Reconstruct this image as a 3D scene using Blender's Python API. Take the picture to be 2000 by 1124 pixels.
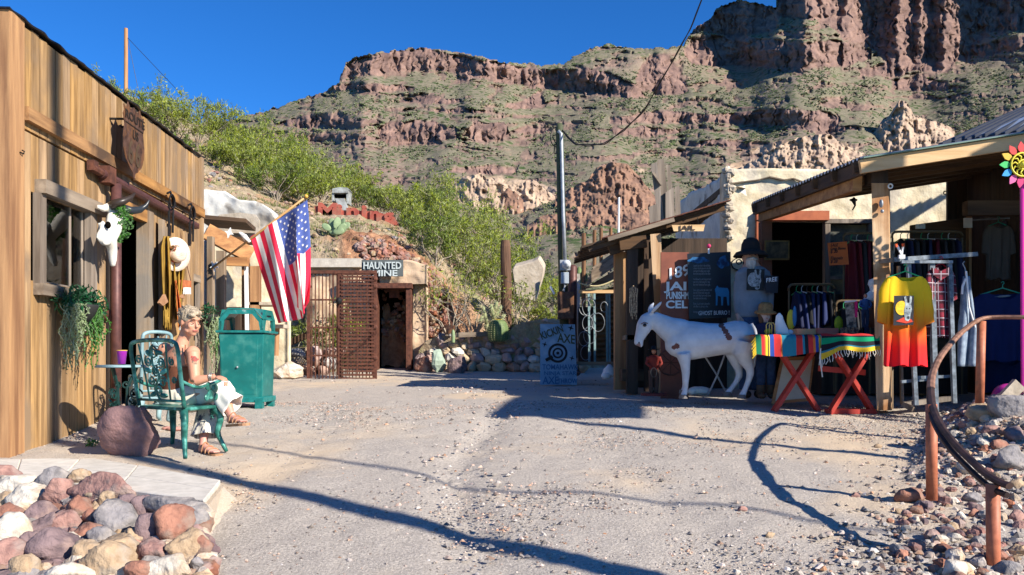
import bpy, math, random
import numpy as np
from mathutils import Vector, Matrix, noise as mnoise
R = math.radians
S = bpy.context.scene
for o in list(bpy.data.objects): bpy.data.objects.remove(o)
# ------------------------------------------------------------ camera, light
EYE = 1.5; F = 1600.0; HX = 1000.0; HY = 701.0     # focal length and horizon measured on a 2000 px wide picture
cd = bpy.data.cameras.new('camera'); cam = bpy.data.objects.new('camera', cd)
S.collection.objects.link(cam); S.camera = cam
cam.location = (0, 0, EYE); cam.rotation_euler = (R(90), 0, 0)
cd.lens = 36*F/2000; cd.sensor_width = 36; cd.shift_y = (HY-562)/2000; cd.clip_end = 5000; cd.clip_start = .05
SUN = Vector((1, -.72, .70)).normalized()          # towards the sun
w = bpy.data.worlds.new('World'); S.world = w; w.use_nodes = True
nt = w.node_tree; bg = nt.nodes['Background']
sky = nt.nodes.new('ShaderNodeTexSky'); sky.sky_type = 'NISHITA'; sky.sun_disc = False
sky.sun_elevation = math.asin(SUN.z); sky.sun_rotation = math.atan2(SUN.x, SUN.y)
sky.air_density = .9; sky.dust_density = 0; sky.ozone_density = 4; sky.altitude = 1500
hs = nt.nodes.new('ShaderNodeHueSaturation'); hs.inputs['Saturation'].default_value = 1.2; hs.inputs['Value'].default_value = 1.0
nt.links.new(sky.outputs[0], hs.inputs['Color']); tn = nt.nodes.new('ShaderNodeMix'); tn.data_type = 'RGBA'; tn.blend_type = 'MULTIPLY'; tn.inputs[0].default_value = 1; tn.inputs[7].default_value = (.56, 1.06, 1.44, 1)
nt.links.new(hs.outputs[0], tn.inputs[6]); nt.links.new(tn.outputs[2], bg.inputs[0]); bg.inputs[1].default_value = .07
sl = bpy.data.lights.new('sun', 'SUN'); sun = bpy.data.objects.new('sun', sl); S.collection.objects.link(sun)
sl.energy = 5.0; sl.angle = R(.5); sl.color = (1, .93, .82)
sun.rotation_euler = SUN.to_track_quat('Z', 'Y').to_euler()
S.view_settings.view_transform = 'Standard'; S.view_settings.look = 'None'; S.view_settings.gamma = 1; S.view_settings.exposure = .92
# ------------------------------------------------------------ helpers
rnd = random.Random(7)
def P(px, py, d): return Vector(((px-HX)/F*d, d, EYE-(py-HY)/F*d))
GE = np.array([[-20, 1.9], [0, 1.5], [4, 1.06], [5.5, .90], [6.8, .79], [7.6, .73], [9, .56], [11.3, .49], [12.5, .45], [15.7, .37], [18, .22], [21, .12], [26, 0], [45, -.4], [90, -2]])
def smooth(a, b, x): t = np.clip((x-a)/(b-a), 0, 1); return t*t*(3-2*t)
def G0(x, y):
    z = EYE-np.interp(y, GE[:, 0], GE[:, 1])
    ramp = .60*y-.75                                 # edge of the rubble bank on the right
    k = np.clip(x-ramp, 0, 4)*smooth(9.0, 7.9, y)*smooth(5.2, 7.0, y)
    return z+np.minimum(k*.5, .34)
def G(x, y): return float(G0(np.float64(x), np.float64(y)))
def GP(px, py):                                       # ground point under a pixel
    lo, hi = 1.0, 60.0
    for _ in range(50):
        d = (lo+hi)/2; p = P(px, py, d)
        if p.z > G(p.x, p.y): lo = d
        else: hi = d
    return P(px, py, d)
def FS(px, o=0): return F*(3.7-o)/(905-px)
def FW(s, o, z): return Vector((-3.7-.0594*s+o, s+.0594*o, z))   # frame of the wooden facade on the left
def FP(px, py, o=0):
    s = FS(px, o); p = FW(s, o, 0); return Vector((p.x, p.y, EYE-(py-HY)/F*p.y))
def wloc(o):
    v = Vector((0, 0, 0))
    while o is not None: v = v+o.location; o = o.parent
    return v
def tag(o, label=None, cat=None, group=None, kind=None):
    if label: o['label'] = label
    if cat: o['category'] = cat
    if group: o['group'] = group
    if kind: o['kind'] = kind
    return o
def thing(name, label, cat, loc, group=None):
    o = bpy.data.objects.new(name, None); S.collection.objects.link(o); o.location = loc
    o.empty_display_size = .1
    return tag(o, label, cat, group)
class MB:
    def __init__(s): s.v = []; s.f = []; s.m = []; s.mats = []
    def mi(s, m):
        if m is None: return 0
        if m not in s.mats: s.mats.append(m)
        return s.mats.index(m)
    def add(s, vs, fs, m=None):
        b = len(s.v); s.v += [tuple(v) for v in vs]; k = s.mi(m)
        for f in fs: s.f.append(tuple(b+i for i in f)); s.m.append(k)
        return s
    def hexa(s, p, m=None):                            # 8 corners: bottom loop, top loop
        return s.add(p, [(3, 2, 1, 0), (4, 5, 6, 7), (0, 1, 5, 4), (1, 2, 6, 5), (2, 3, 7, 6), (3, 0, 4, 7)], m)
    def box(s, c, size, rot=None, m=None):
        a, b, h = [q/2 for q in size]; c = Vector(c)
        p = [Vector(q) for q in ((-a, -b, -h), (a, -b, -h), (a, b, -h), (-a, b, -h), (-a, -b, h), (a, -b, h), (a, b, h), (-a, b, h))]
        if rot is not None: p = [rot @ q for q in p]
        return s.hexa([q+c for q in p], m)
    def span(s, a, b, m=None):
        a, b = Vector(a), Vector(b); return s.box((a+b)/2, [abs(q) for q in (b-a)], None, m)
    def bar(s, p0, p1, w, h, up=(0, 0, 1), m=None, tw=1, th=1):
        p0, p1 = Vector(p0), Vector(p1); d = (p1-p0).normalized(); u = Vector(up)
        if abs(d.dot(u)) > .98: u = Vector((0, 1, 0))
        a = d.cross(u).normalized()*w/2; b = a.cross(d).normalized()*h/2
        q = []
        for p, x, y in ((p0, 1, 1), (p1, tw, th)): q += [p-a*x-b*y, p+a*x-b*y, p+a*x+b*y, p-a*x+b*y]
        return s.hexa(q, m)
    def pbox(s, x0, y0, x1, y1, d, t, m=None):        # upright box whose near face spans the pixel rectangle at depth d
        a, b = P(x0, y1, d), P(x1, y0, d); return s.span(a, (b.x, d+t, b.z), m)
    def tube(s, pts, r, n=8, m=None, cap=True, flat=1.0):
        pts = [Vector(p) for p in pts]; k = len(pts)
        rr = r if hasattr(r, '__len__') else [r]*k
        vs = []; up = None
        for i, p in enumerate(pts):
            d = (pts[min(i+1, k-1)]-pts[max(i-1, 0)]).normalized()
            if up is None: up = Vector((0, 0, 1)) if abs(d.z) < .9 else Vector((0, 1, 0))
            a = d.cross(up)
            if a.length < 1e-4: a = d.cross(Vector((1, 0, 0)))
            a.normalize(); b = a.cross(d).normalized(); up = b
            for j in range(n):
                t = 2*math.pi*j/n; vs.append(p+a*math.cos(t)*rr[i]+b*math.sin(t)*rr[i]*flat)
        fs = [(i*n+j, i*n+(j+1) % n, (i+1)*n+(j+1) % n, (i+1)*n+j) for i in range(k-1) for j in range(n)]
        if cap: fs += [tuple(range(n-1, -1, -1)), tuple(range((k-1)*n, k*n))]
        return s.add(vs, fs, m)
    def loft(s, rings, m=None, cap=True):
        n = len(rings[0]); vs = [p for r in rings for p in r]; k = len(rings)
        fs = [(i*n+j, i*n+(j+1) % n, (i+1)*n+(j+1) % n, (i+1)*n+j) for i in range(k-1) for j in range(n)]
        if cap: fs += [tuple(range(n-1, -1, -1)), tuple(range((k-1)*n, k*n))]
        return s.add(vs, fs, m)
    def blob(s, c, rad, m=None, nu=12, nv=8, rot=None, jit=0, seed=0, cut=None):
        c = Vector(c); vs = []; rad = rad if hasattr(rad, '__len__') else (rad,)*3
        def q(th, ph):
            d = Vector((math.sin(th)*math.cos(ph), math.sin(th)*math.sin(ph), math.cos(th)))
            k = 1+jit*mnoise.noise(d*1.7+Vector((seed*3.1, seed*.7, seed)))+jit*.5*mnoise.noise(d*4+Vector((seed, 5, seed*2)))
            p = Vector((d.x*rad[0], d.y*rad[1], d.z*rad[2]))*k
            return (rot @ p if rot is not None else p)+c
        vs = [q(0, 0)]+[q(math.pi*i/nv, 2*math.pi*j/nu) for i in range(1, nv) for j in range(nu)]+[q(math.pi, 0)]
        fs = [(0, 1+j, 1+(j+1) % nu) for j in range(nu)]
        for i in range(nv-2):
            for j in range(nu): a = 1+i*nu+j; b = 1+i*nu+(j+1) % nu; fs.append((a, a+nu, b+nu, b))
        e = len(vs)-1; o = 1+(nv-2)*nu
        fs += [(o+j, e, o+(j+1) % nu) for j in range(nu)]
        return s.add(vs, fs, m)
    def lathe(s, c, prof, n=16, m=None, axis=None):
        c = Vector(c); rings = []
        for r, z in prof:
            ring = [Vector((r*math.cos(2*math.pi*j/n), r*math.sin(2*math.pi*j/n), z)) for j in range(n)]
            rings.append([(axis @ p if axis is not None else p)+c for p in ring])
        return s.loft(rings, m)
    def prism(s, poly, off, m=None):                  # planar polygon of 3-D points swept by vector off
        poly = [Vector(p) for p in poly]; off = Vector(off); n = len(poly)
        return s.add(poly+[p+off for p in poly], [tuple(range(n-1, -1, -1)), tuple(range(n, 2*n))]+[(i, (i+1) % n, n+(i+1) % n, n+i) for i in range(n)], m)
    def grid(s, fn, nu, nv, m=None, mf=None, close=False):
        vs = [fn(i/nu, j/nv) for j in range(nv+1) for i in range(nu+1)]
        b = len(s.v); s.v += [tuple(v) for v in vs]
        for j in range(nv):
            for i in range(nu):
                a = b+j*(nu+1)+i; s.f.append((a, a+1, a+nu+2, a+nu+1)); s.m.append(s.mi(mf(i, j) if mf else m))
        return s
    def leaves(s, c, rad, n, size, m=None, asp=.5, shell=.3, up=.3, rg=None):
        rg = rg or rnd; c = Vector(c); rad = rad if hasattr(rad, '__len__') else (rad,)*3
        for _ in range(n):
            d = Vector((rg.gauss(0, 1), rg.gauss(0, 1), rg.gauss(0, 1))).normalized()*(rg.uniform(shell, 1))
            p = c+Vector((d.x*rad[0], d.y*rad[1], d.z*rad[2]))
            a = Vector((rg.gauss(0, 1), rg.gauss(0, 1), rg.gauss(up, 1))).normalized()
            b = a.cross(Vector((rg.gauss(0, 1), rg.gauss(0, 1), rg.gauss(0, 1)))).normalized()
            k = size*rg.uniform(.6, 1.3); a *= k; b *= k*asp
            s.add([p-a*.5, p+b*.5, p+a*.5, p-b*.5], [(0, 1, 2, 3)], m)
        return s
    def build(s, name, mat=None, parent=None, sm=False, weld=False, bevel=0):
        me = bpy.data.meshes.new(name)
        v = [Vector(q) for q in s.v]
        if parent is not None: o0 = wloc(parent)
        else:
            a = np.array(s.v, dtype=float); o0 = Vector((float(a[:, 0].min()+a[:, 0].max())/2, float(a[:, 1].min()+a[:, 1].max())/2, float(a[:, 2].min())))
        me.from_pydata([q-o0 for q in v], [], s.f)
        mats = s.mats if s.mats else [mat]
        for m in mats: me.materials.append(m)
        if len(mats) > 1: me.polygons.foreach_set('material_index', s.m)
        if sm: me.polygons.foreach_set('use_smooth', [True]*len(me.polygons))
        me.update()
        o = bpy.data.objects.new(name, me); S.collection.objects.link(o)
        if parent is not None: o.parent = parent
        else: o.location = o0
        if bevel:
            b = o.modifiers.new('b', 'BEVEL'); b.width = bevel; b.segments = 1; b.limit_method = 'ANGLE'
        return o
def bake(o):                                           # apply modifiers
    dg = bpy.context.evaluated_depsgraph_get(); me = bpy.data.meshes.new_from_object(o.evaluated_get(dg))
    o.modifiers.clear(); o.data = me; return o
def fuse(o, vox, smooth_it=4, f=.6, sm=True):          # melt overlapping volumes into one continuous skin
    r = o.modifiers.new('r', 'REMESH'); r.mode = 'VOXEL'; r.voxel_size = vox; r.use_smooth_shade = sm
    if smooth_it: s = o.modifiers.new('s', 'SMOOTH'); s.iterations = smooth_it; s.factor = f
    return bake(o)
def lettering(txt, org, right, up, size, mat, parent, name='lettering', ext=.004, bold=0, sx=1.0, align='LEFT', shear=0, space=1.0, fitw=0):
    c = bpy.data.curves.new('t', 'FONT'); c.body = txt; c.size = size; c.extrude = ext; c.offset = bold; c.align_x = align; c.shear = shear; c.space_line = space; c.resolution_u = 3
    o = bpy.data.objects.new('t', c); S.collection.objects.link(o)
    dg = bpy.context.evaluated_depsgraph_get(); dg.update()
    me = bpy.data.meshes.new_from_object(o.evaluated_get(dg)); bpy.data.objects.remove(o)
    rt = Vector(right).normalized(); u = Vector(up).normalized(); nn = rt.cross(u)
    o0 = wloc(parent) if parent else Vector(org)
    if fitw: xs_ = [v.co.x for v in me.vertices]; sx = fitw/(max(xs_)-min(xs_))
    for v in me.vertices: q = v.co.copy(); v.co = Vector(org)+rt*q.x*sx+u*q.y+nn*q.z-o0
    me.materials.clear(); me.materials.append(mat); me.name = name
    ob = bpy.data.objects.new(name, me); S.collection.objects.link(ob)
    if parent: ob.parent = parent
    else: ob.location = o0
    return ob
def copy_tree(o, parent=None):
    c = o.copy(); S.collection.objects.link(c); c.parent = parent
    for ch in o.children: copy_tree(ch, c)
    return c
def rot(ax, deg): return Matrix.Rotation(R(deg), 3, ax)
def lerp(a, b, t): return a+(b-a)*t
# ------------------------------------------------------------ materials
def lin(c): return tuple((x/255/12.92 if x/255 <= .04045 else ((x/255+.055)/1.055)**2.4) for x in c)
def mat(name, c1, c2=None, scale=6, rough=.8, stretch=(1, 1, 1), bump=0, bscale=None, metal=0, island=0, det=6, contrast=(.35, .65), c3=None, s3=1.2, t3=(.5, .62), obj=True, emit=None, spec=.3):
    m = bpy.data.materials.new(name); m.use_nodes = True; N = m.node_tree.nodes; L = m.node_tree.links
    b = N['Principled BSDF']; b.inputs['Roughness'].default_value = rough; b.inputs['Metallic'].default_value = metal
    b.inputs['Specular IOR Level'].default_value = spec
    c2 = c2 or tuple(x*.8 for x in c1)
    tc = N.new('ShaderNodeTexCoord'); mp = N.new('ShaderNodeMapping'); mp.inputs['Scale'].default_value = stretch
    L.new(tc.outputs['Object'], mp.inputs[0])
    n = N.new('ShaderNodeTexNoise'); n.inputs['Scale'].default_value = scale; n.inputs['Detail'].default_value = det; n.inputs['Roughness'].default_value = .62
    L.new(mp.outputs[0], n.inputs[0])
    if island:
        g = N.new('ShaderNodeNewGeometry'); ad = N.new('ShaderNodeVectorMath'); ad.operation = 'MULTIPLY_ADD'
        cb = N.new('ShaderNodeCombineXYZ')
        for k in range(3): L.new(g.outputs['Random Per Island'], cb.inputs[k])
        ad.inputs[1].default_value = (13, 17, 11); L.new(cb.outputs[0], ad.inputs[0]); L.new(mp.outputs[0], ad.inputs[2]); L.new(ad.outputs[0], n.inputs[0])
    cr = N.new('ShaderNodeValToRGB'); cr.color_ramp.elements[0].position = contrast[0]; cr.color_ramp.elements[1].position = contrast[1]
    cr.color_ramp.elements[0].color = (*c2, 1); cr.color_ramp.elements[1].color = (*c1, 1); L.new(n.outputs[0], cr.inputs[0])
    out = cr.outputs[0]
    if c3:
        n3 = N.new('ShaderNodeTexNoise'); n3.inputs['Scale'].default_value = s3; n3.inputs['Detail'].default_value = 5; L.new(tc.outputs['Object'], n3.inputs[0])
        r3 = N.new('ShaderNodeMapRange'); r3.inputs[1].default_value = t3[0]; r3.inputs[2].default_value = t3[1]; L.new(n3.outputs[0], r3.inputs[0])
        mx = N.new('ShaderNodeMix'); mx.data_type = 'RGBA'; L.new(r3.outputs[0], mx.inputs[0]); L.new(out, mx.inputs[6]); mx.inputs[7].default_value = (*c3, 1); out = mx.outputs[2]
    if island:
        h = N.new('ShaderNodeHueSaturation'); mr = N.new('ShaderNodeMapRange'); mr.inputs[3].default_value = 1-island; mr.inputs[4].default_value = 1+island
        L.new(g.outputs['Random Per Island'], mr.inputs[0]); L.new(mr.outputs[0], h.inputs['Value']); L.new(out, h.inputs['Color'])
        fr = N.new('ShaderNodeMath'); fr.operation = 'MULTIPLY'; fr.inputs[1].default_value = 7.31; L.new(g.outputs['Random Per Island'], fr.inputs[0])
        f2 = N.new('ShaderNodeMath'); f2.operation = 'FRACT'; L.new(fr.outputs[0], f2.inputs[0]); m2 = N.new('ShaderNodeMapRange'); m2.inputs[3].default_value = 1-island*.8; m2.inputs[4].default_value = 1+island*.5
        L.new(f2.outputs[0], m2.inputs[0]); L.new(m2.outputs[0], h.inputs['Saturation']); out = h.outputs[0]
    L.new(out, b.inputs['Base Color'])
    if bump:
        bp = N.new('ShaderNodeBump'); bp.inputs['Strength'].default_value = bump; bp.inputs['Distance'].default_value = .02
        if bscale:
            nb = N.new('ShaderNodeTexNoise'); nb.inputs['Scale'].default_value = bscale; nb.inputs['Detail'].default_value = 5; L.new(mp.outputs[0], nb.inputs[0]); L.new(nb.outputs[0], bp.inputs['Height'])
        else: L.new(n.outputs[0], bp.inputs['Height'])
        L.new(bp.outputs[0], b.inputs['Normal'])
    return m
def wood(name, c1, c2, axis=2, island=.15, c3=None, sc=9, knots=True):
    st = [1.0]*3; st[axis] = .07
    return mat(name, c1, c2, scale=sc, stretch=st, rough=.75, bump=.5, island=island, contrast=(.36, .66), c3=c3, s3=1.6, t3=(.5, .62), det=10)
M = {}
M['pine_v'] = wood('pine_boards', (.46, .28, .125), (.17, .098, .042), 2, .18, c3=(.24, .155, .085), sc=12)
M['pine_h'] = wood('pine_rail', (.42, .22, .08), (.15, .07, .028), 1, .1, c3=(.08, .045, .025))
M['old_v'] = wood('weathered_timber', (.34, .25, .16), (.15, .10, .06), 2, .15, c3=(.2, .17, .14))
M['old_h'] = wood('weathered_lintel', (.3, .23, .16), (.13, .095, .065), 0, .15)
M['old_y'] = wood('weathered_beam', (.3, .23, .16), (.13, .095, .065), 1, .15)
M['grey_v'] = wood('grey_timber', (.27, .22, .175), (.11, .085, .065), 2, .2)
M['post_v'] = wood('porch_post_timber', (.62, .43, .25), (.36, .2, .09), 2, .1, c3=(.3, .13, .04))
M['fascia'] = wood('fascia_timber', (.68, .46, .24), (.48, .28, .11), 0, .08, c3=(.5, .33, .16))
M['orange_v'] = wood('orange_timber', (.43, .225, .085), (.20, .09, .035), 2, .15)
M['orange_h'] = wood('orange_beam', (.5, .24, .07), (.25, .1, .03), 0, .15)
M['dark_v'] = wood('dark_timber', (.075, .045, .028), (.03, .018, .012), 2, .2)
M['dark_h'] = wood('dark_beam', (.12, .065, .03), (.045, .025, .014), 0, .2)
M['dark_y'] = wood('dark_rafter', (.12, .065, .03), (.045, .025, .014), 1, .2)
M['tele'] = wood('pole_timber', (.25, .12, .05), (.1, .05, .025), 2, 0)
M['rust'] = mat('rusty_steel', (.17, .065, .04), (.07, .03, .022), scale=14, rough=.7, bump=.3, metal=.3)
M['rustp'] = mat('rusty_plate', (.15, .08, .055), (.05, .025, .018), scale=9, rough=.6, bump=.3, metal=.4, c3=(.2, .09, .04), s3=5)
M['pipe'] = mat('red_oxide_pipe', (.12, .05, .042), (.07, .03, .028), scale=12, rough=.5, metal=.2)
M['rail_orange'] = mat('orange_painted_pipe', (.52, .17, .085), (.33, .1, .05), scale=16, rough=.55, c3=(.2, .1, .06), s3=8, t3=(.58, .7))
M['black'] = mat('black_iron', (.018, .017, .017), rough=.5, metal=.3)
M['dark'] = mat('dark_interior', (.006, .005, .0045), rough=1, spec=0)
M['tin'] = mat('black_tin_edge', (.03, .03, .035), rough=.4, metal=.6)
M['white'] = mat('bone_white', (.78, .75, .68), (.6, .55, .46), scale=9, rough=.6)
M['whitep'] = mat('white_paint', (.8, .8, .78), (.7, .69, .66), scale=5, rough=.5)
M['adobe'] = mat('cream_plaster', (.72, .63, .45), (.52, .43, .28), scale=3.5, rough=.95, bump=.6, bscale=16, c3=(.46, .40, .31), s3=1.8, t3=(.54, .62), contrast=(.38, .62))
M['adobe_w'] = mat('whitewashed_plaster', (.66, .64, .58), (.48, .46, .42), scale=3, rough=.95, bump=.5, bscale=10, c3=(.3, .27, .23), s3=2.6, t3=(.55, .62))
M['conc'] = mat('concrete_rubble', (.5, .43, .34), (.33, .27, .2), scale=5, rough=.95, bump=.5, bscale=18)
M['mine'] = mat('mine_facade_plaster', (.62, .46, .32), (.42, .29, .18), scale=4, rough=.95, bump=.6, bscale=12, c3=(.45, .33, .22), s3=2)
M['concl'] = mat('pale_concrete_slab', (.55, .50, .42), (.4, .35, .29), scale=6, rough=.9, bump=.3, bscale=30)
M['slab'] = mat('paving_slab', (.66, .61, .53), (.52, .48, .41), scale=11, rough=.85, bump=.15, bscale=60, island=.06)
M['teal'] = mat('teal_paint', (.007, .15, .135), (.005, .105, .095), scale=3, rough=.35, c3=(.045, .2, .17), s3=9, t3=(.5, .75), spec=.5)
M['teal_e'] = mat('teal_worn_paint', (.015, .19, .18), (.008, .12, .11), scale=14, rough=.4, c3=(.3, .4, .38), s3=14, t3=(.62, .7))
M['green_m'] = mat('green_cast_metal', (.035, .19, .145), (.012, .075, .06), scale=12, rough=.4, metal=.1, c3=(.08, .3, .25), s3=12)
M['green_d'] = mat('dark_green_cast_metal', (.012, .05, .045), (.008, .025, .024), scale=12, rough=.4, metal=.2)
M['lblue_m'] = mat('pale_blue_cast_metal', (.25, .37, .39), (.15, .25, .27), scale=10, rough=.5)
M['purple'] = mat('purple_plastic', (.33, .02, .36), (.28, .015, .32), rough=.3, spec=.5)
M['skin'] = mat('warm_skin', (.56, .27, .17), (.47, .2, .125), scale=7, rough=.5)  # warm skin tone with slight mottling
M['skinp'] = mat('pale_pink_skin', (.62, .34, .27), (.55, .28, .2), scale=9, rough=.5)
M['hair'] = mat('ash_blonde_hair', (.55, .46, .34), (.16, .13, .1), scale=16, stretch=(1, 1, .3), rough=.6, bump=.6)
M['brown_top'] = mat('rust_brown_cloth', (.2, .07, .035), (.13, .045, .025), scale=10, rough=.8)
M['leather'] = mat('tan_leather', (.4, .22, .12), (.28, .14, .07), scale=14, rough=.6)
M['denim'] = mat('blue_denim', (.035, .07, .15), (.02, .04, .09), scale=20, rough=.9)
M['red'] = mat('red_paint', (.5, .055, .035), (.36, .035, .025), scale=9, rough=.6)
M['mred'] = mat('faded_red_paint', (.40, .10, .065), (.27, .055, .04), scale=4, rough=.8, c3=(.3, .12, .08), s3=3)
M['olive'] = mat('mustard_suede', (.34, .2, .03), (.2, .115, .018), scale=6, rough=.85)
M['galv'] = mat('galvanised_steel', (.36, .38, .40), (.24, .26, .28), scale=9, rough=.55, metal=.35)
M['glass'] = None
g = bpy.data.materials.new('window_glass'); g.use_nodes = True; N = g.node_tree.nodes; L = g.node_tree.links
tr = N.new('ShaderNodeBsdfTransparent'); tr.inputs[0].default_value = (.75, .8, .8, 1); gl = N.new('ShaderNodeBsdfGlossy'); gl.inputs['Roughness'].default_value = .02
fr = N.new('ShaderNodeFresnel'); fr.inputs[0].default_value = 1.6; mx = N.new('ShaderNodeMixShader')
L.new(fr.outputs[0], mx.inputs[0]); L.new(tr.outputs[0], mx.inputs[1]); L.new(gl.outputs[0], mx.inputs[2]); L.new(mx.outputs[0], N['Material Output'].inputs[0]); M['glass'] = g
def leafmat(name, c1, c2, isl=.35):
    m = mat(name, c1, c2, scale=3, rough=.55, island=isl)
    b = m.node_tree.nodes['Principled BSDF']; b.inputs['Subsurface Weight'].default_value = 0
    tl = m.node_tree.nodes.new('ShaderNodeBsdfTranslucent'); mx = m.node_tree.nodes.new('ShaderNodeMixShader'); mx.inputs[0].default_value = .3
    src = b.inputs['Base Color'].links[0].from_socket; m.node_tree.links.new(src, tl.inputs[0])
    m.node_tree.links.new(b.outputs[0], mx.inputs[1]); m.node_tree.links.new(tl.outputs[0], mx.inputs[2]); m.node_tree.links.new(mx.outputs[0], m.node_tree.nodes['Material Output'].inputs[0])
    return m
M['creo'] = leafmat('creosote_leaves', (.30, .33, .045), (.16, .21, .028))
M['creod'] = leafmat('dark_creosote_leaves', (.20, .25, .04), (.10, .15, .022))
M['succ'] = leafmat('succulent_leaves', (.10, .24, .05), (.04, .13, .025))
M['dgreen'] = leafmat('dark_green_leaves', (.02, .11, .04), (.008, .05, .02))
M['pale'] = leafmat('pale_trailing_strings', (.36, .42, .24), (.2, .27, .13))
M['mgreen'] = leafmat('mid_green_leaves', (.11, .26, .06), (.05, .15, .03))
M['twig'] = mat('dry_twigs', (.36, .31, .24), (.2, .16, .12), rough=.9)
M['cactus'] = mat('cactus_skin', (.16, .22, .08), (.09, .14, .05), scale=8, rough=.6)
M['spine'] = mat('cactus_spines', (.6, .55, .3), (.45, .4, .2), rough=.7)
def plain(name, c, rough=.7, **k): return mat(name, c, tuple(x*.85 for x in c), rough=rough, **k)
# ------------------------------------------------------------ numeric noise
def vnoise(x, y, seed=0):
    xi = np.floor(x).astype(np.int64); yi = np.floor(y).astype(np.int64); xf = x-xi; yf = y-yi
    def h(a, b):
        n = (a*374761393+b*668265263+seed*1442695041) & 0xffffffff
        n = ((n ^ (n >> 13))*1274126177) & 0xffffffff
        return ((n ^ (n >> 16)) & 0xffff)/65535.0
    u = xf*xf*(3-2*xf); v = yf*yf*(3-2*yf)
    return (h(xi, yi)*(1-u)+h(xi+1, yi)*u)*(1-v)+(h(xi, yi+1)*(1-u)+h(xi+1, yi+1)*u)*v-.5
def fbm(x, y, o=5, seed=0, g=.5):
    s = 0; a = 1.0; f = 1.0
    for k in range(o): s = s+a*vnoise(x*f+k*17.3, y*f+k*9.1, seed+k); a *= g; f *= 2.03
    return s
def ridge(x, y, o=4, seed=0):
    s = 0; a = 1.0; f = 1.0
    for k in range(o): s = s+a*(1-np.abs(vnoise(x*f+k*5.7, y*f+k*3.3, seed+k))*4); a *= .5; f *= 2.1
    return s*.5
def gridmesh(name, V, nx, ny, mt, attr=None, sm=True, label=None):
    me = bpy.data.meshes.new(name); i = np.arange(nx*ny).reshape(ny, nx)
    a = i[:-1, :-1].ravel(); b = i[:-1, 1:].ravel(); c = i[1:, 1:].ravel(); d = i[1:, :-1].ravel()
    q = np.stack([a, b, c, d], 1)
    me.vertices.add(nx*ny); me.vertices.foreach_set('co', V.reshape(-1).astype(np.float32))
    me.loops.add(q.size); me.loops.foreach_set('vertex_index', q.ravel().astype(np.int32))
    me.polygons.add(len(q)); me.polygons.foreach_set('loop_start', (np.arange(len(q))*4).astype(np.int32))
    me.polygons.foreach_set('use_smooth', np.full(len(q), sm)); me.update(calc_edges=True); me.validate()
    if attr is not None:
        for k, arr in attr.items(): at = me.attributes.new(k, 'FLOAT', 'POINT'); at.data.foreach_set('value', arr.ravel().astype(np.float32))
    me.materials.append(mt); o = bpy.data.objects.new(name, me); S.collection.objects.link(o); o['kind'] = 'structure'; return o
def soil(name, base, dark, tan, attrcol=None, sc=3, fine=60, bump=.6, bd=.02, rockc=None, rockc2=None, green=None, gs=30, patch=.35):
    m = bpy.data.materials.new(name); m.use_nodes = True; N = m.node_tree.nodes; L = m.node_tree.links; b = N['Principled BSDF']
    b.inputs['Roughness'].default_value = .95; b.inputs['Specular IOR Level'].default_value = .15
    tc = N.new('ShaderNodeTexCoord')
    def nz(s, d=6, r=.6):
        n = N.new('ShaderNodeTexNoise'); n.inputs['Scale'].default_value = s; n.inputs['Detail'].default_value = d; n.inputs['Roughness'].default_value = r; L.new(tc.outputs['Object'], n.inputs[0]); return n.outputs[0]
    def mr(s, a, c): n = N.new('ShaderNodeMapRange'); n.inputs[1].default_value = a; n.inputs[2].default_value = c; L.new(s, n.inputs[0]); return n.outputs[0]
    def mixc(f, a, c):
        n = N.new('ShaderNodeMix'); n.data_type = 'RGBA'; L.new(f, n.inputs[0])
        for k, q in ((6, a), (7, c)):
            if isinstance(q, tuple): n.inputs[k].default_value = (*q, 1)
            else: L.new(q, n.inputs[k])
        return n.outputs[2]
    col = mixc(mr(nz(fine, 4, .75), .34, .66), dark, base)
    col = mixc(mr(nz(sc, 5), .5, .5+patch), col, tan)
    if green:
        vo = N.new('ShaderNodeTexVoronoi'); vo.inputs['Scale'].default_value = gs; L.new(tc.outputs['Object'], vo.inputs[0])
        k = N.new('ShaderNodeMath'); k.operation = 'LESS_THAN'; k.inputs[1].default_value = .38; L.new(vo.outputs['Distance'], k.inputs[0])
        gg = N.new('ShaderNodeMath'); gg.operation = 'MULTIPLY'; L.new(k.outputs[0], gg.inputs[0]); L.new(mr(nz(gs*.09, 4), .40, .56), gg.inputs[1])
        col = mixc(gg.outputs[0], col, green)
    if rockc:
        at = N.new('ShaderNodeAttribute'); at.attribute_name = 'rock'
        rc = mixc(mr(nz(fine*.35, 8, .7), .38, .64), rockc2, rockc)
        at2 = N.new('ShaderNodeAttribute'); at2.attribute_name = 'pale'; rc = mixc(at2.outputs['Fac'], rc, (.42, .31, .22)); 
        col = mixc(at2.outputs['Fac'], col, mixc(mr(nz(sc, 5), .4, .6), (.30, .25, .17), (.36, .24, .155)))
        col = mixc(at.outputs['Fac'], col, rc)
    L.new(col, b.inputs['Base Color'])
    bp = N.new('ShaderNodeBump'); bp.inputs['Strength'].default_value = bump; bp.inputs['Distance'].default_value = bd; L.new(nz(fine, 5, .7), bp.inputs['Height']); L.new(bp.outputs[0], b.inputs['Normal'])
    return m
M['gravel'] = soil('pale_gravel', (.555, .49, .42), (.27, .24, .21), (.57, .45, .32), sc=.45, fine=60, bump=1, bd=.012, patch=.16)
M['hill'] = soil('hillside_gravel', (.42, .33, .225), (.26, .19, .12), (.24, .25, .10), sc=1.1, fine=9, bump=1, bd=.08, rockc=(.46, .25, .14), rockc2=(.24, .11, .06), patch=.2)
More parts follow.
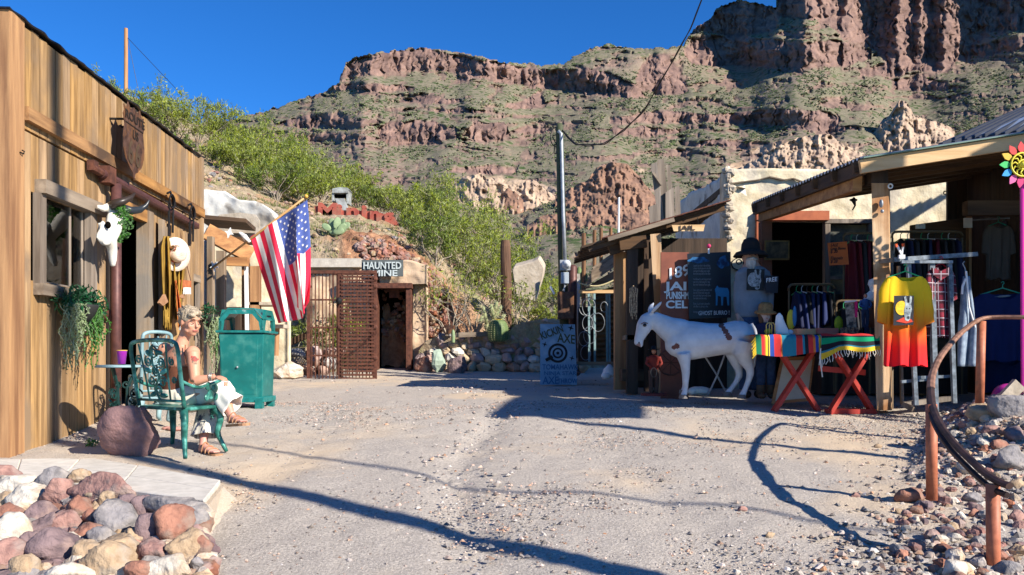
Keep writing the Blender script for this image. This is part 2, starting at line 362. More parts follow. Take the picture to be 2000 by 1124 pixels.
M['mtn'] = soil('desert_mountain', (.215, .185, .13), (.13, .122, .075), (.26, .185, .145), sc=.016, fine=.35, bump=.9, bd=.6, rockc=(.275, .175, .14), rockc2=(.125, .08, .07), green=(.055, .082, .028), gs=.32, patch=.2)
# ------------------------------------------------------------ ground
def axis_pts(segs):
    out = []
    for a, b, st in segs: out += list(np.arange(a, b, st))
    return np.array(out+[segs[-1][1]])
gx = axis_pts([(-60, -9, 1.5), (-9, 9, .045), (9, 60, 1.5)]); gy = axis_pts([(-8, 3, .25), (3, 9, .04), (9, 20, .08), (20, 62, 1.0)])
X, Y = np.meshgrid(gx, gy); Z = G0(X, Y)
bank = np.clip((G0(X, Y)-(EYE-np.interp(Y, GE[:, 0], GE[:, 1])))*3, 0, 1)
Z = Z+.02*fbm(X*1.1, Y*1.1, 3, 3)+.012*fbm(X*6, Y*6, 3, 11)*(1+4*bank)+.006*fbm(X*25, Y*25, 2, 5)
rut = np.exp(-((X-(-.2-.05*(Y-7)+.25*np.sin(Y*.8)))/.16)**2)*smooth(3, 5, Y)*smooth(10, 8, Y)      # washed-out rill in the middle
for tx in (-2.0, .95): tr = np.exp(-((X-(tx-.06*(Y-7)+.2*np.sin(Y*.5+tx)))/.22)**2)*smooth(2, 4, Y)*smooth(13, 10, Y); Z -= .016*tr*(1+.8*fbm(X*3, Y*3, 2, 19))
Z -= .035*rut*(1+.8*fbm(X*8, Y*8, 3, 9))
gr = gridmesh('ground', np.stack([X, Y, Z], -1), len(gx), len(gy), M['gravel'])
# ------------------------------------------------------------ mountain: laid out by elevation, set back in depth, ribbed by noise
cols = np.arange(-300, 2420, 2.2); rows = np.concatenate([np.arange(712, -330, -1.9)])
PX, PY = np.meshgrid(cols, rows)
crest_x = [-300, 0, 300, 440, 500, 560, 630, 662, 676, 690, 730, 770, 830, 900, 985, 1050, 1100, 1120, 1150, 1190, 1240, 1290, 1335, 1350, 1380, 1410, 1450, 1515, 1524, 1535, 1700, 1900, 2100, 2420]
crest_y = [330, 290, 250, 235, 222, 203, 178, 160, 120, 112, 104, 98, 92, 103, 120, 127, 122, 108, 98, 84, 97, 93, 88, 60, 38, 8, 0, 12, -90, -160, -190, -170, -200, -200]
CR = np.interp(cols, crest_x, crest_y)+5*fbm(cols/14, cols*0, 4, 2)+3*fbm(cols/4, cols*0, 3, 8)
bands = [  # (xs, tops, bottoms)
 ([665, 680, 760, 830, 870, 960, 1000, 1100, 1160, 1240, 1262], [150, 118, 100, 94, 104, 122, 130, 140, 132, 160, 184], [152, 152, 143, 138, 138, 158, 166, 180, 186, 192, 186]),
 ([545, 600, 680, 712], [240, 226, 230, 246], [246, 254, 256, 252]), ([735, 760, 850, 900], [250, 238, 236, 262], [262, 286, 280, 266]),
 ([903, 930, 985, 996], [262, 236, 240, 262], [266, 276, 274, 268]), ([996, 1030, 1080], [256, 246, 258], [258, 266, 262]),
 ([985, 1020, 1055, 1064], [205, 196, 178, 200], [212, 214, 212, 206]), ([625, 660, 740, 810], [176, 166, 162, 168], [180, 178, 180, 176]),
 ([560, 640, 760], [270, 262, 270], [278, 280, 274]), ([780, 830, 900], [196, 186, 194], [200, 204, 200]), ([850, 900, 960], [214, 210, 216], [220, 222, 220]),
 ([1335, 1352, 1440, 1560, 1640, 1700], [100, 76, 70, 84, 78, 100], [110, 130, 130, 138, 130, 118]),
 ([1345, 1380, 1440, 1510, 1524], [62, 34, 2, 12, 20], [70, 66, 74, 62, 34]),
 ([1519, 1530, 1600, 1650, 1700, 1740, 1800, 1850, 1880, 1930, 2000, 2420], [-20, -100, -150, -170, -180, -180, -180, -160, -180, -180, -180, -200], [30, 34, 42, 78, 95, 135, 142, 142, 108, 66, 60, 40]),
 ([1240, 1270, 1300, 1330, 1345], [150, 112, 106, 140, 170], [172, 178, 184, 184, 176]), ([1190, 1300, 1440], [232, 216, 226], [244, 240, 238]),
 ([1400, 1480, 1600, 1640], [222, 214, 216, 230], [240, 246, 248, 244]), ([1560, 1600, 1680], [244, 238, 250], [252, 258, 258]), ([1680, 1740, 1860, 2010], [140, 118, 96, 70], [150, 152, 118, 100]),
 ([1200, 1260, 1330], [250, 246, 254], [262, 266, 262]), ([1330, 1400, 1500], [280, 272, 280], [286, 288, 286]), ([1740, 1800, 1850], [158, 150, 160], [176, 180, 172]),
 ([880, 960, 1010], [330, 322, 330], [340, 342, 338])]
rock = np.zeros_like(PX)
wob = 4*fbm(PX/22, PY/40, 3, 21)
for xs, t, b in bands:
    T = np.interp(cols, xs, t, left=9999, right=9999)[None]; B = np.interp(cols, xs, b, left=-9999, right=-9999)[None]
    yy = PY+wob; rock = np.maximum(rock, smooth(T-2, T+1.5, yy)*smooth(B+2+5*fbm(PX/9, PX*0, 3, 33), B-2, yy))
strata = fbm(PX/60, PY/7.5+.10*fbm(PX/90, PY/90, 2, 4)*20, 4, 41, .55)
lone = smooth(.20, .32, strata)*smooth(500, 330, PY)*.9
fine_r = smooth(.21, .33, fbm(PX/16, PY/7, 4, 77))*.75
pale = np.zeros_like(PX)
for cx, cy, rx, ry in ((960, 375, 78, 32), (1050, 372, 40, 20), (1570, 300, 110, 26), (1250, 330, 10, 4), (1500, 330, 70, 22)):
    pale = np.maximum(pale, smooth(1.15, .75, ((PX-cx)/rx)**2+((PY-cy)/ry)**2+.8*fbm(PX/14, PY/9, 3, 19)))
rock = np.clip(np.maximum(np.maximum(rock, lone), fine_r), 0, 1)
rock = np.maximum(rock, pale*smooth(-.06, .10, fbm(PX/11, PY/8, 3, 88)))
wgt = 1-.93*rock
cum = np.cumsum(wgt, 0); crest_i = np.array([np.searchsorted(-rows, -c) for c in CR]); crest_i = np.clip(crest_i, 0, len(rows)-1)
tot = cum[crest_i, np.arange(len(cols))]
Rc = np.interp(cols, [-300, 600, 1300, 1530, 1800, 2420], [380, 400, 440, 480, 430, 380])
t = np.clip(cum/tot[None], 0, 1); r0 = 58
def blurx(a, n, it=2):
    for _ in range(it):
        c = np.cumsum(np.pad(a, ((0, 0), (n+1, n)), mode='edge'), 1); a = (c[:, 2*n+1:]-c[:, :-2*n-1])/(2*n+1)
    return a
detail = t-blurx(t, 22); t = blurx(t, 22)
RR = r0*np.exp(np.log(Rc[None]/r0)*t**.92)
ribs = .6*ridge(PX/19, PY/150, 5, 51)+.25*np.abs(fbm(PX/6, PY/45, 4, 52))*4-.4; lump = fbm(PX/26, PY/26, 5, 61)
RR = RR*(1+.017*rock*(.5-ribs)*np.clip(1-pale*.5, 0, 1)+(.008*rock)*lump+(.003*rock)*fbm(PX/7, PY/7, 3, 71)+.02*fbm(PX/90, PY/60, 3, 72))
RR = RR*(1-.045*smooth(-.1, .5, fbm(PX/120, PY/400, 3, 91))*smooth(.05, .3, t))
big = smooth(1519, 1540, PX)*smooth(150, 120, PY)
RR = RR*(1-.05*big*(ridge(PX/95, PY/900, 2, 131)-.35))
PYc = np.maximum(PY, CR[None])
over = np.clip(CR[None]-PY, 0, 400)                     # rows above the crest fall away behind it
RR = RR+over*2.0; ZZ = EYE+(HY-PYc)/F*RR-over*1.2
XX = (PX-HX)/F*RR
ZZ = ZZ+(1-.8*rock)*(RR/200)*smooth(60, 90, RR)*(1.2*fbm(XX/22, RR/22, 3, 201, .5)+.24*fbm(XX/4, RR/4, 5, 203, .55)+.16*np.maximum(ridge(XX/5, RR/5, 4, 207), 0))*smooth(0, 12, PY-CR[None]) + rock*(RR/200)*.35*fbm(XX/3, PY/5, 4, 209)
XX = XX+rock*.010*RR*fbm(PY/9, PX/11, 4, 101)*.6
attr = dict(rock=rock, pale=pale)
keep = slice(None)
gridmesh('mountain', np.stack([XX, RR, ZZ], -1), len(cols), len(rows), M['mtn'], attr)
# scrub dotted over the slopes: nobody could count it
rs = np.random.RandomState(5); ok = (rock < .35) & (PY > CR[None]+3) & (PY < 640) & (pale < .5)
jj, ii = np.nonzero(ok); area = RR[jj, ii]**0; pr = (.25+1.5*np.clip(fbm(PX/50, PY/30, 3, 15), -.15, .6))[jj, ii]; pr = np.clip(pr, .02, 2); pr /= pr.sum()
pick = rs.choice(len(jj), 46000, p=pr); j, i = jj[pick], ii[pick]
c = np.stack([XX[j, i], RR[j, i], ZZ[j, i]], 1)+rs.normal(0, .25, (len(pick), 3)); sz = rs.uniform(.12, .34, len(pick))*np.clip(RR[j, i]/160, .5, 2.0)
base = np.array([(1, 0, 0), (0, 1, 0), (-1, 0, 0), (0, -1, 0), (0, 0, .95), (0, 0, -.3)]); tri = np.array([(0, 1, 4), (1, 2, 4), (2, 3, 4), (3, 0, 4), (1, 0, 5), (2, 1, 5), (3, 2, 5), (0, 3, 5)])
V = c[:, None]+base[None]*sz[:, None, None]*rs.uniform(.6, 1.3, (len(pick), 6, 1)); Fc = (tri[None]+(np.arange(len(pick))*6)[:, None, None]).reshape(-1, 3)
def trimesh(name, V, Fc, mt, sm=False):
    me = bpy.data.meshes.new(name); V = V.reshape(-1, 3)
    me.vertices.add(len(V)); me.vertices.foreach_set('co', V.ravel().astype(np.float32)); me.loops.add(Fc.size); me.loops.foreach_set('vertex_index', Fc.ravel().astype(np.int32))
    me.polygons.add(len(Fc)); me.polygons.foreach_set('loop_start', (np.arange(len(Fc))*Fc.shape[1]).astype(np.int32)); me.polygons.foreach_set('use_smooth', np.full(len(Fc), sm)); me.update(calc_edges=True); me.validate()
    me.materials.append(mt); o = bpy.data.objects.new(name, me); S.collection.objects.link(o); return o
M['scrub'] = mat('desert_scrub', (.15, .17, .075), (.085, .10, .045), scale=.05, island=.4, rough=.9)
tag(trimesh('scrub', V, Fc, M['scrub']), 'low green desert scrub dotted over the mountain slopes', 'scrub', kind='stuff')
# ------------------------------------------------------------ near hillside on the left, above the mine
hx = [-250, -60, 120, 300, 400, 480, 560, 630, 700, 760, 830, 900, 960, 1050, 1150, 1260]
hd = [18.4, 18.7, 18.95, 19.3, 20.5, 23, 27, 33, 41, 52]
hy = {18.4: [720]*16,
 18.7: [520, 520, 520, 515, 500, 500, 500, 500, 505, 528, 600, 668, 690, 700, 705, 720],
 18.95: [450, 450, 450, 450, 452, 462, 470, 474, 478, 480, 545, 618, 655, 680, 695, 712],
 19.3: [400, 400, 400, 420, 425, 430, 448, 455, 458, 468, 505, 575, 620, 665, 688, 706],
 20.5: [300, 310, 330, 370, 380, 400, 420, 436, 440, 455, 480, 545, 590, 645, 678, 700],
 23: [200, 220, 250, 310, 330, 370, 400, 418, 424, 440, 462, 520, 570, 630, 668, 696],
 27: [120, 150, 200, 270, 300, 340, 370, 400, 410, 428, 452, 505, 556, 618, 660, 692],
 33: [80, 110, 160, 232, 270, 315, 350, 380, 402, 420, 444, 500, 548, 612, 655, 690],
 41: [70, 95, 140, 205, 250, 295, 338, 368, 396, 414, 440, 498, 545, 610, 652, 688],
 52: [110, 135, 175, 240, 285, 325, 360, 385, 410, 425, 450, 505, 550, 615, 655, 690]}
def hill_y(px, d):
    ys = [np.interp(px, hx, hy[k]) for k in hd]; d = np.asarray(d, float); ys = np.array(ys)
    k = np.clip(np.searchsorted(hd, d)-1, 0, len(hd)-2); h = np.array(hd); tt = (d-h[k])/(h[k+1]-h[k]); tt = np.clip(tt, 0, 1)
    if ys.ndim == 1: return ys[k]*(1-tt)+ys[k+1]*tt
    return np.take_along_axis(ys, k[None], 0)[0]*(1-tt)+np.take_along_axis(ys, k[None]+1, 0)[0]*tt
cx = np.arange(-250, 1261, 3.0); dd = np.concatenate([np.arange(18.4, 19.6, .035), np.arange(19.6, 28, .07), np.arange(28, 52.2, .4)])
CX, DD = np.meshgrid(cx, dd); HYY = hill_y(CX, DD)
ZH = EYE+(HY-HYY)/F*DD; XH = (CX-HX)/F*DD
cut = smooth(650, 700, CX)*smooth(905, 850, CX)*smooth(19.4, 19.0, DD)
ZH = ZH+.16*fbm(XH*1.1, DD*1.1, 5, 3)+.09*fbm(XH*6, DD*6, 4, 13)+.05*np.maximum(ridge(XH*2.3, DD*2.3, 3, 66), 0)
DH = DD+cut*.30*fbm(XH*3, ZH*3, 4, 23)-cut*.08*ridge(XH*5, ZH*5, 3, 29)
rk = np.clip(cut*1.2+smooth(640, 700, CX)*smooth(1000, 900, CX)*smooth(19.8, 19.1, DD)*.7+smooth(.2, .35, fbm(XH*1.5, DD*1.5, 3, 44))*.5, 0, 1)
gridmesh('hillside', np.stack([XH, DH, ZH], -1), len(cx), len(dd), M['hill'], dict(rock=rk, pale=rk*0))
def H(px, d): return P(px, float(hill_y(px, d)), d)
# ------------------------------------------------------------ distant rock outcrops
M['tanrock'] = mat('tan_rock', (.46, .34, .24), (.26, .18, .13), scale=.22, rough=.95, bump=1, bscale=1.2)
M['brownrock'] = mat('brown_rock', (.30, .17, .11), (.13, .075, .055), scale=.25, rough=.95, bump=1, bscale=1.2)
def outcrop(label, mt, prof, base, d, thick, seed, rib=1.0):
    ic = int(np.searchsorted(cols, (prof[0][0]+prof[-1][0])/2)); ir = int(np.searchsorted(-rows, -max(base)+6)); d = float(RR[ir, ic-30:ic+30].mean())-thick*.1
    xs = np.arange(prof[0][0], prof[-1][0], 1.6); top = np.interp(xs, [p[0] for p in prof], [p[1] for p in prof])+3*fbm(xs/7, xs*0, 4, seed); nb = 46
    tt = np.linspace(0, 1, nb)[:, None]; PXo = np.repeat(xs[None], nb, 0); bs = np.interp(xs, [p[0] for p in prof], base)
    PYo = bs[None]+(top-bs)[None]*tt**.8
    D = d-thick*(1-tt)**1.4+thick*.3*(.5-ridge(PXo/15, PYo/22, 5, seed+3))*rib+thick*.25*fbm(PXo/9, PYo/9, 4, seed+5)
    bulge = 1-((xs-(xs[0]+xs[-1])/2)/((xs[-1]-xs[0])/2))**2; D = D-thick*.8*bulge[None]*(1-tt*.3)+thick*.5
    V = np.stack([(PXo-HX)/F*D, D, EYE+(HY-PYo)/F*D], -1)
    back = V[-1:].copy(); back[..., 1] += thick*1.5; back[..., 2] -= thick*.6; frt = V[:1].copy(); frt[..., 2] -= thick*1.2; V = np.concatenate([frt, V, back], 0)
    o = gridmesh('rock_outcrop', V, len(xs), nb+2, mt); o['label'] = label; o['category'] = 'rock outcrop'; o['kind'] = 'structure'
outcrop('jagged pinkish rock pinnacle below the great cliff on the right', M['tanrock'], [(1680, 285), (1705, 262), (1725, 232), (1745, 222), (1757, 196), (1770, 197), (1785, 225), (1805, 232), (1840, 240), (1870, 258), (1905, 280)], [290, 292, 295, 296, 296, 296, 296, 296, 294, 292, 290], 190, 10, 7)
outcrop('rounded brown rock knoll behind the utility pole', M['brownrock'], [(1085, 390), (1105, 372), (1150, 350), (1165, 328), (1195, 317), (1225, 322), (1250, 345), (1275, 380), (1300, 395)], [400, 402, 404, 404, 402, 400, 400, 400, 402], 120, 6, 17)
outcrop('low brown rock ledge left of the leaning plank wall', M['brownrock'], [(1030, 440), (1060, 422), (1100, 415), (1140, 402), (1200, 400), (1250, 405), (1290, 420), (1330, 436)], [444]*8, 100, 5, 27)
outcrop('pale craggy outcrop above the green creosote bushes', M['tanrock'], [(862, 385), (885, 360), (905, 345), (935, 338), (960, 352), (1000, 362), (1040, 350), (1062, 366), (1085, 385)], [412]*9, 140, 7, 37)
outcrop('small dark rock spire between the bushes and utility pole', M['brownrock'], [(970, 405), (980, 378), (992, 368), (1005, 374), (1030, 400), (1045, 412)], [416]*6, 105, 4, 47)
outcrop('pale crumbling outcrop behind the cream plaster wall', M['tanrock'], [(1440, 330), (1480, 310), (1520, 285), (1570, 266), (1620, 262), (1650, 285), (1690, 300), (1720, 318)], [338]*8, 150, 9, 57)
# ------------------------------------------------------------ stones
rk_mats = [mat('stone_%s' % n, a, b, scale=8, rough=.92, bump=.9, bscale=26, island=.16, c3=c, s3=7, t3=(.48, .6), contrast=(.4, .6)) for n, a, b, c in (
 ('pink', (.36, .19, .15), (.20, .10, .085), (.28, .2, .17)), ('grey', (.26, .235, .23), (.13, .12, .12), (.32, .28, .25)), ('tan', (.42, .29, .17), (.26, .17, .095), (.34, .27, .2)),
 ('white', (.60, .54, .45), (.40, .34, .27), (.46, .34, .23)), ('rust', (.33, .14, .085), (.18, .075, .05), (.24, .16, .12)), ('violet', (.21, .14, .14), (.11, .075, .08), (.27, .18, .155)))]
def stone_mb(c, rad, seed, ang=None, nu=14, nv=9, mb=None, m=None):
    rg = random.Random(seed); mb = mb or MB(); c = Vector(c)
    rt = Matrix.Rotation(rg.uniform(0, 6.28) if ang is None else ang, 3, 'Z') @ Matrix.Rotation(rg.uniform(-.35, .35), 3, 'X')
    cuts = []
    for _ in range(13):
        n = Vector((rg.gauss(0, 1), rg.gauss(0, 1), rg.gauss(0, .9))).normalized(); cuts.append((n, rg.uniform(.55, .88)))
    off = Vector((seed*1.37, seed*.71, seed*2.1)); vs = []
    def q(th, ph):
        d = Vector((math.sin(th)*math.cos(ph), math.sin(th)*math.sin(ph), math.cos(th)))
        k = 1.0
        for n, h in cuts:
            t = d.dot(n)
            if t > 1e-3: k = min(k, h/t)
        k = k*(1+.12*mnoise.noise(d*2.2+off)+.05*mnoise.noise(d*6+off)+(.022*mnoise.noise(d*15+off) if nu > 15 else 0))
        return rt @ Vector((d.x*k*rad[0], d.y*k*rad[1], d.z*k*rad[2]))+c
    vs = [q(0, 0)]+[q(math.pi*i/nv, 2*math.pi*j/nu) for i in range(1, nv) for j in range(nu)]+[q(math.pi, 0)]
    fs = [(0, 1+j, 1+(j+1) % nu) for j in range(nu)]
    for i in range(nv-2):
        for j in range(nu): a = 1+i*nu+j; b = 1+i*nu+(j+1) % nu; fs.append((a, a+nu, b+nu, b))
    e = len(vs)-1; o = 1+(nv-2)*nu; fs += [(o+j, e, o+(j+1) % nu) for j in range(nu)]
    mb.add(vs, fs, m); return mb
# loose pebbles over the yard
rs = np.random.RandomState(11)
def pebbles(n, xr, yr, s0, s1, label, mt, dens=None, lift=0):
    x = rs.uniform(*xr, n*3); y = rs.uniform(*yr, n*3)
    w = np.ones(n*3) if dens is None else dens(x, y); k = rs.uniform(0, 1, n*3) < w; x, y = x[k][:n], y[k][:n]; n = len(x)
    z = G0(x, y)+lift; s = np.exp(rs.uniform(np.log(s0), np.log(s1), n))
    b = np.array([(1, 0, 0), (.4, .9, .1), (-.6, .8, 0), (-1, -.1, 0), (-.4, -.9, .1), (.6, -.8, 0), (.4, .2, .7), (-.4, .1, .65), (0, -.4, .6)]); 
    T = np.array([(0, 1, 6), (1, 2, 7), (1, 7, 6), (2, 3, 7), (3, 4, 8), (3, 8, 7), (4, 5, 8), (5, 0, 6), (5, 6, 8), (6, 7, 8)])
    a = rs.uniform(0, 6.28, n); B = b[None]*rs.uniform(.6, 1.25, (n, 9, 3)); V = np.empty_like(B)
    V[..., 0] = B[..., 0]*np.cos(a)[:, None]-B[..., 1]*np.sin(a)[:, None]; V[..., 1] = B[..., 0]*np.sin(a)[:, None]+B[..., 1]*np.cos(a)[:, None]; V[..., 2] = B[..., 2]
    V = V*s[:, None, None]+np.stack([x, y, z], 1)[:, None]
    tag(trimesh('gravel', V, (T[None]+(np.arange(n)*9)[:, None, None]).reshape(-1, 3), mt), label, 'gravel', kind='stuff')
M['peb'] = mat('pebble_mix', (.40, .35, .30), (.15, .125, .115), scale=3, island=.55, rough=.9, c3=(.42, .26, .18), s3=9, t3=(.5, .6))
pebbles(42000, (-6, 7), (3.2, 10), .004, .013, 'fine loose gravel scattered over the dirt yard', M['peb'], lambda x, y: np.clip(.5+2.4*fbm(x*.8, y*.8, 4, 61), .06, 1))
pebbles(2600, (-5, 6), (3.4, 15), .010, .026, 'coarser loose pebbles in the rut and across the yard', M['peb'], lambda x, y: .12+np.exp(-((x-(-.2-.05*(y-7)+.25*np.sin(y*.8)))/.35)**2)+.6*smooth(1.2, 3, x)*smooth(8.5, 7, y))
def bankw(x, y): e = x-(.625*y-.85); return smooth(-.5, .35, e)*smooth(9.6, 8.2, y)
pebbles(9000, (1.2, 7), (3.4, 9.2), .010, .034, 'small broken stones covering the rubble bank on the right', M['peb'], bankw, .004)
# ------------------------------------------------------------ wooden building on the left
lb = thing('wooden_building', 'honey coloured board building with flat top, window and sliding door along the left side', 'building', FW(6.8, -1, .7))
TOP = 4.3
def fbox(mb, s0, s1, z0, z1, o0, o1, m=None):
    return mb.hexa([FW(s0, o0, z0), FW(s0, o1, z0), FW(s1, o1, z0), FW(s1, o0, z0), FW(s0, o0, z1), FW(s0, o1, z1), FW(s1, o1, z1), FW(s1, o0, z1)], m)
s_end = FS(392); wn = (7.12, 8.02, 2.17, 2.93); dr = (8.86, 9.62, .5, 3.22); w2 = (10.98, 11.3, 1.75, 2.55)
mb = MB(); s = 6.86; rg = random.Random(3)
while s < s_end-.1:
    wd = rg.choice((.135, .14, .145, .15)); e = min(s+wd, s_end-.09); gap = rg.uniform(.003, .007)
    for (za, zb, oo) in ((.45, 3.42, 0), (3.44, TOP+rg.uniform(-.012, .012), .004)):
        segs = [(za, zb)]
        for (a, b, c, d) in (wn, dr, w2):
            if e > a and s < b:
                nseg = []
                for q0, q1 in segs:
                    if c > q0: nseg.append((q0, min(q1, c)))
                    if d < q1: nseg.append((max(q0, d), q1))
                segs = [q for q in nseg if q[1]-q[0] > .02]
        o = oo+rg.uniform(0, .006)
        for q0, q1 in segs: fbox(mb, s+gap, e-gap, q0, q1, -.03+o, o)
    s = e
mb.build('board_wall', M['pine_v'], lb)
mb = MB(); fbox(mb, 6.62, s_end, .3, TOP-.06, -.18, -.14); fbox(mb, 6.62, s_end, TOP-.1, TOP-.05, -6, -.05); fbox(mb, s_end-.1, s_end-.02, .3, TOP-.05, -6, -.05); fbox(mb, 6.75, s_end, .45, .5, -5, -.14)
# real openings in the backing
mb2 = MB()
def backing(s0, s1, z0, z1): fbox(mb2, s0, s1, z0, z1, -.09, -.045)
zs = [.3, TOP-.06]
prev = 6.62
for (a, b, c, d) in (wn, dr, w2):
    backing(prev, a, *zs); backing(a, b, d, TOP-.06)
    if c > .6: backing(a, b, .3, c)
    prev = b
backing(prev, s_end, *zs)
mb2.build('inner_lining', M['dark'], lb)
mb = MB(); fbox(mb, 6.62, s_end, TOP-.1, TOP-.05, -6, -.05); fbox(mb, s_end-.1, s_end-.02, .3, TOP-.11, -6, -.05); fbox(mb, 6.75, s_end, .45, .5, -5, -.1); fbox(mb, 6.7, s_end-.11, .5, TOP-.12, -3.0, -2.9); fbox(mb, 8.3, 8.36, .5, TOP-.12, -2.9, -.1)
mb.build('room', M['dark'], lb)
mb = MB()
for k, (a, b) in enumerate(((-.13, .03), (-.30, -.14), (-.47, -.31), (-.64, -.48), (-.81, -.65), (-1.0, -.82))):
    mb.hexa([FW(6.62, a, .3), FW(6.62, b, .3), FW(6.66+(.19 if k == 0 else 0), b, .3), FW(6.66+(.19 if k == 0 else 0), a, .3), FW(6.62, a, TOP+.03), FW(6.62, b, TOP+.03), FW(6.66+(.19 if k == 0 else 0), b, TOP+.03), FW(6.66+(.19 if k == 0 else 0), a, TOP+.03)])
mb.build('corner_boards', M['orange_v'], lb)
mb = MB(); fbox(mb, s_end-.10, s_end, .4, TOP+.02, -.02, .045); mb.build('corner_post', M['pine_v'], lb)
mb = MB(); fbox(mb, 6.86, 9.1, 3.50, 3.615, .008, .06); fbox(mb, 9.105, s_end-.005, 3.485, 3.60, .01, .062); mb.build('rail_beam', M['pine_h'], lb)
def ropebox():
    m = MB(); n = 160; pts = []
    for i in range(n+1):
        s = lerp(6.6, s_end+.03, i/n); pts.append((s, TOP+.035+.003*math.sin(i*.55)+.014*mnoise.noise(Vector((i*.13, 3, 1))), .045+.02*mnoise.noise(Vector((i*.21, 1, 9)))))
    for (a, b) in zip(pts, pts[1:]):
        m.hexa([FW(a[0], -.12, a[1]-.008), FW(a[0], a[2], a[1]-.012), FW(b[0], b[2], b[1]-.012), FW(b[0], -.12, b[1]-.008), FW(a[0], -.12, a[1]+.004), FW(a[0], a[2], a[1]+.004), FW(b[0], b[2], b[1]+.004), FW(b[0], -.12, b[1]+.004)])
    return m
ropebox().build('tin_flashing', M['tin'], lb)
# window
wf = MB(); a, b, c, d = wn
fbox(wf, a-.06, b+.28, d, d+.12, .0, .10, M['old_y']); fbox(wf, a-.08, a+.03, c-.02, d, .0, .06, M['grey_v']); fbox(wf, b-.02, b+.12, c-.4, d, .0, .06, M['grey_v']); fbox(wf, b+.125, b+.2, c-.6, d, 0, .045, M['pine_v'])
wf = wf.build('window', None, lb)
m2 = MB(); fbox(m2, a-.08, a+.5, c-.12, c-.02, .0, .09); m2.build('sill', M['old_y'], wf)
m2 = MB(); fbox(m2, a+.03, b-.02, c-.02, d, -.03, -.022); m2.build('pane', M['glass'], wf)
m2 = MB(); fbox(m2, a+.03, b-.02, c-.02, c+.015, -.045, -.01); fbox(m2, a+.03, a+.055, c+.015, d, -.045, -.01); fbox(m2, b-.045, b-.02, c+.015, d, -.045, -.01); fbox(m2, (a+b)/2+.16, (a+b)/2+.185, c+.015, d, -.044, -.012); m2.build('frame', M['grey_v'], wf)
a, b, c, d = w2; m2 = MB(); fbox(m2, a-.06, b+.06, d, d+.1, 0, .06, M['old_y']); fbox(m2, a-.06, a+.01, c-.1, d, 0, .05, M['grey_v']); fbox(m2, b-.01, b+.06, c-.1, d, 0, .05, M['grey_v']); fbox(m2, a-.06, b+.06, c-.2, c-.1, 0, .05, M['old_y'])
wf = m2.build('window', None, lb); m2 = MB(); fbox(m2, a+.01, b-.01, c-.1, d, -.03, -.022); m2.build('pane', M['glass'], wf)
# doorway frame
m2 = MB(); fbox(m2, 9.50, 9.66, .5, dr[3], -.09, .05, M['old_v']); fbox(m2, 8.80, 9.66, dr[3]-.14, dr[3], -.05, .035, M['pine_h']); m2.build('door_frame', None, lb)
m2 = MB(); fbox(m2, 8.70, 9.7, .45, .52, -.2, .1); m2.build('threshold', M['old_y'], lb)
# sliding door
sd = MB(); s = 9.86; e_ = 11.0
while s < e_-.02:
    fbox(sd, s+.003, min(s+.14, e_)-.003, .62, 3.15, .055, .085); s += .14
sd = sd.build('sliding_door', M['pine_v'], lb)
m2 = MB(); fbox(m2, 9.80, 9.88, .62, 3.17, .05, .1); fbox(m2, 9.90, 10.02, .62, 3.1, .087, .105); m2.build('stile', M['old_v'], sd)
m2 = MB(); fbox(m2, 9.93, 10.0, 1.05, 1.22, .105, .15); m2.tube([FW(9.965, .15, 1.2), FW(9.965, .19, 1.16), FW(9.965, .15, 1.1)], .012); m2.build('latch', M['black'], sd)
for sx in (9.98, 10.74):
    m2 = MB(); fbox(m2, sx-.025, sx+.025, 2.98, 3.42, .105, .118); zc = 3.42
    m2.tube([FW(sx-.09+.09*(1-math.cos(t*math.pi*2/16))*1.0, .15, zc+.08*math.sin(t*math.pi*2/16)) for t in range(17)], .011, 6)
    m2.tube([FW(sx-.08, .12, zc+.08), FW(sx+.02, .12, zc+.12), FW(sx+.12, .12, zc+.02), FW(sx+.1, .12, 3.05)], .014, 6)
    m2.build('roller_hanger', M['black'], sd)
m2 = MB(); m2.tube([FW(8.2, .07, 3.36), FW(11.1, .07, 3.30)], .048, 12, M['pipe']); m2.tube([FW(8.2, .07, 3.36), FW(8.0, .07, 3.37)], .04, 8, M['rust'])
fbox(m2, 8.26, 8.42, 3.28, 3.45, .02, .13, M['rust']); fbox(m2, 7.98, 8.08, 3.34, 3.44, .03, .1, M['rust'])
fbox(m2, 11.05, 11.17, 3.27, 3.34, .02, .10, M['rust']); dt = m2.build('door_track', None, lb, sm=False)
m2 = MB(); m2.tube([FW(8.44, .12, .55), FW(8.44, .12, 3.30)], .05, 14, M['pipe']); fbox(m2, 8.2, 8.5, 1.90, 2.0, .0, .05, M['rust']); fbox(m2, 8.30, 8.56, 1.86, 1.96, .052, .19, M['rust']) if 0 else None
m2.build('pipe_post', None, lb, sm=True)
# small black hook high on the boards
m2 = MB(); m2.tube([FP(34, 299, .01), FP(40, 298, .04), FP(46, 301, .05), FP(47, 296, .05), FP(43, 294, .05)], .006, 6); tag(m2.build('wall_hook', M['black']), 'small wire hook on the boards near the building corner', 'hook')
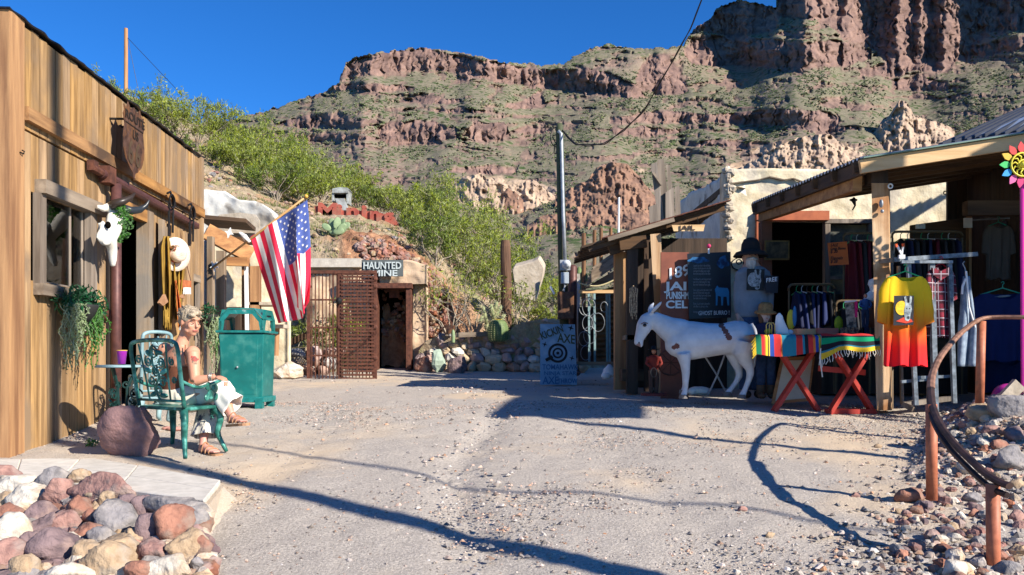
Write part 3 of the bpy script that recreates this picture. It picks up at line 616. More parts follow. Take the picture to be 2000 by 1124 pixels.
# highway shield
def shield():
    s0, s1 = 8.42, 8.98; o = .20; z0, z1 = EYE+(HY-352)/F*8.8, EYE+(HY-210)/F*8.75
    out = [(0, .80), (.06, .86), (.02, .93), (.14, .90), (.22, 1.0), (.34, .93), (.5, .98), (.66, .93), (.78, 1.0), (.86, .90), (.98, .93), (.94, .86), (1, .80), (.93, .68), (.99, .5), (.97, .34), (.86, .2), (.66, .1), (.56, .07), (.5, -.03), (.44, .07), (.34, .1), (.14, .2), (.03, .34), (.01, .5), (.07, .68)]
    poly = [FW(lerp(s0, s1, a), o, lerp(z0, z1, b)) for a, b in out]
    t = thing('highway_shield_sign', 'rusty steel highway shield sign reading ROUTE US 66 high on the board wall', 'sign', FW(8.7, .1, z0))
    m = MB(); m.prism(poly, Vector((1, .0594, 0))*-.008); m.build('shield_plate', M['rustp'], t)
    m = MB(); m.bar(FW(8.55, 0, z1-.18), FW(8.55, o-.01, z1-.18), .02, .02); m.build('bracket', M['black'], t); m = MB(); m.bar(FW(8.85, 0, z1-.18), FW(8.85, o-.01, z1-.18), .02, .02); m.build('bracket', M['black'], t)
    r = FW(1, 0, 0)-FW(0, 0, 0); H_ = z1-z0
    D = mat('cutout_shadow_paint', (.02, .012, .008), rough=.9); T = mat('wood_seen_through', (.10, .06, .03), (.04, .025, .015), rough=.8)  # raised letters; dark colour stands in for shadow behind cut-outs
    lettering('ROUTE', FW(8.455, o+.004, z0+.765*H_), r, (0, 0, 1), .125, D, t, ext=.002, bold=.003, sx=1.28)
    m = MB(); fbox(m, 8.47, 8.93, z0+.70*H_, z0+.715*H_, o+.001, o+.006); m.build('bar_line', D, t)
    lettering('US', FW(8.65, o+.004, z0+.54*H_), r, (0, 0, 1), .13, D, t, ext=.002, bold=.003)
    lettering('6', FW(8.53, o+.004, z0+.18*H_), r, (0, 0, 1), .36, T, t, ext=.002, bold=.006, sx=.8); lettering('6', FW(8.715, o+.004, z0+.18*H_), r, (0, 0, 1), .36, T, t, ext=.002, bold=.006, sx=.8)
shield()
# longhorn skull
sk = thing('longhorn_skull', 'white longhorn skull with black horns and green succulents over one eye', 'skull decoration', FP(218, 520, .15))
def K(x, y, o): return FP(x, y, o)
m = MB(); cl = [(K(228, 408, .20), .105, .05), (K(224, 425, .22), .12, .07), (K(220, 450, .25), .105, .07), (K(213, 468, .27), .085, .06), (K(218, 490, .27), .05, .045), (K(219, 510, .26), .035, .035), (K(219, 521, .25), .028, .02)]
dirS = (FW(1, 0, 0)-FW(0, 0, 0)).normalized(); dirO = Vector((1, .0594, 0)).normalized(); rings = []
for c, a, b in cl: rings.append([c+dirS*math.cos(2*math.pi*j/14)*a+dirO*math.sin(2*math.pi*j/14)*b+dirO*0 for j in range(14)])
m.loft(rings); m.blob(K(200, 455, .24), (.05, .05, .10), jit=.5, seed=3); m.blob(K(193, 462, .22), (.03, .04, .05), jit=.4, seed=5); m.blob(K(205, 470, .26), (.05, .05, .05), jit=.4, seed=6)
m.tube([K(226, 412, .2), K(214, 404, .18), K(200, 408, .16), K(190, 404, .14)], [.05, .045, .035, .02], 10)
o = m.build('skull_bone', M['white'], sk); fuse(o, .011, 2, .4)
m = MB(); m.blob(K(209, 440, .30), (.03, .02, .035)); m.build('eye_socket', M['dark'], sk, sm=True)
m = MB(); m.tube([K(214, 404, .18), K(224, 398, .27), K(240, 393, .33), K(254, 386, .37), K(262, 377, .40)], [.045, .042, .036, .025, .006], 12, cap=True); m.build('horn', plain('dark_horn', (.035, .025, .02), .35), sk, sm=True)
m = MB(); m.tube([K(242, 408, .16), K(256, 412, .20), K(272, 410, .26), K(284, 402, .30), K(290, 391, .34)], [.045, .042, .036, .024, .006], 12); m.build('horn', plain('black_horn', (.025, .03, .035), .3), sk, sm=True)
m = MB(); rg = random.Random(9)
for (x, y, r_) in ((232, 412, .07), (241, 418, .08), (232, 432, .09), (243, 440, .08), (235, 452, .07), (243, 460, .05), (231, 466, .045), (248, 425, .06)): m.leaves(K(x, y, .29), r_, 70, .045, asp=.5, rg=rg)
m.build('succulents', M['succ'], sk)
# wall planters
def planter(name, label, c, wdt, spec, rg):
    t = thing(name, label, 'planter', c)
    m = MB(); m.lathe(c, [(wdt*.35, -.16), (wdt*.75, -.08), (wdt, 0), (wdt*.97, .02)], 14); m.build('pot', plain('dark_pot', (.02, .02, .018)), t, sm=True)
    m = MB(); m2 = MB(); m3 = MB()
    for (dx, dz, r_, n, k) in spec['top']: m.leaves(c+Vector((0, dx, dz)), r_, n, .07, asp=.3, up=.8, rg=rg) if k == 0 else m.leaves(c+Vector((0, dx, dz)), r_, n, .03, asp=.6, rg=rg)
    m.build('foliage', M['dgreen'], t)
    for (dx, ln, wd, n, k) in spec['strings']:
        q = m2 if k == 'p' else m3
        for i in range(n):
            x = dx+rg.uniform(-wd, wd); L_ = ln*rg.uniform(.45, 1); oo = rg.uniform(-.02, .10); pts = [c+Vector((oo+.03*math.sin(j*.9+i), x+.014*math.sin(j*1.1+i*2), .02-L_*j/9)) for j in range(10)]
            q.tube(pts, .0045, 4)
            for p in pts[1:]:
                for _ in range(5): q.leaves(p+Vector((0, 0, rg.uniform(-.03, .03))), .012, 1, .026, asp=.6, shell=0, rg=rg)
    if m2.v: m2.build('pale_strands', M['pale'], t)
    if m3.v: m3.build('green_strands', M['mgreen'], t)
    return t
rg = random.Random(21)
planter('wall_planter', 'dark green wall planter with pale strings trailing under the window', FP(157, 600, .17), .15,
    dict(top=[(-.22, .04, .14, 160, 0), (-.05, .08, .15, 200, 0), (.10, .06, .15, 200, 0), (.25, .03, .13, 140, 0), (0, -.04, .18, 120, 1)],
         strings=[(-.24, .60, .035, 20, 'p'), (-.16, .45, .05, 14, 'p'), (-.07, .28, .03, 5, 'p'), (.08, .62, .02, 9, 'g'), (.14, .40, .03, 8, 'g'), (.29, .40, .03, 10, 'g'), (.20, .3, .03, 6, 'g')]), rg)
planter('wall_planter', 'small leafy planter on the timber beyond the seated woman', FP(408, 618, .2), .12,
    dict(top=[(-.1, .03, .13, 150, 1), (.06, .06, .14, 170, 1), (0, .1, .1, 60, 0)], strings=[(-.05, .45, .07, 14, 'p'), (.1, .95, .05, 12, 'p'), (.04, .6, .05, 8, 'g')]), rg)
# things hung on the sliding door
hd_ = thing('jacket', 'mustard fringed jacket hanging on the sliding door', 'jacket', FP(330, 620, .2))
def cloth(name, mt, parent, fn, nu=24, nv=24, mf=None, thick=.006, sm=True):
    m = MB(); m.grid(fn, nu, nv, None if mf else mt, mf); o = m.build(name, mt, parent, sm=sm); s = o.modifiers.new('s', 'SOLIDIFY'); s.thickness = thick; s.offset = 0; return o
def jack(u, v):
    xa = np.interp(v, [0, .12, .5, 1], [319, 313, 316, 322]); xb = np.interp(v, [0, .12, .5, 1], [330, 336, 340, 334])
    return FP(lerp(xa, xb, u), lerp(462, 645, v), .16+.035*math.sin(u*11+v*2)+.02*math.sin(u*23))
cloth('jacket_body', M['olive'], hd_, jack, 22, 20)
def jack2(u, v):
    xa = np.interp(v, [0, .15, .55, 1], [338, 338, 340, 341]); xb = np.interp(v, [0, .15, .55, 1], [352, 362, 358, 350])
    return FP(lerp(xa, xb, u), lerp(490, 625, v), .15+.03*math.sin(u*9+v*3)+.02*math.sin(u*17))
cloth('jacket_front', M['olive'], hd_, jack2, 20, 20)
m = MB(); m.prism([FP(311, 592, .24), FP(322, 575, .24), FP(328, 590, .24), FP(318, 598, .24)], (-.03, 0, 0)); m.build('cuff', M['leather'], hd_); m = MB(); m.prism([FP(352, 582, .24), FP(358, 575, .24), FP(361, 584, .24)], (-.03, 0, 0)); m.build('cuff', M['leather'], hd_)
m = MB()
for i in range(26): x = 322+rg.uniform(-4, 8); y = rg.uniform(620, 640); m.tube([FP(x, y-20, .22), FP(x+rg.uniform(-2, 2), y+4, .22)], .003, 4)
m.build('fringe', M['olive'], hd_)
sc_ = lambda u, v: FP(lerp(np.interp(v, [0, 1], [341, 347]), np.interp(v, [0, .5, 1], [343, 352, 359]), u), lerp(548, 640, v), .235+.03*math.sin(u*8+v*3))
o = cloth('scarf', mat('orange_red_scarf', (.6, .22, .04), (.33, .03, .015), scale=7, rough=.8), None, sc_, 12, 18); tag(o, 'orange and red scarf hanging beside the mustard jacket', 'scarf')
hat = thing('straw_hat', 'cream straw hat with red flower band hanging on the sliding door', 'hat', FP(342, 500, .25))
ax = Matrix((( .62, .1, .78), (-.75, .25, .60), (0, -.95, .15))); 
zc = Vector((.86, -.50, -.08)).normalized(); xc = Vector((0, 0, 1)).cross(zc).normalized(); yc = zc.cross(xc); A = Matrix((xc, yc, zc)).transposed()
cc = FP(342, 497, .20); straw = mat('cream_straw', (.74, .6, .48), (.58, .44, .34), scale=30, stretch=(1, 1, 5), rough=.9, bump=.4)
m = MB(); m.lathe(cc, [(.0, .115), (.055, .115), (.085, .10), (.098, .05), (.105, .0), (.15, -.005), (.205, .012), (.207, .004), (.15, -.015), (.10, -.01), (.0, -.012)], 28, axis=A); m.build('brim_and_crown', straw, hat, sm=True)
m = MB(); m.lathe(cc, [(.107, .002), (.109, .018), (.104, .035), (.10, .035)], 28, axis=A); m.leaves(cc+A @ Vector((-.07, .06, .06)), (.05, .05, .05), 80, .035, rg=rg); m.build('flower_band', mat('dark_red_flowers', (.35, .03, .02), (.06, .09, .02), scale=25), hat)
bg_ = thing('leather_bag', 'small tan fringed leather bag hanging by the little window', 'bag', FP(364, 560, .2))
m = MB(); a_, b_ = FP(358, 568, .17), FP(373, 545, .17)
m.prism([FP(357, 547, .2), FP(373, 549, .2), FP(373, 564, .2), FP(366, 568, .2), FP(358, 565, .2)], (-.05, 0, 0)); m.build('pouch', mat('orange_leather', (.5, .16, .06), (.3, .08, .03), scale=15), bg_)
m = MB(); m.tube([FP(358, 547, .15), FP(356, 500, .1), FP(351, 450, .08), FP(360, 500, .1), FP(372, 549, .15)], .005, 5); m.build('strap', M['pipe'], bg_)
m = MB()
for i in range(16): x = 358+i*.9; m.tube([FP(x, 562, .21), FP(x+rg.uniform(-1, 1), 575, .21)], .003, 4)
m.build('fringe', M['whitep'], bg_)
# behind the window glass
ip = thing('hanging_plant', 'green hanging plant seen behind the window glass', 'plant', FW(7.6, -.25, 2.75))
m = MB(); m.leaves(FW(7.62, -.22, 2.75), (.07, .12, .10), 160, .05, rg=rg); m.leaves(FW(7.66, -.22, 2.55), (.05, .07, .14), 120, .045, rg=rg); m.build('foliage', M['mgreen'], ip)
m = MB(); m.tube([FW(7.55, -.2, 2.6), FW(7.75, -.2, 2.4), FW(7.6, -.2, 2.3), FW(7.7, -.2, 2.19)], .008, 6); m.tube([FW(7.85, -.2, 2.6), FW(7.86, -.2, 2.19)], .012, 6); m.build('cord', M['lblue_m'], ip)
# ------------------------------------------------------------ middle distance
WM = [mat('wall_stone_%s' % n, a, tuple(x*.6 for x in a), scale=5, rough=.9, bump=.6, bscale=22, island=.15) for n, a in (('pink', (.56, .38, .31)), ('grey', (.48, .44, .41)), ('tan', (.62, .48, .32)), ('white', (.72, .65, .54)), ('rust', (.48, .29, .2)), ('violet', (.42, .31, .29)))]
def stonewall(name, label, px0, px1, topf, d0, d1, seed, s0=.15):
    rg = random.Random(seed); t = thing(name, label, 'stone wall', GP((px0+px1)/2, 720))
    mb = [MB() for _ in rk_mats]; mb_all = MB()
    x0, x1 = (px0-HX)/F*d0, (px1-HX)/F*d1; L_ = x1-x0; x = x0
    zb = G((x0+x1)/2, d0); row = 0; z = zb-.02
    while z < zb+1.15:
        x = x0+rg.uniform(-.1, 0); hh = rg.uniform(.13, .19)*s0/.15
        while x < x1:
            wd = rg.uniform(.14, .34)*s0/.15; t_ = (x-x0)/L_; d = lerp(d0, d1, t_); px = HX+F*x/d; ztop = EYE+(HY-topf(px))/F*d
            if z+hh*.35 < ztop: stone_mb((x+wd/2, d+.05+row*.06+rg.uniform(-.04, .04), z+hh/2), (wd*.64, .2, hh*.74), rg.randint(0, 9999), ang=rg.uniform(-.25, .25), nu=10, nv=7, mb=mb_all, m=rg.choice([WM[k] for k in (0, 0, 1, 2, 2, 3, 4, 5, 5)]))
            x += wd*.97
        z += hh*.88; row += 1
    mb_all.build('stacked_stones', None, t, sm=False)
    m = MB(); fr = []; bk = []
    for i in range(25):
        px = lerp(px0+6, px1-6, i/24); d = lerp(d0, d1, i/24)+.18; ztop = EYE+(HY-topf(px)+5)/F*d; fr.append(P(px, HY, d)*1.0); fr[-1].z = ztop
    for a, b in zip(fr, fr[1:]): m.hexa([Vector((a.x, a.y, zb-.3)), Vector((b.x, b.y, zb-.3)), Vector((b.x+.3, b.y+1.5, zb-.3)), Vector((a.x+.3, a.y+1.5, zb-.3)), a, b, Vector((b.x+.3, b.y+1.5, b.z+.12)), Vector((a.x+.3, a.y+1.5, a.z+.12))])
    m.build('earth_fill', M['hill'], t); return t
stonewall('stone_retaining_wall', 'dry stacked stone wall holding up the cactus bed', 812, 1146, lambda x: np.interp(x, [812, 830, 860, 890, 990, 1010, 1060, 1150], [700, 672, 660, 664, 658, 636, 632, 650]), 17.5, 16.9, 5, .16)
stonewall('stone_retaining_wall', 'low stone wall behind the bin and the cage gate', 520, 640, lambda x: np.interp(x, [520, 560, 600, 640], [690, 688, 684, 690]), 16.3, 16.6, 9, .2)
for k, (px, py, d, rr, mi, lab) in enumerate(((855, 700, 17.0, (.2, .14, .30), None, 'pale green upright stone at the foot of the cactus wall'), (828, 704, 17.2, (.26, .2, .22), 4, 'dark red stone at the foot of the cactus wall'), (892, 702, 16.9, (.27, .2, .22), 5, 'large violet brown stone low in front of the cactus wall'), (560, 716, 15.3, (.34, .22, .2), 3, 'pale boulder beside the bin behind the flag'), (578, 668, 16.4, (.2, .2, .22), 2, 'smooth tan boulder left of the cage gate'), (600, 660, 16.6, (.16, .16, .18), 3, 'whitish boulder against the cage gate hinge side'), (1105, 700, 15.0, (.3, .2, .16), 0, 'pink stone tucked behind the axe sign'))):
    p = P(px, py, d); p.z = G(p.x, p.y)+rr[2]*.7 if py > 640 else p.z
    o = stone_mb(p, rr, 300+k).build('boulder', mat('green_stone', (.34, .42, .33), (.24, .3, .24)) if mi is None else rk_mats[mi]); tag(o, lab, 'boulder')
# mine entrance
mn = thing('mine_entrance', 'rough plastered mine entrance front with dark timber doorway', 'building', P(730, 722, 18))
m = MB(); rg = random.Random(4)
def rough_wall(m, x0, x1, ytop, ybot, d, t, nx, nz, seed, amp=.05, holes=()):
    def fn(u, v):
        x = lerp(x0, x1, u); yt = np.interp(x, [q[0] for q in ytop], [q[1] for q in ytop]); y = lerp(ybot, yt, v); p = P(x, y, d)
        p.y += amp*mnoise.fractal(p*1.8+Vector((seed, 0, 0)), 1, 2, 4)-.0; return p
    vs = [fn(i/nx, j/nz) for j in range(nz+1) for i in range(nx+1)]; b = len(m.v); n1 = len(vs)
    vb = [Vector((p.x, d+t, p.z)) for p in vs]; fs = []
    for j in range(nz):
        for i in range(nx):
            px = lerp(x0, x1, (i+.5)/nx); yt = np.interp(px, [q[0] for q in ytop], [q[1] for q in ytop]); py = lerp(ybot, yt, (j+.5)/nz)
            if any(a < px < c and e < py < f for a, e, c, f in holes): continue
            a = j*(nx+1)+i; fs.append((a, a+1, a+nx+2, a+nx+1)); fs.append((n1+a, n1+a+nx+1, n1+a+nx+2, n1+a+1))
    for i in range(nx): a = nz*(nx+1)+i; fs.append((a, a+1, n1+a+1, n1+a))
    for j in range(nz):
        for c in (0, nx): a = j*(nx+1)+c; fs.append((a, a+nx+1, n1+a+nx+1, n1+a))
    m.add(vs+vb, fs)
rough_wall(m, 596, 832, [(596, 520), (640, 512), (700, 508), (760, 512), (800, 508), (822, 515), (832, 560)], 726, 17.9, .5, 60, 44, 3, .12, holes=((733, 556, 799, 730),))
m.build('plaster_front', M['mine'], mn, sm=True)
m = MB(); m.pbox(596, 505, 705, 522, 17.75, .5); m.build('concrete_ledge', M['concl'], mn)
m = MB(); rough_wall(m, 742, 832, [(742, 508), (765, 513), (790, 508), (812, 512), (832, 517)], 555, 17.58, .4, 26, 14, 6, .10); m.build('lintel_block', M['mine'], mn, sm=True)
m = MB(); m.pbox(726, 553, 804, 563, 17.42, .4, M['rust']); m.build('door_lintel', M['rust'], mn)
for x in (727, 793):
    m = MB(); m.pbox(x, 563.5, x+9, 722, 17.46, .35); m.build('door_jamb', M['rust'], mn)
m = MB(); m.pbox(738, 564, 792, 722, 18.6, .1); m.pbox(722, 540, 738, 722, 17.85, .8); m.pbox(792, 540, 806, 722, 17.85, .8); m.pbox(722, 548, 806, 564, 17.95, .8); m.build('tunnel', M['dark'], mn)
m = MB(); m.pbox(760, 570, 780, 582, 17.9, .05); m.pbox(752, 564, 795, 570, 17.9, .04); m.build('inner_board', M['rust'], mn)
# haunted mine sign
hsn = thing('haunted_mine_sign', 'dark board with grey drooping letters reading HAUNTED MINE above the doorway', 'sign', P(747, 541, 17.3))
m = MB(); m.pbox(706, 508, 787, 540, 17.36, .06); m.build('board', plain('dark_slate_board', (.10, .115, .115)), hsn)
LG = plain('pale_grey_letters', (.5, .56, .55)); 
lettering('HAUNTED', P(709, 525.5, 17.34), (1, 0, 0), (0, 0, 1), .21, LG, hsn, ext=.012, bold=.004, fitw=.80); lettering('MINE', P(727, 539.5, 17.34), (1, 0, 0), (0, 0, 1), .18, LG, hsn, ext=.012, bold=.004, fitw=.52)
# cut-out 'Mining' sign
ms = thing('mining_sign', 'faded red cut out wooden letters reading Mining on the hillside', 'sign', P(700, 440, 22.5))
m = MB(); pts = [(614, 404), (622, 402), (640, 410), (700, 412), (735, 414), (770, 424), (778, 440), (765, 440), (735, 440), (700, 436), (640, 433), (621, 432), (617, 425)]
m.prism([P(x, y, 22.5) for x, y in reversed(pts)], (0, .12, 0)); m.build('base_plank', M['mred'], ms)
for ch, x, y, s_, wd in (('M', 620, 425, .56, 1.3), ('i', 658, 425, .52, 1.3), ('n', 676, 426, .56, 1.3), ('i', 706, 427, .52, 1.3), ('n', 722, 432, .56, 1.1), ('g', 751, 434, .52, 1.0)):
    lettering(ch, P(x, y, 22.49), (1, 0, -.03), (0, 0, 1), s_, M['mred'], ms, name='letter', ext=.05, bold=.022, sx=wd)
for x in (640, 700, 760):
    m = MB(); m.bar(P(x, 425, 22.7), P(x, 450, 22.7), .08, .08, (0, 1, 0)); m.build('support_stake', M['mred'], ms)
# ore chute box behind the sign
oc = thing('ore_chute', 'weathered grey metal ore chute head behind the red letters', 'ore chute', P(662, 412, 22.9))
m = MB(); m.pbox(649, 370, 680, 377, 22.75, .5); m.pbox(648, 377, 652, 394, 22.8, .4); m.pbox(676.5, 377, 681, 398, 22.8, .4); m.prism([P(x, y, 22.7) for x, y in reversed(((654, 388), (672, 388), (676, 398), (678, 412), (663, 412), (659, 402)))], (0, .25, 0)); m.prism([P(x, y, 22.78) for x, y in reversed(((649, 369), (662, 366), (679, 367), (682, 371), (648, 371)))], (0, .5, 0))
m.build('chute_body', mat('pitted_zinc', (.4, .42, .4), (.18, .18, .16), scale=6, rough=.6), oc); m = MB(); m.pbox(653, 377.5, 676, 386, 22.95, .1); m.build('opening', M['dark'], oc)
# jail cage gate
cg = thing('iron_cage_gate', 'freestanding rusty iron jail cage gate with lattice door', 'gate', GP(668, 744))
d = 15.45; m = MB(); pz = lambda x, y, dd=d: P(x, y, dd)
def vbar(m, x, y0, y1, dd, w=.03): m.bar(pz(x, y1, dd), pz(x, y0, dd), w, w, (0, 1, 0))
def hbar(m, x0, x1, y, dd, w=.03, h=.03): m.bar(pz(x0, y, dd), pz(x1, y, dd), w, h)
for x in (603, 664, 733): vbar(m, x, 530, 745, d, .06)
hbar(m, 601, 735, 532, d, .08, .06); hbar(m, 601, 662, 586, d+.02, .05, .03); hbar(m, 603, 735, 743, d, .07, .05); hbar(m, 603, 662, 640, d+.02, .05, .03); hbar(m, 603, 662, 695, d+.02, .05, .03); hbar(m, 664, 731, 589, d-.035, .05, .035); hbar(m, 664, 731, 642, d-.035, .05, .04)
for (x, y) in ((733, 545), (733, 560), (733, 600), (733, 640), (733, 700), (664, 586), (664, 640), (603, 560)): m.blob(pz(x, y, d-.02), .05, None, 6, 5)
m.build('frame', M['rust'], cg)
m = MB()
for k in range(8): x = 609+k*7; vbar(m, x, 533, 741, d, .018)
m.build('bar_panel', M['rust'], cg)
m = MB()
for k in range(10): vbar(m, 669+k*6.6, 540, 740, d-.02, .016)
for y in np.arange(541, 741, 7.1):
    if abs(y-640) < 5: continue
    hbar(m, 666, 731, y, d-.045, .012, .036)
m.build('lattice_door', M['rust'], cg)
m = MB()
for k in range(9): vbar(m, 650+k*9.6, 536, 735, d+1.0, .02)
hbar(m, 648, 731, 536, d+1.0, .05, .04); hbar(m, 648, 731, 735, d+1.0, .05, .04); m.build('rear_panel', M['rust'], cg)
for x in (603, 733):
    m = MB(); m.bar(pz(x, 532, d), pz(x*.97+664*.03, 535, d+1.0), .05, .05); m.build('top_brace', M['rust'], cg)
m = MB(); m.blob(pz(662, 588, d-.06), (.06, .04, .07), None, 8, 6); m.build('lock', M['black'], cg)
# plants
def creosote(label, base, h, w_, seed, mt='creo', n=9, dens=1.0, grp='creosote bushes on the hillside', dep=None, name='creosote_bush', sz=.10):
    rg = random.Random(seed); t = thing(name, label, 'bush', base, grp); m = MB(); f = MB(); dep = dep or w_
    tips = []
    for i in range(n):
        a = rg.uniform(0, 6.28); r = rg.uniform(.25, 1)**.7; tip = Vector((math.cos(a)*r*w_/2, math.sin(a)*r*dep/2, h*rg.uniform(.62, 1.0)*(1-.30*r)))
        mid = tip*.5+Vector((rg.uniform(-.1, .1)*w_, rg.uniform(-.1, .1)*w_, -.05*h)); pts = [Vector((0, 0, -.1)), mid*.5+Vector((0, 0, .05*h)), mid, tip]
        m.tube([base+p for p in pts], [.02*h/1.5+.006, .014, .010, .004], 4)
        for k in range(4):
            e = lerp(mid, tip, rg.uniform(0, 1)); q = e+Vector((rg.gauss(0, .14)*w_, rg.gauss(0, .14)*w_, rg.uniform(.04, .2)*h)); m.tube([base+e, base+q], [.007, .003], 3); tips.append(q)
        tips.append(tip)
    for q in tips:
        r = rg.uniform(.07, .13)*w_
        f.leaves(base+q, (r, r, r*1.15), int(52*dens), sz, asp=.22, shell=.1, up=1.1, rg=rg)
    m.build('branches', M['twig'], t); f.build('foliage', M[mt], t); return t
EXTRA = [(120, 24, 1.3, 'on the hill just above the near roofline'), (160, 26, 1.7, 'on the skyline left of the bare wooden pole'), (205, 27, 1.6, 'just left of the foot of the bare pole'), (262, 26, 1.7, 'at the foot of the bare wooden pole'),
 (305, 27, 2.0, 'first one right of the bare pole'), (345, 28, 2.4, 'tallest of the skyline bushes right of the bare pole'), (385, 28, 2.0, 'on the skyline above the far end of the board building'), (330, 22.5, 1.2, 'low one behind the building roofline'),
 (440, 29, 2.3, 'on the skyline beyond the end of the board building'), (480, 27, 1.9, 'on the slope left of the flag'), (430, 24.5, 1.0, 'small one on the stony slope above the ruined wall'), (515, 29, 2.2, 'on the skyline above the flag canton'),
 (550, 26, 1.9, 'behind the tip of the flagpole'), (590, 27, 1.9, 'above and left of the red letters'), (560, 31, 2.2, 'on the ridge above the flagpole tip'), (630, 29, 2.0, 'on the ridge behind the ore chute'), (665, 31, 2.0, 'on the ridge right of the ore chute'),
 (700, 27, 1.5, 'right behind the red letters'), (620, 25, 1.3, 'immediately left of the ore chute'), (745, 27, 1.4, 'behind the last red letter'), (775, 29, 1.6, 'half way between the red letters and the big clump'), (800, 24, 1.6, 'just right of the last red letter'),
 (835, 26, 2.1, 'at the left end of the big green clump'), (870, 24, 2.2, 'in the left half of the big green clump'), (905, 22.5, 2.2, 'in the middle of the big green clump'), (940, 21.5, 2.2, 'above the wooden stub post'), (975, 21, 2.2, 'in the big green clump behind the wooden stub post'),
 (1010, 21.5, 1.9, 'right of the wooden stub post'), (1035, 23, 1.7, 'at the right end of the big green clump'), (1000, 18.5, 1.1, 'low one in front of the broken slab'), (960, 18.2, 1.0, 'low one left of the broken slab'), (850, 19.5, 1.3, 'on the rim of the red cut bank'), (1060, 26, 1.6, 'left of the utility pole foot'), (1075, 20, 1.0, 'right behind the utility pole meter'), (500, 24.5, 1.5, 'on the slope right above the ruined parapet'), (540, 23, 1.5, 'low one touching the back of the flag top'), (585, 23.5, 1.4, 'just left of the first red letter'), (460, 26, 1.6, 'half way up the slope behind the ruin'), (850, 21, 1.6, 'at the top of the red cut bank')]
for k, (px, d, h, lab) in enumerate(EXTRA):
    b = H(px, d); creosote('green creosote bush '+lab, b, h*(.95 if px > 780 else .82), h*1.15, 40+k, 'creod' if k % 4 == 3 else 'creo', n=12 if h > 1.3 else 8, dens=1.1, sz=.085+.0012*d)
# open dry shrub in front of the cut bank
for k, (px, d, h, lab) in enumerate(((880, 17.9, 2.1, 'spindly half bare shrub in front of the red cut bank'), (925, 17.8, 1.8, 'thin twiggy shrub between the cut bank and the barrel cactus'), (1010, 17.9, 1.4, 'leafy shrub right of the wooden stub post'))):
    b = H(px, d) if d > 18.5 else Vector(((px-HX)/F*d, d, EYE-(662-HY)/F*d)); creosote(lab, b, h, h*1.2, 90+k, 'creo', n=8, dens=.35, grp='open shrubs by the cut bank')
gr_ = MB(); rg = random.Random(77)
for i in range(9000):
    px = rg.uniform(390, 1120); d = rg.choice((rg.uniform(18.6, 24), rg.uniform(20, 34))); b = H(px, d)
    if rg.random() > .35+1.2*mnoise.noise(Vector((b.x*.8, b.y*.8, 0))): continue
    for _ in range(4):
        a = rg.uniform(0, 6.28); hgt = rg.uniform(.05, .13); q = b+Vector((rg.uniform(-.08, .08), rg.uniform(-.08, .08), -.02)); e = Vector((math.cos(a), math.sin(a), 0))*.012; gr_.add([q-e, q+e, q+Vector((rg.uniform(-.05, .05), rg.uniform(-.05, .05), hgt))], [(0, 1, 2)])
tag(gr_.build('grass', leafmat('sparse_grass', (.2, .22, .06), (.13, .14, .05))), 'sparse short green grass on the stony hillside', 'grass', kind='stuff')
st_ = MB()
for i in range(1500):
    px = rg.uniform(385, 1100); d = rg.uniform(18.3, 32); b = H(px, d); s = math.exp(rg.uniform(math.log(.025), math.log(.13))); b.z += s*.2
    stone_mb(b, (s, s*.8, s*.6), i, nu=6, nv=4, mb=st_, m=rk_mats[rg.choice((0, 2, 2, 2, 4, 1))])
tag(st_.build('loose_stones', None), 'loose tan and rusty stones littering the hillside', 'stones', kind='stuff')
st_ = MB()
for i in range(900):
    px = rg.uniform(700, 880); d = rg.uniform(18.5, 19.2); b = H(px, d); b.y -= .12; s = math.exp(rg.uniform(math.log(.03), math.log(.14)))
    stone_mb(b, (s, s*.8, s*.7), i, nu=6, nv=4, mb=st_, m=rk_mats[rg.choice((0, 4, 4, 4, 2))])
tag(st_.build('loose_stones', None), 'reddish rock fragments sticking out of the cut bank', 'stones', kind='stuff')
# skyline pole with guy wires
bp = thing('wooden_pole', 'bare wooden pole with guy wires standing on the skyline', 'pole', P(246, 180, 27.5))
m = MB(); m.tube([P(246, 182, 27.5), P(246, 56, 27.5)], [.065, .06], 10); m.build('pole', mat('sunlit_pole', (.5, .26, .12), (.3, .14, .06), scale=5, stretch=(1, 1, .1)), bp)  # orange-brown timber, grain stretched along the pole
for (x, y) in ((345, 175), (272, 185)): m = MB(); m.tube([P(249, 74, 27.5), P(x, y, 27.5)], .008, 4); m.build('guy_wire', M['black'], bp)
# prickly pear, barrel cactus, cholla, saguaro
def pads(name, label, base, spec, mt, sc=1.0):
    t = thing(name, label, 'cactus', base)
    for (dx, dz, a, r, yaw) in spec:
        m = MB(); rt = rot('Y', a) @ rot('Z', yaw); m.blob(base+Vector((dx, rnd.uniform(-.1, .1), dz))*sc, (r*.8*sc, .03*sc, r*1.25*sc), None, 14, 9, rt, jit=.06); m.build('pad', mt, t, sm=True)
PP = mat('prickly_pear_skin', (.25, .32, .17), (.17, .24, .12), scale=12, rough=.6)
pads('prickly_pear', 'grey green prickly pear on the slope below the red letters', H(657, 19.25), [(0, .2, 0, .2, 0), (.22, .2, 35, .2, 20), (-.22, .2, -35, .2, -15), (.05, .42, 10, .19, 30), (-.15, .42, -15, .18, 0), (.34, .32, 60, .17, 0), (-.36, .28, -60, .16, 10), (.22, .45, 25, .16, -30), (.1, .12, 80, .17, 0), (-.1, .1, -80, .15, 0)], PP, .62)
pads('prickly_pear', 'prickly pear growing on the hill behind the far end of the roofline', H(345, 22)+Vector((0, 0, 0)), [(0, .2, 0, .2, 0), (.22, .25, 35, .2, 20), (-.22, .2, -35, .2, -15), (.05, .5, 10, .19, 30), (-.15, .45, -15, .18, 0), (.4, .42, 40, .17, 0), (.3, .15, 70, .17, 0)], PP, .8)
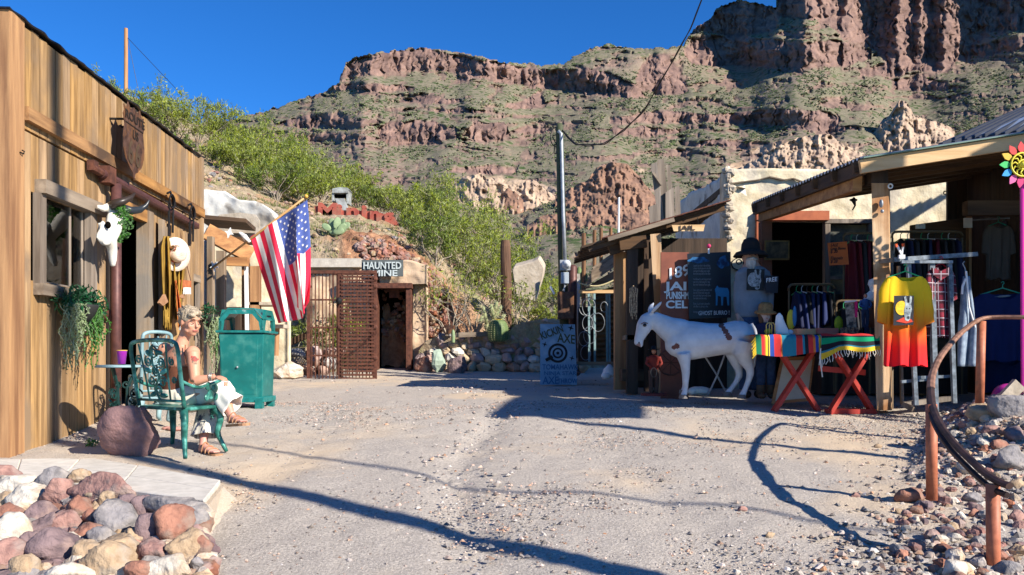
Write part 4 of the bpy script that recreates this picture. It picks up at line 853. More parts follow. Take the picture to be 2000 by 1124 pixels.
def ribbed(m, c, r, h, n=22, seg=16, depth=.12, lean=(0, 0)):
    rings = []
    for j in range(seg+1):
        t = j/seg; a = math.pi*(.12+.86*t); rr = r*max(math.sin(a), .03)**.55; z = h*(1-math.cos(math.pi*t))/2 if h < r*2.6 else h*t
        if h >= r*2.6: rr = r*min(1, (1-t)*4+.05)**.5
        rings.append([Vector(c)+Vector((lean[0]*t+math.cos(2*math.pi*k/(2*n))*rr*(1-depth*(k % 2)), lean[1]*t+math.sin(2*math.pi*k/(2*n))*rr*(1-depth*(k % 2)), z)) for k in range(2*n)])
    m.loft(rings)
bc = thing('barrel_cactus', 'ribbed green barrel cactus with yellow crown on the stone wall', 'cactus', P(973, 668, 17.2))
m = MB(); ribbed(m, P(973, 668, 17.2), .22, .46, 20, 18, .13); m.build('body', M['cactus'], bc, sm=True)
m = MB()
for k in range(20):
    for j in range(1, 15):
        a = 2*math.pi*k/20; t = j/15; rr = .225*max(math.sin(math.pi*(.12+.86*t)), .03)**.55; z = .46*(1-math.cos(math.pi*t))/2; q = P(973, 668, 17.2)+Vector((math.cos(a)*rr, math.sin(a)*rr, z)); dv = Vector((math.cos(a), math.sin(a), .3))
        for s_ in (-1, 0, 1): e = dv.cross(Vector((0, 0, 1)))*.012*s_; m.add([q+Vector((0, 0, .004)), q-Vector((0, 0, .004)), q+dv*.028+e], [(0, 1, 2)])
m.build('spines', M['spine'], bc)
m = MB(); m.leaves(P(973, 668, 17.2)+Vector((0, 0, .46)), (.09, .09, .02), 60, .04, rg=rg); m.build('flower_crown', plain('yellow_crown', (.6, .42, .04)), bc)
ch = thing('cholla_cactus', 'pale spiny cholla cactus behind the barrel cactus', 'cactus', P(962, 660, 17.6)); m = MB(); cs = MB()
for (a, b, c_) in (((962, 655), (950, 630), .05), ((950, 632), (944, 600), .05), ((962, 655), (965, 622), .055), ((965, 625), (958, 596), .05), ((965, 622), (980, 598), .05), ((972, 640), (985, 615), .045), ((946, 615), (938, 628), .04), ((950, 635), (955, 650), .06), ((965, 612), (970, 590), .045), ((944, 605), (936, 598), .035)):
    p, q = P(*a, 17.6), P(*b, 17.6+rg.uniform(-.15, .15)); m.tube([p, lerp(p, q, .5), q, q+(q-p)*.05], [c_*.8, c_, c_*.85, .01], 8)
    for i in range(220): t = rg.random(); dv = Vector((rg.gauss(0, 1), rg.gauss(0, 1), rg.gauss(0, 1))).normalized(); o_ = lerp(p, q, t)+dv*c_*.8; e = Vector((rg.gauss(0, 1), rg.gauss(0, 1), rg.gauss(0, 1))).normalized()*.005; cs.add([o_-e, o_+e, o_+dv*.06], [(0, 1, 2)])
m.build('stems', mat('cholla_skin', (.3, .32, .16), (.2, .23, .12)), ch, sm=True); cs.build('spines', mat('cholla_spines', (.62, .56, .36), (.5, .44, .27)), ch)
sg = thing('saguaro', 'young ribbed saguaro cactus with one arm behind the meter pole', 'cactus', P(1131, 575, 17))
m = MB(); ribbed(m, P(1131, 580, 17), .085, .62, 10, 14, .16); m.build('stem', M['cactus'], sg, sm=True); m = MB(); ribbed(m, P(1141, 552, 16.95), .075, .20, 10, 10, .16); m.build('arm', M['cactus'], sg, sm=True)
for (px, py, lab) in ((905, 668, 'tiny upright cactus on top of the stone wall'),):
    m = MB(); ribbed(m, P(px-20, py+2, 17.2), .04, .28, 8, 10, .16); o = m.build('cactus', PP, None, sm=True); tag(o, lab, 'cactus')
# timber stub post, broken slab, long timber on the wall
m = MB(); m.tube([P(988, 655, 17.9), P(989, 560, 17.9), P(987, 482, 17.9), P(987, 470, 17.9)], [.122, .118, .112, .09], 14); tag(m.build('stub_post', mat('old_brown_post', (.17, .09, .05), (.07, .035, .02), scale=9, stretch=(1, 1, .12), bump=.8)), 'thick weathered brown post standing behind the cactus bed', 'post')
for pts_, lab in ((((1003, 522), (1040, 512), (1052, 506), (1063, 524), (1060, 545), (1046, 590), (1008, 580), (1000, 528)), 'big tilted slab of broken concrete in the bushes'), ):
    m = MB(); m.prism([P(x, y, 18.6) for x, y in reversed(pts_)], (.05, .3, .12)); tag(m.build('broken_slab', M['conc'], bevel=.02), lab, 'rubble')
m = MB(); m.bar(P(890, 655, 17.3), P(953, 653, 17.4), .14, .10); tag(m.build('timber', M['old_h']), 'short timber lying along the top of the stone wall', 'timber')
m = MB(); m.pbox(871, 636, 888, 652, 17.4, .15); m.tube([P(858, 645, 17.4), P(871, 637, 17.4)], .02, 6); tag(m.build('rusty_box', M['rustp']), 'small rusty box on the stone wall under the shrub', 'box')
# utility pole with meter
up = thing('utility_pole', 'dark green utility pole with steel conduit, electric meter and boxes', 'utility pole', P(1103, 700, 14.6))
pg = mat('creosoted_pole', (.075, .085, .04), (.03, .035, .02), scale=5, stretch=(1, 1, .1), rough=.7)
m = MB(); m.tube([P(1104, 705, 14.6), P(1098, 480, 14.6), P(1093, 252, 14.6), P(1093, 242, 14.6)], [.085, .08, .068, .05], 12); m.build('pole', pg, up, sm=True)
m = MB(); m.tube([P(1104, 515, 14.45), P(1100, 420, 14.47), P(1097, 300, 14.5), P(1096, 262, 14.5), P(1090, 256, 14.5)], .032, 10); m.build('conduit', M['galv'], up, sm=True)
m = MB(); m.pbox(1094, 508, 1114, 528, 14.38, .12, M['galv']); m.build('meter_socket', None, up)
m = MB(); ay = Matrix.Rotation(R(90), 3, 'X'); m.lathe(P(1106, 517, 14.37), [(0, .11), (.06, .10), (.075, .04), (.08, 0), (.085, -.01)], 18, axis=ay); m.build('meter', plain('meter_dial', (.55, .58, .6), .15), up, sm=True)
m = MB(); m.pbox(1096, 532, 1111, 554, 14.36, .12); m.build('switch_box', mat('grey_enamel', (.38, .43, .48), (.33, .38, .42), rough=.4), up, bevel=.004)
m = MB(); m.pbox(1090, 570, 1121, 623, 14.30, .22); m.build('rusty_panel_box', M['rustp'], up, bevel=.005)
m = MB(); m.tube([P(1103, 554, 14.4), P(1102, 570, 14.4)], .012, 6); m.tube([P(1107, 554, 14.4), P(1099, 568, 14.4)], .01, 6); m.build('short_conduit', M['galv'], up)
m = MB(); m.tube([P(1090, 532, 14.45), P(1082, 534, 14.45), P(1077, 548, 14.45)], .008, 5); m.build('lamp_cable', plain('yellow_cable', (.6, .55, .3)), up); m = MB(); m.bar(P(1075, 560, 14.45), P(1083, 575, 14.42), .03, .03); m.build('lamp', M['whitep'], up)
m = MB()
for k, (a, b) in enumerate((((1092, 262), (1079, 268)), ((1093, 270), (1082, 300)), ((1096, 275), (1090, 300)))): m.tube([P(*a, 14.6), P((a[0]+b[0])/2-4, (a[1]+b[1])/2, 14.6), P(*b, 14.6), P(1096, 300+k*3, 14.55)], .010, 5)
m.tube([P(1076+9*math.cos(a), 268+14*math.sin(a), 14.6) if 0 else P(1086+11*math.cos(a), 268+19*math.sin(a), 14.6) for a in np.linspace(0, 5.2, 16)], .009, 5); m.build('wire_loops', M['black'], up)
def cablept(t): x = lerp(1096, 1376, t); y = np.interp(x, [1096, 1110, 1125, 1150, 1180, 1220, 1260, 1285, 1305, 1330, 1350, 1376], [252, 268, 282, 286, 280, 255, 212, 170, 135, 88, 55, -14]); return x, y
m = MB()
for q, off in ((0, 0), (1, 3)): m.tube([P(*(Vector(cablept(i/50))+Vector((0, off*math.sin(i*.5)))), lerp(14.6, 9.0, i/50)) for i in range(51)], [lerp(.010, .006, i/50) for i in range(51)], 5)
tag(m.build('power_cable', M['black']), 'twisted black power cable sagging from the utility pole towards the upper right', 'cable')
m = MB(); m.tube([P(1118, 700, 14.9), P(1118, 522, 14.9), P(1118, 518, 14.9)], [.085, .085, .05], 12); tag(m.build('pipe_bollard', M['pipe'], sm=True), 'dark red capped pipe standing right behind the meter boxes', 'pipe')
m = MB(); m.pbox(1125, 535, 1133, 675, 15.2, .3); tag(m.build('plaster_pier', M['adobe_w']), 'narrow pale plaster pier right of the dark red pipe', 'pier')
# axe sign
axs = thing('axe_throwing_sign', 'blue sandwich board reading KICKIN AXE with a black target', 'sign', GP(1090, 754))
zb = GP(1090, 754); d = zb.y; wp = lambda x, y, o=0: P(x, y, d+(754-y)*.0018+o)
SB = mat('blue_painted_board', (.20, .34, .47), (.15, .27, .39), scale=3, rough=.7, c3=(.24, .37, .48), s3=6)
m = MB(); m.hexa([wp(1055, 752), wp(1127, 752), wp(1127, 752, .02), wp(1055, 752, .02), wp(1055, 633), wp(1123, 634), wp(1123, 634, .02), wp(1055, 633, .02)]); m.build('front_board', SB, axs)
m = MB(); m.hexa([wp(1055, 752, .6), wp(1127, 752, .6), wp(1127, 752, .62), wp(1055, 752, .62), wp(1055, 634, .03), wp(1123, 635, .03), wp(1123, 635, .05), wp(1055, 634, .05)]); m.build('back_board', SB, axs)
UPV = (wp(1090, 640)-wp(1090, 740)).normalized(); BK = plain('black_sign_paint', (.012, .012, .015)); DG = plain('olive_sign_paint', (.06, .075, .03)); DB = plain('dark_blue_sign_paint', (.05, .14, .28))
lettering("KICKIN'", wp(1058, 664, -.006), (1, 0, .38), (-.38, 0, 1), .17, DG, axs, ext=.002, bold=.003, fitw=.40); lettering('AXE', wp(1089, 668, -.006), (1, 0, -.12), UPV, .21, DG, axs, ext=.002, bold=.004, fitw=.29)
m = MB()
def ring(cx, cy, r0, r1, n=26):
    for i in range(n):
        a, b = 2*math.pi*i/n, 2*math.pi*(i+1)/n
        q = [wp(cx+r*math.cos(t), cy+r*math.sin(t), -.006) for r, t in ((r0, b), (r1, b), (r1, a), (r0, a))]; m.prism(q, (0, .004, 0))
ring(1089.5, 690, 14.5, 19); ring(1089.5, 690, 7, 10.5); ring(1089.5, 690, 0.1, 3)
m.bar(wp(1079, 697, -.009), wp(1066, 704, -.009), .05, .05, (0, 1, 0)); m.build('target', BK, axs)
for (x, y, r) in ((1115, 641, 7), (1064, 673, 6), (1117, 700, 6)):
    m = MB(); pts = []
    for i in range(8): a = math.pi/4*i+.3; rr = r if i % 2 == 0 else r*.28; pts.append(wp(x+rr*math.cos(a), y+rr*math.sin(a), -.006))
    m.prism(list(reversed(pts)), (0, .004, 0)); m.build('throwing_star', BK, axs)
lettering('TOMAHAWK', wp(1059, 722, -.006), (1, 0, 0), UPV, .12, DB, axs, ext=.002, bold=.002, fitw=.58); lettering('NINJA STAR', wp(1062, 733, -.006), (1, 0, 0), UPV, .09, DB, axs, ext=.002, bold=.001, fitw=.52); lettering('AXE', wp(1060, 750, -.006), (1, 0, 0), UPV, .17, DB, axs, ext=.002, bold=.003, fitw=.26); lettering('THROW', wp(1089, 749, -.006), (1, 0, 0), UPV, .11, DB, axs, ext=.002, bold=.002, fitw=.32)
# yard between: gate rail, corrugated shed, razor wire, thin posts
for k, (x, y0, y1, d, w_, lab) in enumerate(((1140, 456, 610, 15.8, .042, 'leftmost of the slim brown posts behind the jail roof'), (1161, 450, 540, 16.4, .038, 'second slim brown post from the utility pole'), (1174, 446, 530, 17.0, .038, 'third slim brown post from the utility pole'), (1193, 446, 480, 17.5, .036, 'slim post rising just over the jail roof edge'))):
    m = MB(); m.tube([P(x, y1, d), P(x, y0, d)], w_, 8); tag(m.build('slim_post', M['tele']), lab, 'post', 'slim posts behind the jail roof')
m = MB(); m.tube([P(1208, 470, 15), P(1209, 386, 15)], .02, 8); tag(m.build('white_mast', M['whitep']), 'thin white mast above the jail roof', 'mast')
sh = thing('corrugated_shed', 'rusty corrugated shed with slanting board roof behind the jail', 'shed', GP(1185, 712))
m = MB(); n = 90
def corr(u, v): x = lerp(1163, 1216, u); y = lerp(712, np.interp(x, [1163, 1216], [570, 555]), v); return P(x, y, 14.4+.02*math.sin(v*n))
m.grid(corr, 8, 360); m.build('corrugated_wall', mat('rusty_tin', (.22, .13, .06), (.1, .06, .035), scale=4, rough=.6, metal=.4), sh, sm=True)
m = MB(); m.prism([P(x, y, 14.3) for x, y in ((1143, 562), (1215, 545), (1215, 520), (1150, 558))], (0, .4, 0)); m.build('gable_board', M['old_h'], sh)
m = MB()
for k in range(6): m.bar(P(1142+k*3, 560-k*7, 14.1), P(1216, 508-k*5, 14.1), .10, .035); 
m.build('slanting_roof_boards', M['old_h'], sh)
m = MB(); m.bar(P(1130, 570, 13.9), P(1202, 570, 13.9), .06, .055, (0, 0, 1)); tag(m.build('gate_rail', M['fascia']), 'pale horizontal timber rail between the pier and the jail post', 'rail')
fg = thing('yard_gate', 'blue grey wire yard gate posts hung with razor wire', 'gate', GP(1165, 712))
for x in (1151, 1162, 1186, 1191): m = MB(); m.bar(P(x, 712, 14.1), P(x-1, 574, 14.1), .035, .035, (0, 1, 0)); m.build('steel_post', M['lblue_m'], fg)
m = MB()
for (cx, cy, r) in ((1142, 600, 16), (1148, 632, 15), (1140, 662, 14), (1150, 600, 18), (1152, 655, 17), (1144, 690, 14), (1180, 600, 10), (1168, 630, 18)):
    m.tube([P(cx+r*.7*math.cos(a), cy+r*math.sin(a), 14.0+.02*math.sin(a)) for a in np.linspace(0, 6.28, 22)], .005, 4)
m.build('razor_wire', M['galv'], fg)
m = MB(); m.pbox(1130, 600, 1163, 712, 14.7, .1); m.build('dark_mesh', M['dark_v'], fg)
m = MB(); m.pbox(1127, 707, 1206, 714, 13.4, .3); tag(m.build('threshold_plank', M['old_h']), 'grey plank lying across the yard gateway', 'plank')
m = MB(); m.pbox(1165, 573, 1176, 602, 16.5, .1); tag(m.build('white_signboard', M['whitep']), 'small white board seen through the yard gate', 'board')
m = MB(); pts = [P(lerp(1128, 1202, t), 552+10*math.sin(math.pi*t)-18*t*(1-t)*0-6*t, 13.8) for t in np.linspace(0, 1, 16)]; m.tube(pts, .012, 6); tag(m.build('yellow_rope', plain('yellow_rope', (.65, .55, .3))), 'pale yellow rope slung above the gate rail', 'rope')
# ------------------------------------------------------------ ruin and porch beyond the board building
ru = thing('ruined_plaster_building', 'ruined whitewashed concrete building beyond the board building', 'building', P(470, 730, 15))
m = MB(); rough_wall(m, 380, 545, [(380, 374), (400, 370), (440, 374), (452, 384), (470, 392), (500, 394), (515, 400), (528, 410), (545, 440)], 470, 14.0, .5, 44, 22, 8, .08); m.build('parapet', M['adobe_w'], ru, sm=True)
m = MB(); rough_wall(m, 380, 560, [(380, 430), (560, 450)], 745, 15.4, .3, 30, 40, 12, .05, holes=()); m.build('rear_wall', M['adobe'], ru, sm=True)
m = MB(); m.prism([P(x, y, 13.9) for x, y in ((408, 456), (508, 456), (508, 432), (500, 420), (470, 416), (430, 420), (420, 430))], (0, -.03, 0)); m.build('bare_patch', M['conc'], ru)
m = MB(); m.bar(P(398, 432, 13.2), P(490, 440, 13.3), .9, .06, (0, 0, 1)); m.bar(P(455, 470, 12.9), P(560, 476, 12.9), .12, .10); m.build('roof_slab', M['dark_h'], ru)
m = MB(); m.bar(P(402, 452, 12.6), P(490, 500, 12.9), .16, .24, (0, 0, 1)); m.build('sloping_beam', M['orange_h'], ru)
m = MB(); m.bar(P(425, 510, 12.8), P(485, 512, 12.8), .1, .14, (0, 0, 1)); m.build('cross_beam', M['orange_h'], ru)
for (x0, x1, y0, y1, d, mt) in ((404, 414, 462, 760, 12.3, 'old_v'), (422, 437, 490, 755, 12.6, 'old_v'), (472, 484, 505, 745, 13.2, 'orange_v'), (488, 506, 520, 745, 13.0, 'orange_v')):
    m = MB(); m.pbox(x0, y0, x1, y1, d, .12); m.build('porch_post', M[mt], ru)
m = MB(); m.bar(P(480, 470, 12.9), P(484, 745, 13.0), .05, .05, (0, 1, 0)); m.pbox(388, 470, 404, 760, 12.4, .05); m.build('trim_board', M['whitep'], ru)
m = MB(); m.pbox(415, 600, 470, 745, 14.6, .1); m.build('dark_doorway', M['dark_v'], ru)
m = MB(); m.pbox(484, 590, 560, 596, 13.0, .5); m.build('shelf', M['conc'], ru)
for (px, py, lab) in ((447, 455, 'fluttering white paper hanging from the porch beam'), (418, 520, 'white star shaped ornament fixed to the porch post')):
    m = MB(); n = 5 if px == 418 else 4; pts = [P(px+(9 if i % 2 == 0 else 4)*math.cos(i*math.pi/n+.3), py+(11 if i % 2 == 0 else 4)*math.sin(i*math.pi/n+.3), 12.25) for i in range(2*n)]; m.prism(list(reversed(pts)), (0, .03, 0)); tag(m.build('white_ornament', M['whitep']), lab, 'ornament')
m = MB(); m.tube([P(540, 640, 12.3), P(537, 695, 12.3)], [.05, .055], 10); tag(m.build('short_post', M['orange_v']), 'short orange timber post just right of the bin', 'post')
m = MB(); m.pbox(527, 634, 555, 641, 12.1, .3); tag(m.build('mailbox_plank', M['conc']), 'flat grey shelf board under the flag tip', 'board')
# leafy desert shrubs behind the cage
creosote('feathery green shrub behind the iron cage gate', P(655, 720, 17.2), 1.7, 1.3, 201, 'creo', n=9, dens=.6, grp='shrubs round the mine entrance'); creosote('dry twiggy shrub between the bin and the cage gate', P(570, 712, 16.9), 1.2, 1.6, 202, 'creod', n=9, dens=.35, grp='shrubs round the mine entrance')
m = MB(); m.bar(P(536, 682, 16), P(600, 655, 16), .12, .12); tag(m.build('fallen_timber', M['dark_h']), 'dark fallen timber leaning behind the cage gate', 'timber')
# ------------------------------------------------------------ flag
fl = thing('american_flag', 'american flag hanging from a slanted wooden pole on the left porch', 'flag', P(425, 522, 12.0))
dF = lambda x: lerp(12.0, 11.7, (x-412)/(600-412))
m = MB(); m.tube([P(412, 526, dF(412)), P(596, 386, dF(596))], .016, 10); m.build('flagpole', mat('varnished_pole', (.5, .3, .12), (.4, .22, .08), rough=.4), fl, sm=True)
m = MB(); m.blob(P(598, 384, dF(598)), .03, None, 10, 8); m.build('finial', plain('gold_ball', (.6, .35, .06), .35), fl, sm=True)
m = MB(); m.tube([P(488, 473, dF(485)-.01), P(478, 462, dF(485)-.05), P(470, 455, dF(480)-.02), P(478, 470, dF(480)-.02)], [.02, .035, .025, .01], 6); m.build('ribbon_knot', M['whitep'], fl)
TL, TR, BL, BR = (489, 463), (600, 391), (541, 632), (603, 600)
# the fly hangs down: canton (hoist corner) by the pole end, stripes run downwards
def flagp(u, v):                                        # u across the stripes (0 left .. 1 right), v down
    top = Vector((lerp(489, 600, u), lerp(463, 391, u)))
    bx = np.interp(u, [0, .25, .5, .68, .80, .9, 1], [541, 566, 590, 598, 578, 588, 604]); by = np.interp(u, [0, .25, .5, .68, .8, .9, 1], [632, 628, 622, 612, 600, 610, 590])
    b = Vector((bx, by)); k = v; x = lerp(top.x, b.x, k)+3*math.sin(u*14+v*2)*v; y = lerp(top.y, b.y, k)
    x += 5*math.sin(v*math.pi)*(u-.2); d = dF(lerp(489, 600, u))+.09*math.sin(u*13+v*2.5)*(.25+v)+.05*math.sin(u*29+v*5)*v-.04*v
    return P(x, y, d)
NU, NV = 78, 78
fr_, fw_, fb_ = plain('flag_red', (.72, .02, .06), .75), plain('flag_white', (.8, .78, .74), .75), plain('flag_blue', (.07, .11, .34), .75)
CU, CV = 7/13, .46      # canton covers the right 7 stripes by the pole
def fm(i, j):
    u = (i+.5)/NU; v = (j+.5)/NV
    if u > 1-CU and v < CV: return fb_
    return fr_ if int(u*13) % 2 == 0 else fw_
m = MB(); m.grid(flagp, NU, NV, None, fm); fo = m.build('flag_cloth', None, fl, sm=True)
m = MB()
for r_ in range(9):
    for c_ in range(6 if r_ % 2 == 0 else 5):
        u = 1-CU+CU*(r_+1)/10; v = CV*((c_*2+(1 if r_ % 2 == 0 else 2))/12); ss = .020; c0 = []
        for i in range(10): a = math.pi/5*i-math.pi/2; rr = ss if i % 2 == 0 else ss*.4; q = flagp(u+rr*math.cos(a)*1.15, v+rr*math.sin(a)*.78); c0.append(q+Vector((0, -.006, 0)))
        cc_ = flagp(u, v)+Vector((0, -.006, 0)); m.add([cc_]+c0, [(0, i+1, (i+1) % 10+1) for i in range(10)])
m.build('stars', fw_, fl)
s_ = fo.modifiers.new('s', 'SOLIDIFY'); s_.thickness = .004; s_.offset = 1
# ------------------------------------------------------------ bin
bn = thing('litter_bin', 'teal green steel litter bin with an open hooded top', 'litter bin', GP(475, 797))
d = 9.0; zg = G((475-1000)/F*9, 9.2)
A0, A1, B1, B0 = P(423, 0, d), P(523, 0, d), P(531, 0, d+.50), P(431, 0, d+.55)
A0 = P(427, 0, 9.0); A1 = P(513, 0, 9.08); rr_ = (A1-A0); rr_.z = 0; wv = rr_.normalized(); dv_ = Vector((-wv.y, wv.x, 0)); W_ = .48; D_ = .42
c0 = Vector((A0.x, A0.y, 0))
wv = Vector((1, .10, 0)).normalized(); dv_ = Vector((.02, 1, 0)).normalized()
def BQ(a, b, z, g_=0): return c0+wv*(a*W_+(0))+dv_*b*D_+Vector((0, 0, z))+(wv*(a-.5)+dv_*(b-.5))*g_
ztop = EYE+(HY-648)/F*9.0; zbt = zg+.10
def ring4(z, g_): return [BQ(0, 0, z, g_), BQ(1, 0, z, g_), BQ(1, 1, z, g_), BQ(0, 1, z, g_)]
m = MB(); m.loft([ring4(zbt, -.04), ring4(ztop-.02, .0)]); m.build('body', M['teal'], bn, bevel=.006)
m = MB(); m.loft([ring4(ztop-.015, .05), ring4(ztop+.012, .06)]); m.build('rim', M['teal_e'], bn, bevel=.005); m = MB(); m.loft([ring4(zbt-.03, .015), ring4(zbt+.03, .015)]); m.build('base_band', M['teal_e'], bn, bevel=.005)
m = MB(); f0 = [BQ(.04, -.012, zbt+.06, -.04), BQ(.86, -.012, zbt+.06, -.04), BQ(.88, -.012, ztop-.07), BQ(.02, -.012, ztop-.07)]; m.prism(f0, dv_*.012); m.build('door_panel', M['teal'], bn, bevel=.003)
m = MB(); m.blob(BQ(.42, -.02, lerp(zbt, ztop, .48)), .012, None, 8, 6); m.build('latch', M['galv'], bn)
hz = ztop+.012; hh = .235
for a in (0, 1):
    m = MB(); q = [BQ(a, .0, hz, .0), BQ(a, .12, hz, .0), BQ(a, .28, hz+hh*.75), BQ(a, .72, hz+hh*.75), BQ(a, .9, hz), BQ(a, 1, hz), BQ(a, 1, hz+hh*.55), BQ(a, .76, hz+hh), BQ(a, .24, hz+hh), BQ(a, 0, hz+hh*.45)]
    m.prism(q, wv*(.03 if a == 0 else -.03)); m.build('hood_side', M['teal'], bn)
def hoodbar(name, pts, m=None):
    m = m or MB(); m.prism(pts, (0, 0, .012)); m.build(name, M['teal_e'], bn)
# front arch frame of the hood
def HF(a, z, b=0): return BQ(a, b, hz+z)
m = MB(); oo = [HF(0, 0), HF(.03, hh*.55), HF(.2, hh*.98), HF(.78, hh*.98), HF(.97, hh*.5), HF(1, 0)]; ii_ = [HF(.08, 0), HF(.11, hh*.45), HF(.24, hh*.78), HF(.74, hh*.78), HF(.89, hh*.42), HF(.92, 0)]
for k in range(5): m.prism([oo[k], ii_[k], ii_[k+1], oo[k+1]], dv_*.02)
m.build('hood_front', M['teal_e'], bn)
m = MB(); m.prism([HF(.2, hh*1.0, 0), HF(.78, hh*1.0, 0), HF(.80, hh*1.02, 1), HF(.2, hh*1.02, 1)], (0, 0, .014)); m.prism([HF(.0, hh*.5, 0), HF(.2, hh*1.0, 0), HF(.2, hh*1.02, 1), HF(0, hh*.55, 1)], (0, 0, .012)); m.prism([HF(.78, hh*1.0, 0), HF(1, hh*.5, 0), HF(1, hh*.5, 1), HF(.8, hh*1.02, 1)], (0, 0, .012)); m.build('hood_roof', M['teal'], bn)
m = MB(); m.prism([HF(.06, .004, .1), HF(.94, .004, .1), HF(.94, .004, .95), HF(.06, .004, .95)], (0, 0, .003)); m.build('opening', M['dark'], bn)
for (a, b) in ((.1, .05), (.9, .05), (.1, .95), (.9, .95)): m = MB(); m.box(BQ(a, b, zg+.04), (.08, .08, .12)); m.build('foot', M['teal_e'], bn)
# ------------------------------------------------------------ cream adobe building on the right
ab = thing('adobe_building', 'cream plastered adobe building with crumbling parapet and orange door frame', 'building', P(1620, 770, 12.2))
DW = 12.8
m = MB()
def awall(u, v):
    pass
rough_wall(m, 1417, 1905, [(1417, 334), (1424, 328), (1440, 331), (1470, 329), (1700, 332), (1905, 332)], 790, DW, .35, 110, 80, 12, .035, holes=((1502, 428, 1618, 800), (1618, 428, 1700, 600)))
m.build('front_wall', M['adobe'], ab, sm=True)
m = MB(); xr = P(1419, 0, DW).x; zt = P(0, 334, DW).z
side = [(DW+.1, 334), (DW+.25, 336), (DW+.6, 350), (DW+1.0, 345), (DW+1.6, 372), (DW+2.4, 380), (DW+3.2, 392), (DW+4.2, 400)]
def sidew(u, v):
    d = DW+.05+4.2*u; px = 1419-100*u*1.0; top = np.interp(px, [1319, 1345, 1375, 1400, 1410, 1419], [405, 378, 366, 352, 338, 334])+3*mnoise.noise(Vector((u*14, 0, 4))); p = P(px, lerp(800, top, v), d); p.x += .05*mnoise.fractal(p*1.7, 1, 2, 4); return p
m.grid(sidew, 60, 50); o = m.build('side_wall', M['adobe_w'], ab, sm=True); s = o.modifiers.new('s', 'SOLIDIFY'); s.thickness = .3; s.offset = 1
m = MB(); rg = random.Random(6)
for i in range(26): a = rg.random(); p = P(1421+rg.uniform(-4, 5), lerp(334, 470, a**1.5), DW-.02+rg.uniform(0, .05)); stone_mb(p, (rg.uniform(.05, .10), .10, rg.uniform(.05, .10)), i, nu=8, nv=5, mb=m)
m.build('crumbling_corner', M['conc'], ab)
crackm = plain('crack_shadow', (.16, .12, .08))
for pts_ in (((1424, 360), (1450, 356), (1480, 352), (1502, 346), (1530, 352), (1548, 349), (1570, 357)), ((1424, 372), (1440, 366), (1455, 369))):
    m = MB()
    for a, b in zip(pts_, pts_[1:]): m.bar(P(*a, DW-.03), P(*b, DW-.03), .05, rnd.uniform(.008, .02))
    m.build('crack', crackm, ab)
m = MB(); m.span((P(1425, 0, DW).x, DW+.36, P(0, 352, DW).z-.1), (P(1905, 0, DW).x, DW+4.2, P(0, 352, DW).z)); m.build('flat_roof', M['dark_v'], ab)
OR = mat('orange_door_paint', (.42, .12, .05), (.3, .08, .035), scale=7, rough=.7)
m = MB(); m.pbox(1478, 412, 1620, 430, DW-.10, .14); m.build('door_lintel', OR, ab)
m = MB(); m.pbox(1478, 431, 1500, 790, DW-.08, .14); m.build('door_jamb', OR, ab)
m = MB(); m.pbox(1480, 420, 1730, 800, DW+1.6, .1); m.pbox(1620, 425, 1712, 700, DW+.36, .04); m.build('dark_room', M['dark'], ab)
wf = MB(); wf.pbox(1612, 428, 1716, 436, DW-.06, .12); wf.pbox(1612, 437, 1622, 620, DW-.05, .12); wf.pbox(1698, 437, 1706, 560, DW-.05, .12); wf = wf.build('window', M['grey_v'], ab)
m = MB(); m.pbox(1622, 440, 1700, 600, DW+.06, .02); m.build('pane', mat('dusty_window', (.30, .27, .17), (.04, .05, .06), scale=1.1, rough=.15, contrast=(.42, .58)), wf)
m = MB(); m.pbox(1622, 540, 1700, 546, DW-.02, .06); m.build('crossbar', M['grey_v'], wf)
# leaning plank wall above the jail
pw = thing('plank_screen', 'weathered upright plank screen leaning above the jail roof', 'plank screen', P(1300, 400, 12.9))
m = MB()
for (x0, y0, x1, y1, xb0, xb1, dd) in ((1271, 322, 1284, 316, 1287, 1300, 12.9), (1283, 314, 1297, 309, 1299, 1312, 12.92), (1301, 322, 1309, 322, 1312, 1322, 13.0), (1300, 376, 1317, 366, 1300, 1318, 12.85), (1267, 405, 1284, 398, 1270, 1287, 12.8), (1318, 365, 1328, 362, 1320, 1332, 13.05)):
    m.hexa([P(xb0, 445, dd), P(xb1-1, 445, dd), P(xb1-1, 445, dd+.04), P(xb0, 445, dd+.04), P(x0, y0, dd), P(x1-1, y1, dd), P(x1-1, y1, dd+.04), P(x0, y0, dd+.04)])
m.build('planks', M['grey_v'], pw); m = MB(); m.bar(P(1275, 338, 12.86), P(1292, 362, 12.86), .03, .06, (0, 1, 0)); m.build('brace', M['old_h'], pw)
# ------------------------------------------------------------ jail lean-to
jl = thing('jail_shed', 'open timber jail lean-to with sagging board roof left of the adobe building', 'shed', P(1300, 760, 11.5))
JD = 10.9
m = MB()
RB = P(1141, 484, JD+.2); RT = P(1416, 401, JD+.2)
for k in range(11):
    o_ = k*.165; jx = rnd.uniform(-.05, .03); a = RB+Vector((jx, o_, rnd.uniform(-.012, .012)+.0)); b = RT+Vector((0, o_, rnd.uniform(-.012, .012)))
    m.bar(a, b, .155, .028)
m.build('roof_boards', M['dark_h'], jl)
m = MB()
for k in range(3): a = lerp(RB, RT, .03+.30*k)+Vector((0, -.02+.0*k, -.045)); b = lerp(RB, RT, .03+.30*k+.36)+Vector((0, -.05, -.04)); m.bar(a, b, .02, .07)
m.build('edge_board', M['dark_h'], jl)
m = MB()
for k in range(8): a = lerp(RB, RT, .12+.11*k)+Vector((0, -.10-.02*(k % 2), .035)); b = lerp(RB, RT, .12+.11*k+.13)+Vector((0, -.12, .028)); m.bar(a, b, .12, .015)
m.build('roofing_scraps', M['rust'], jl)
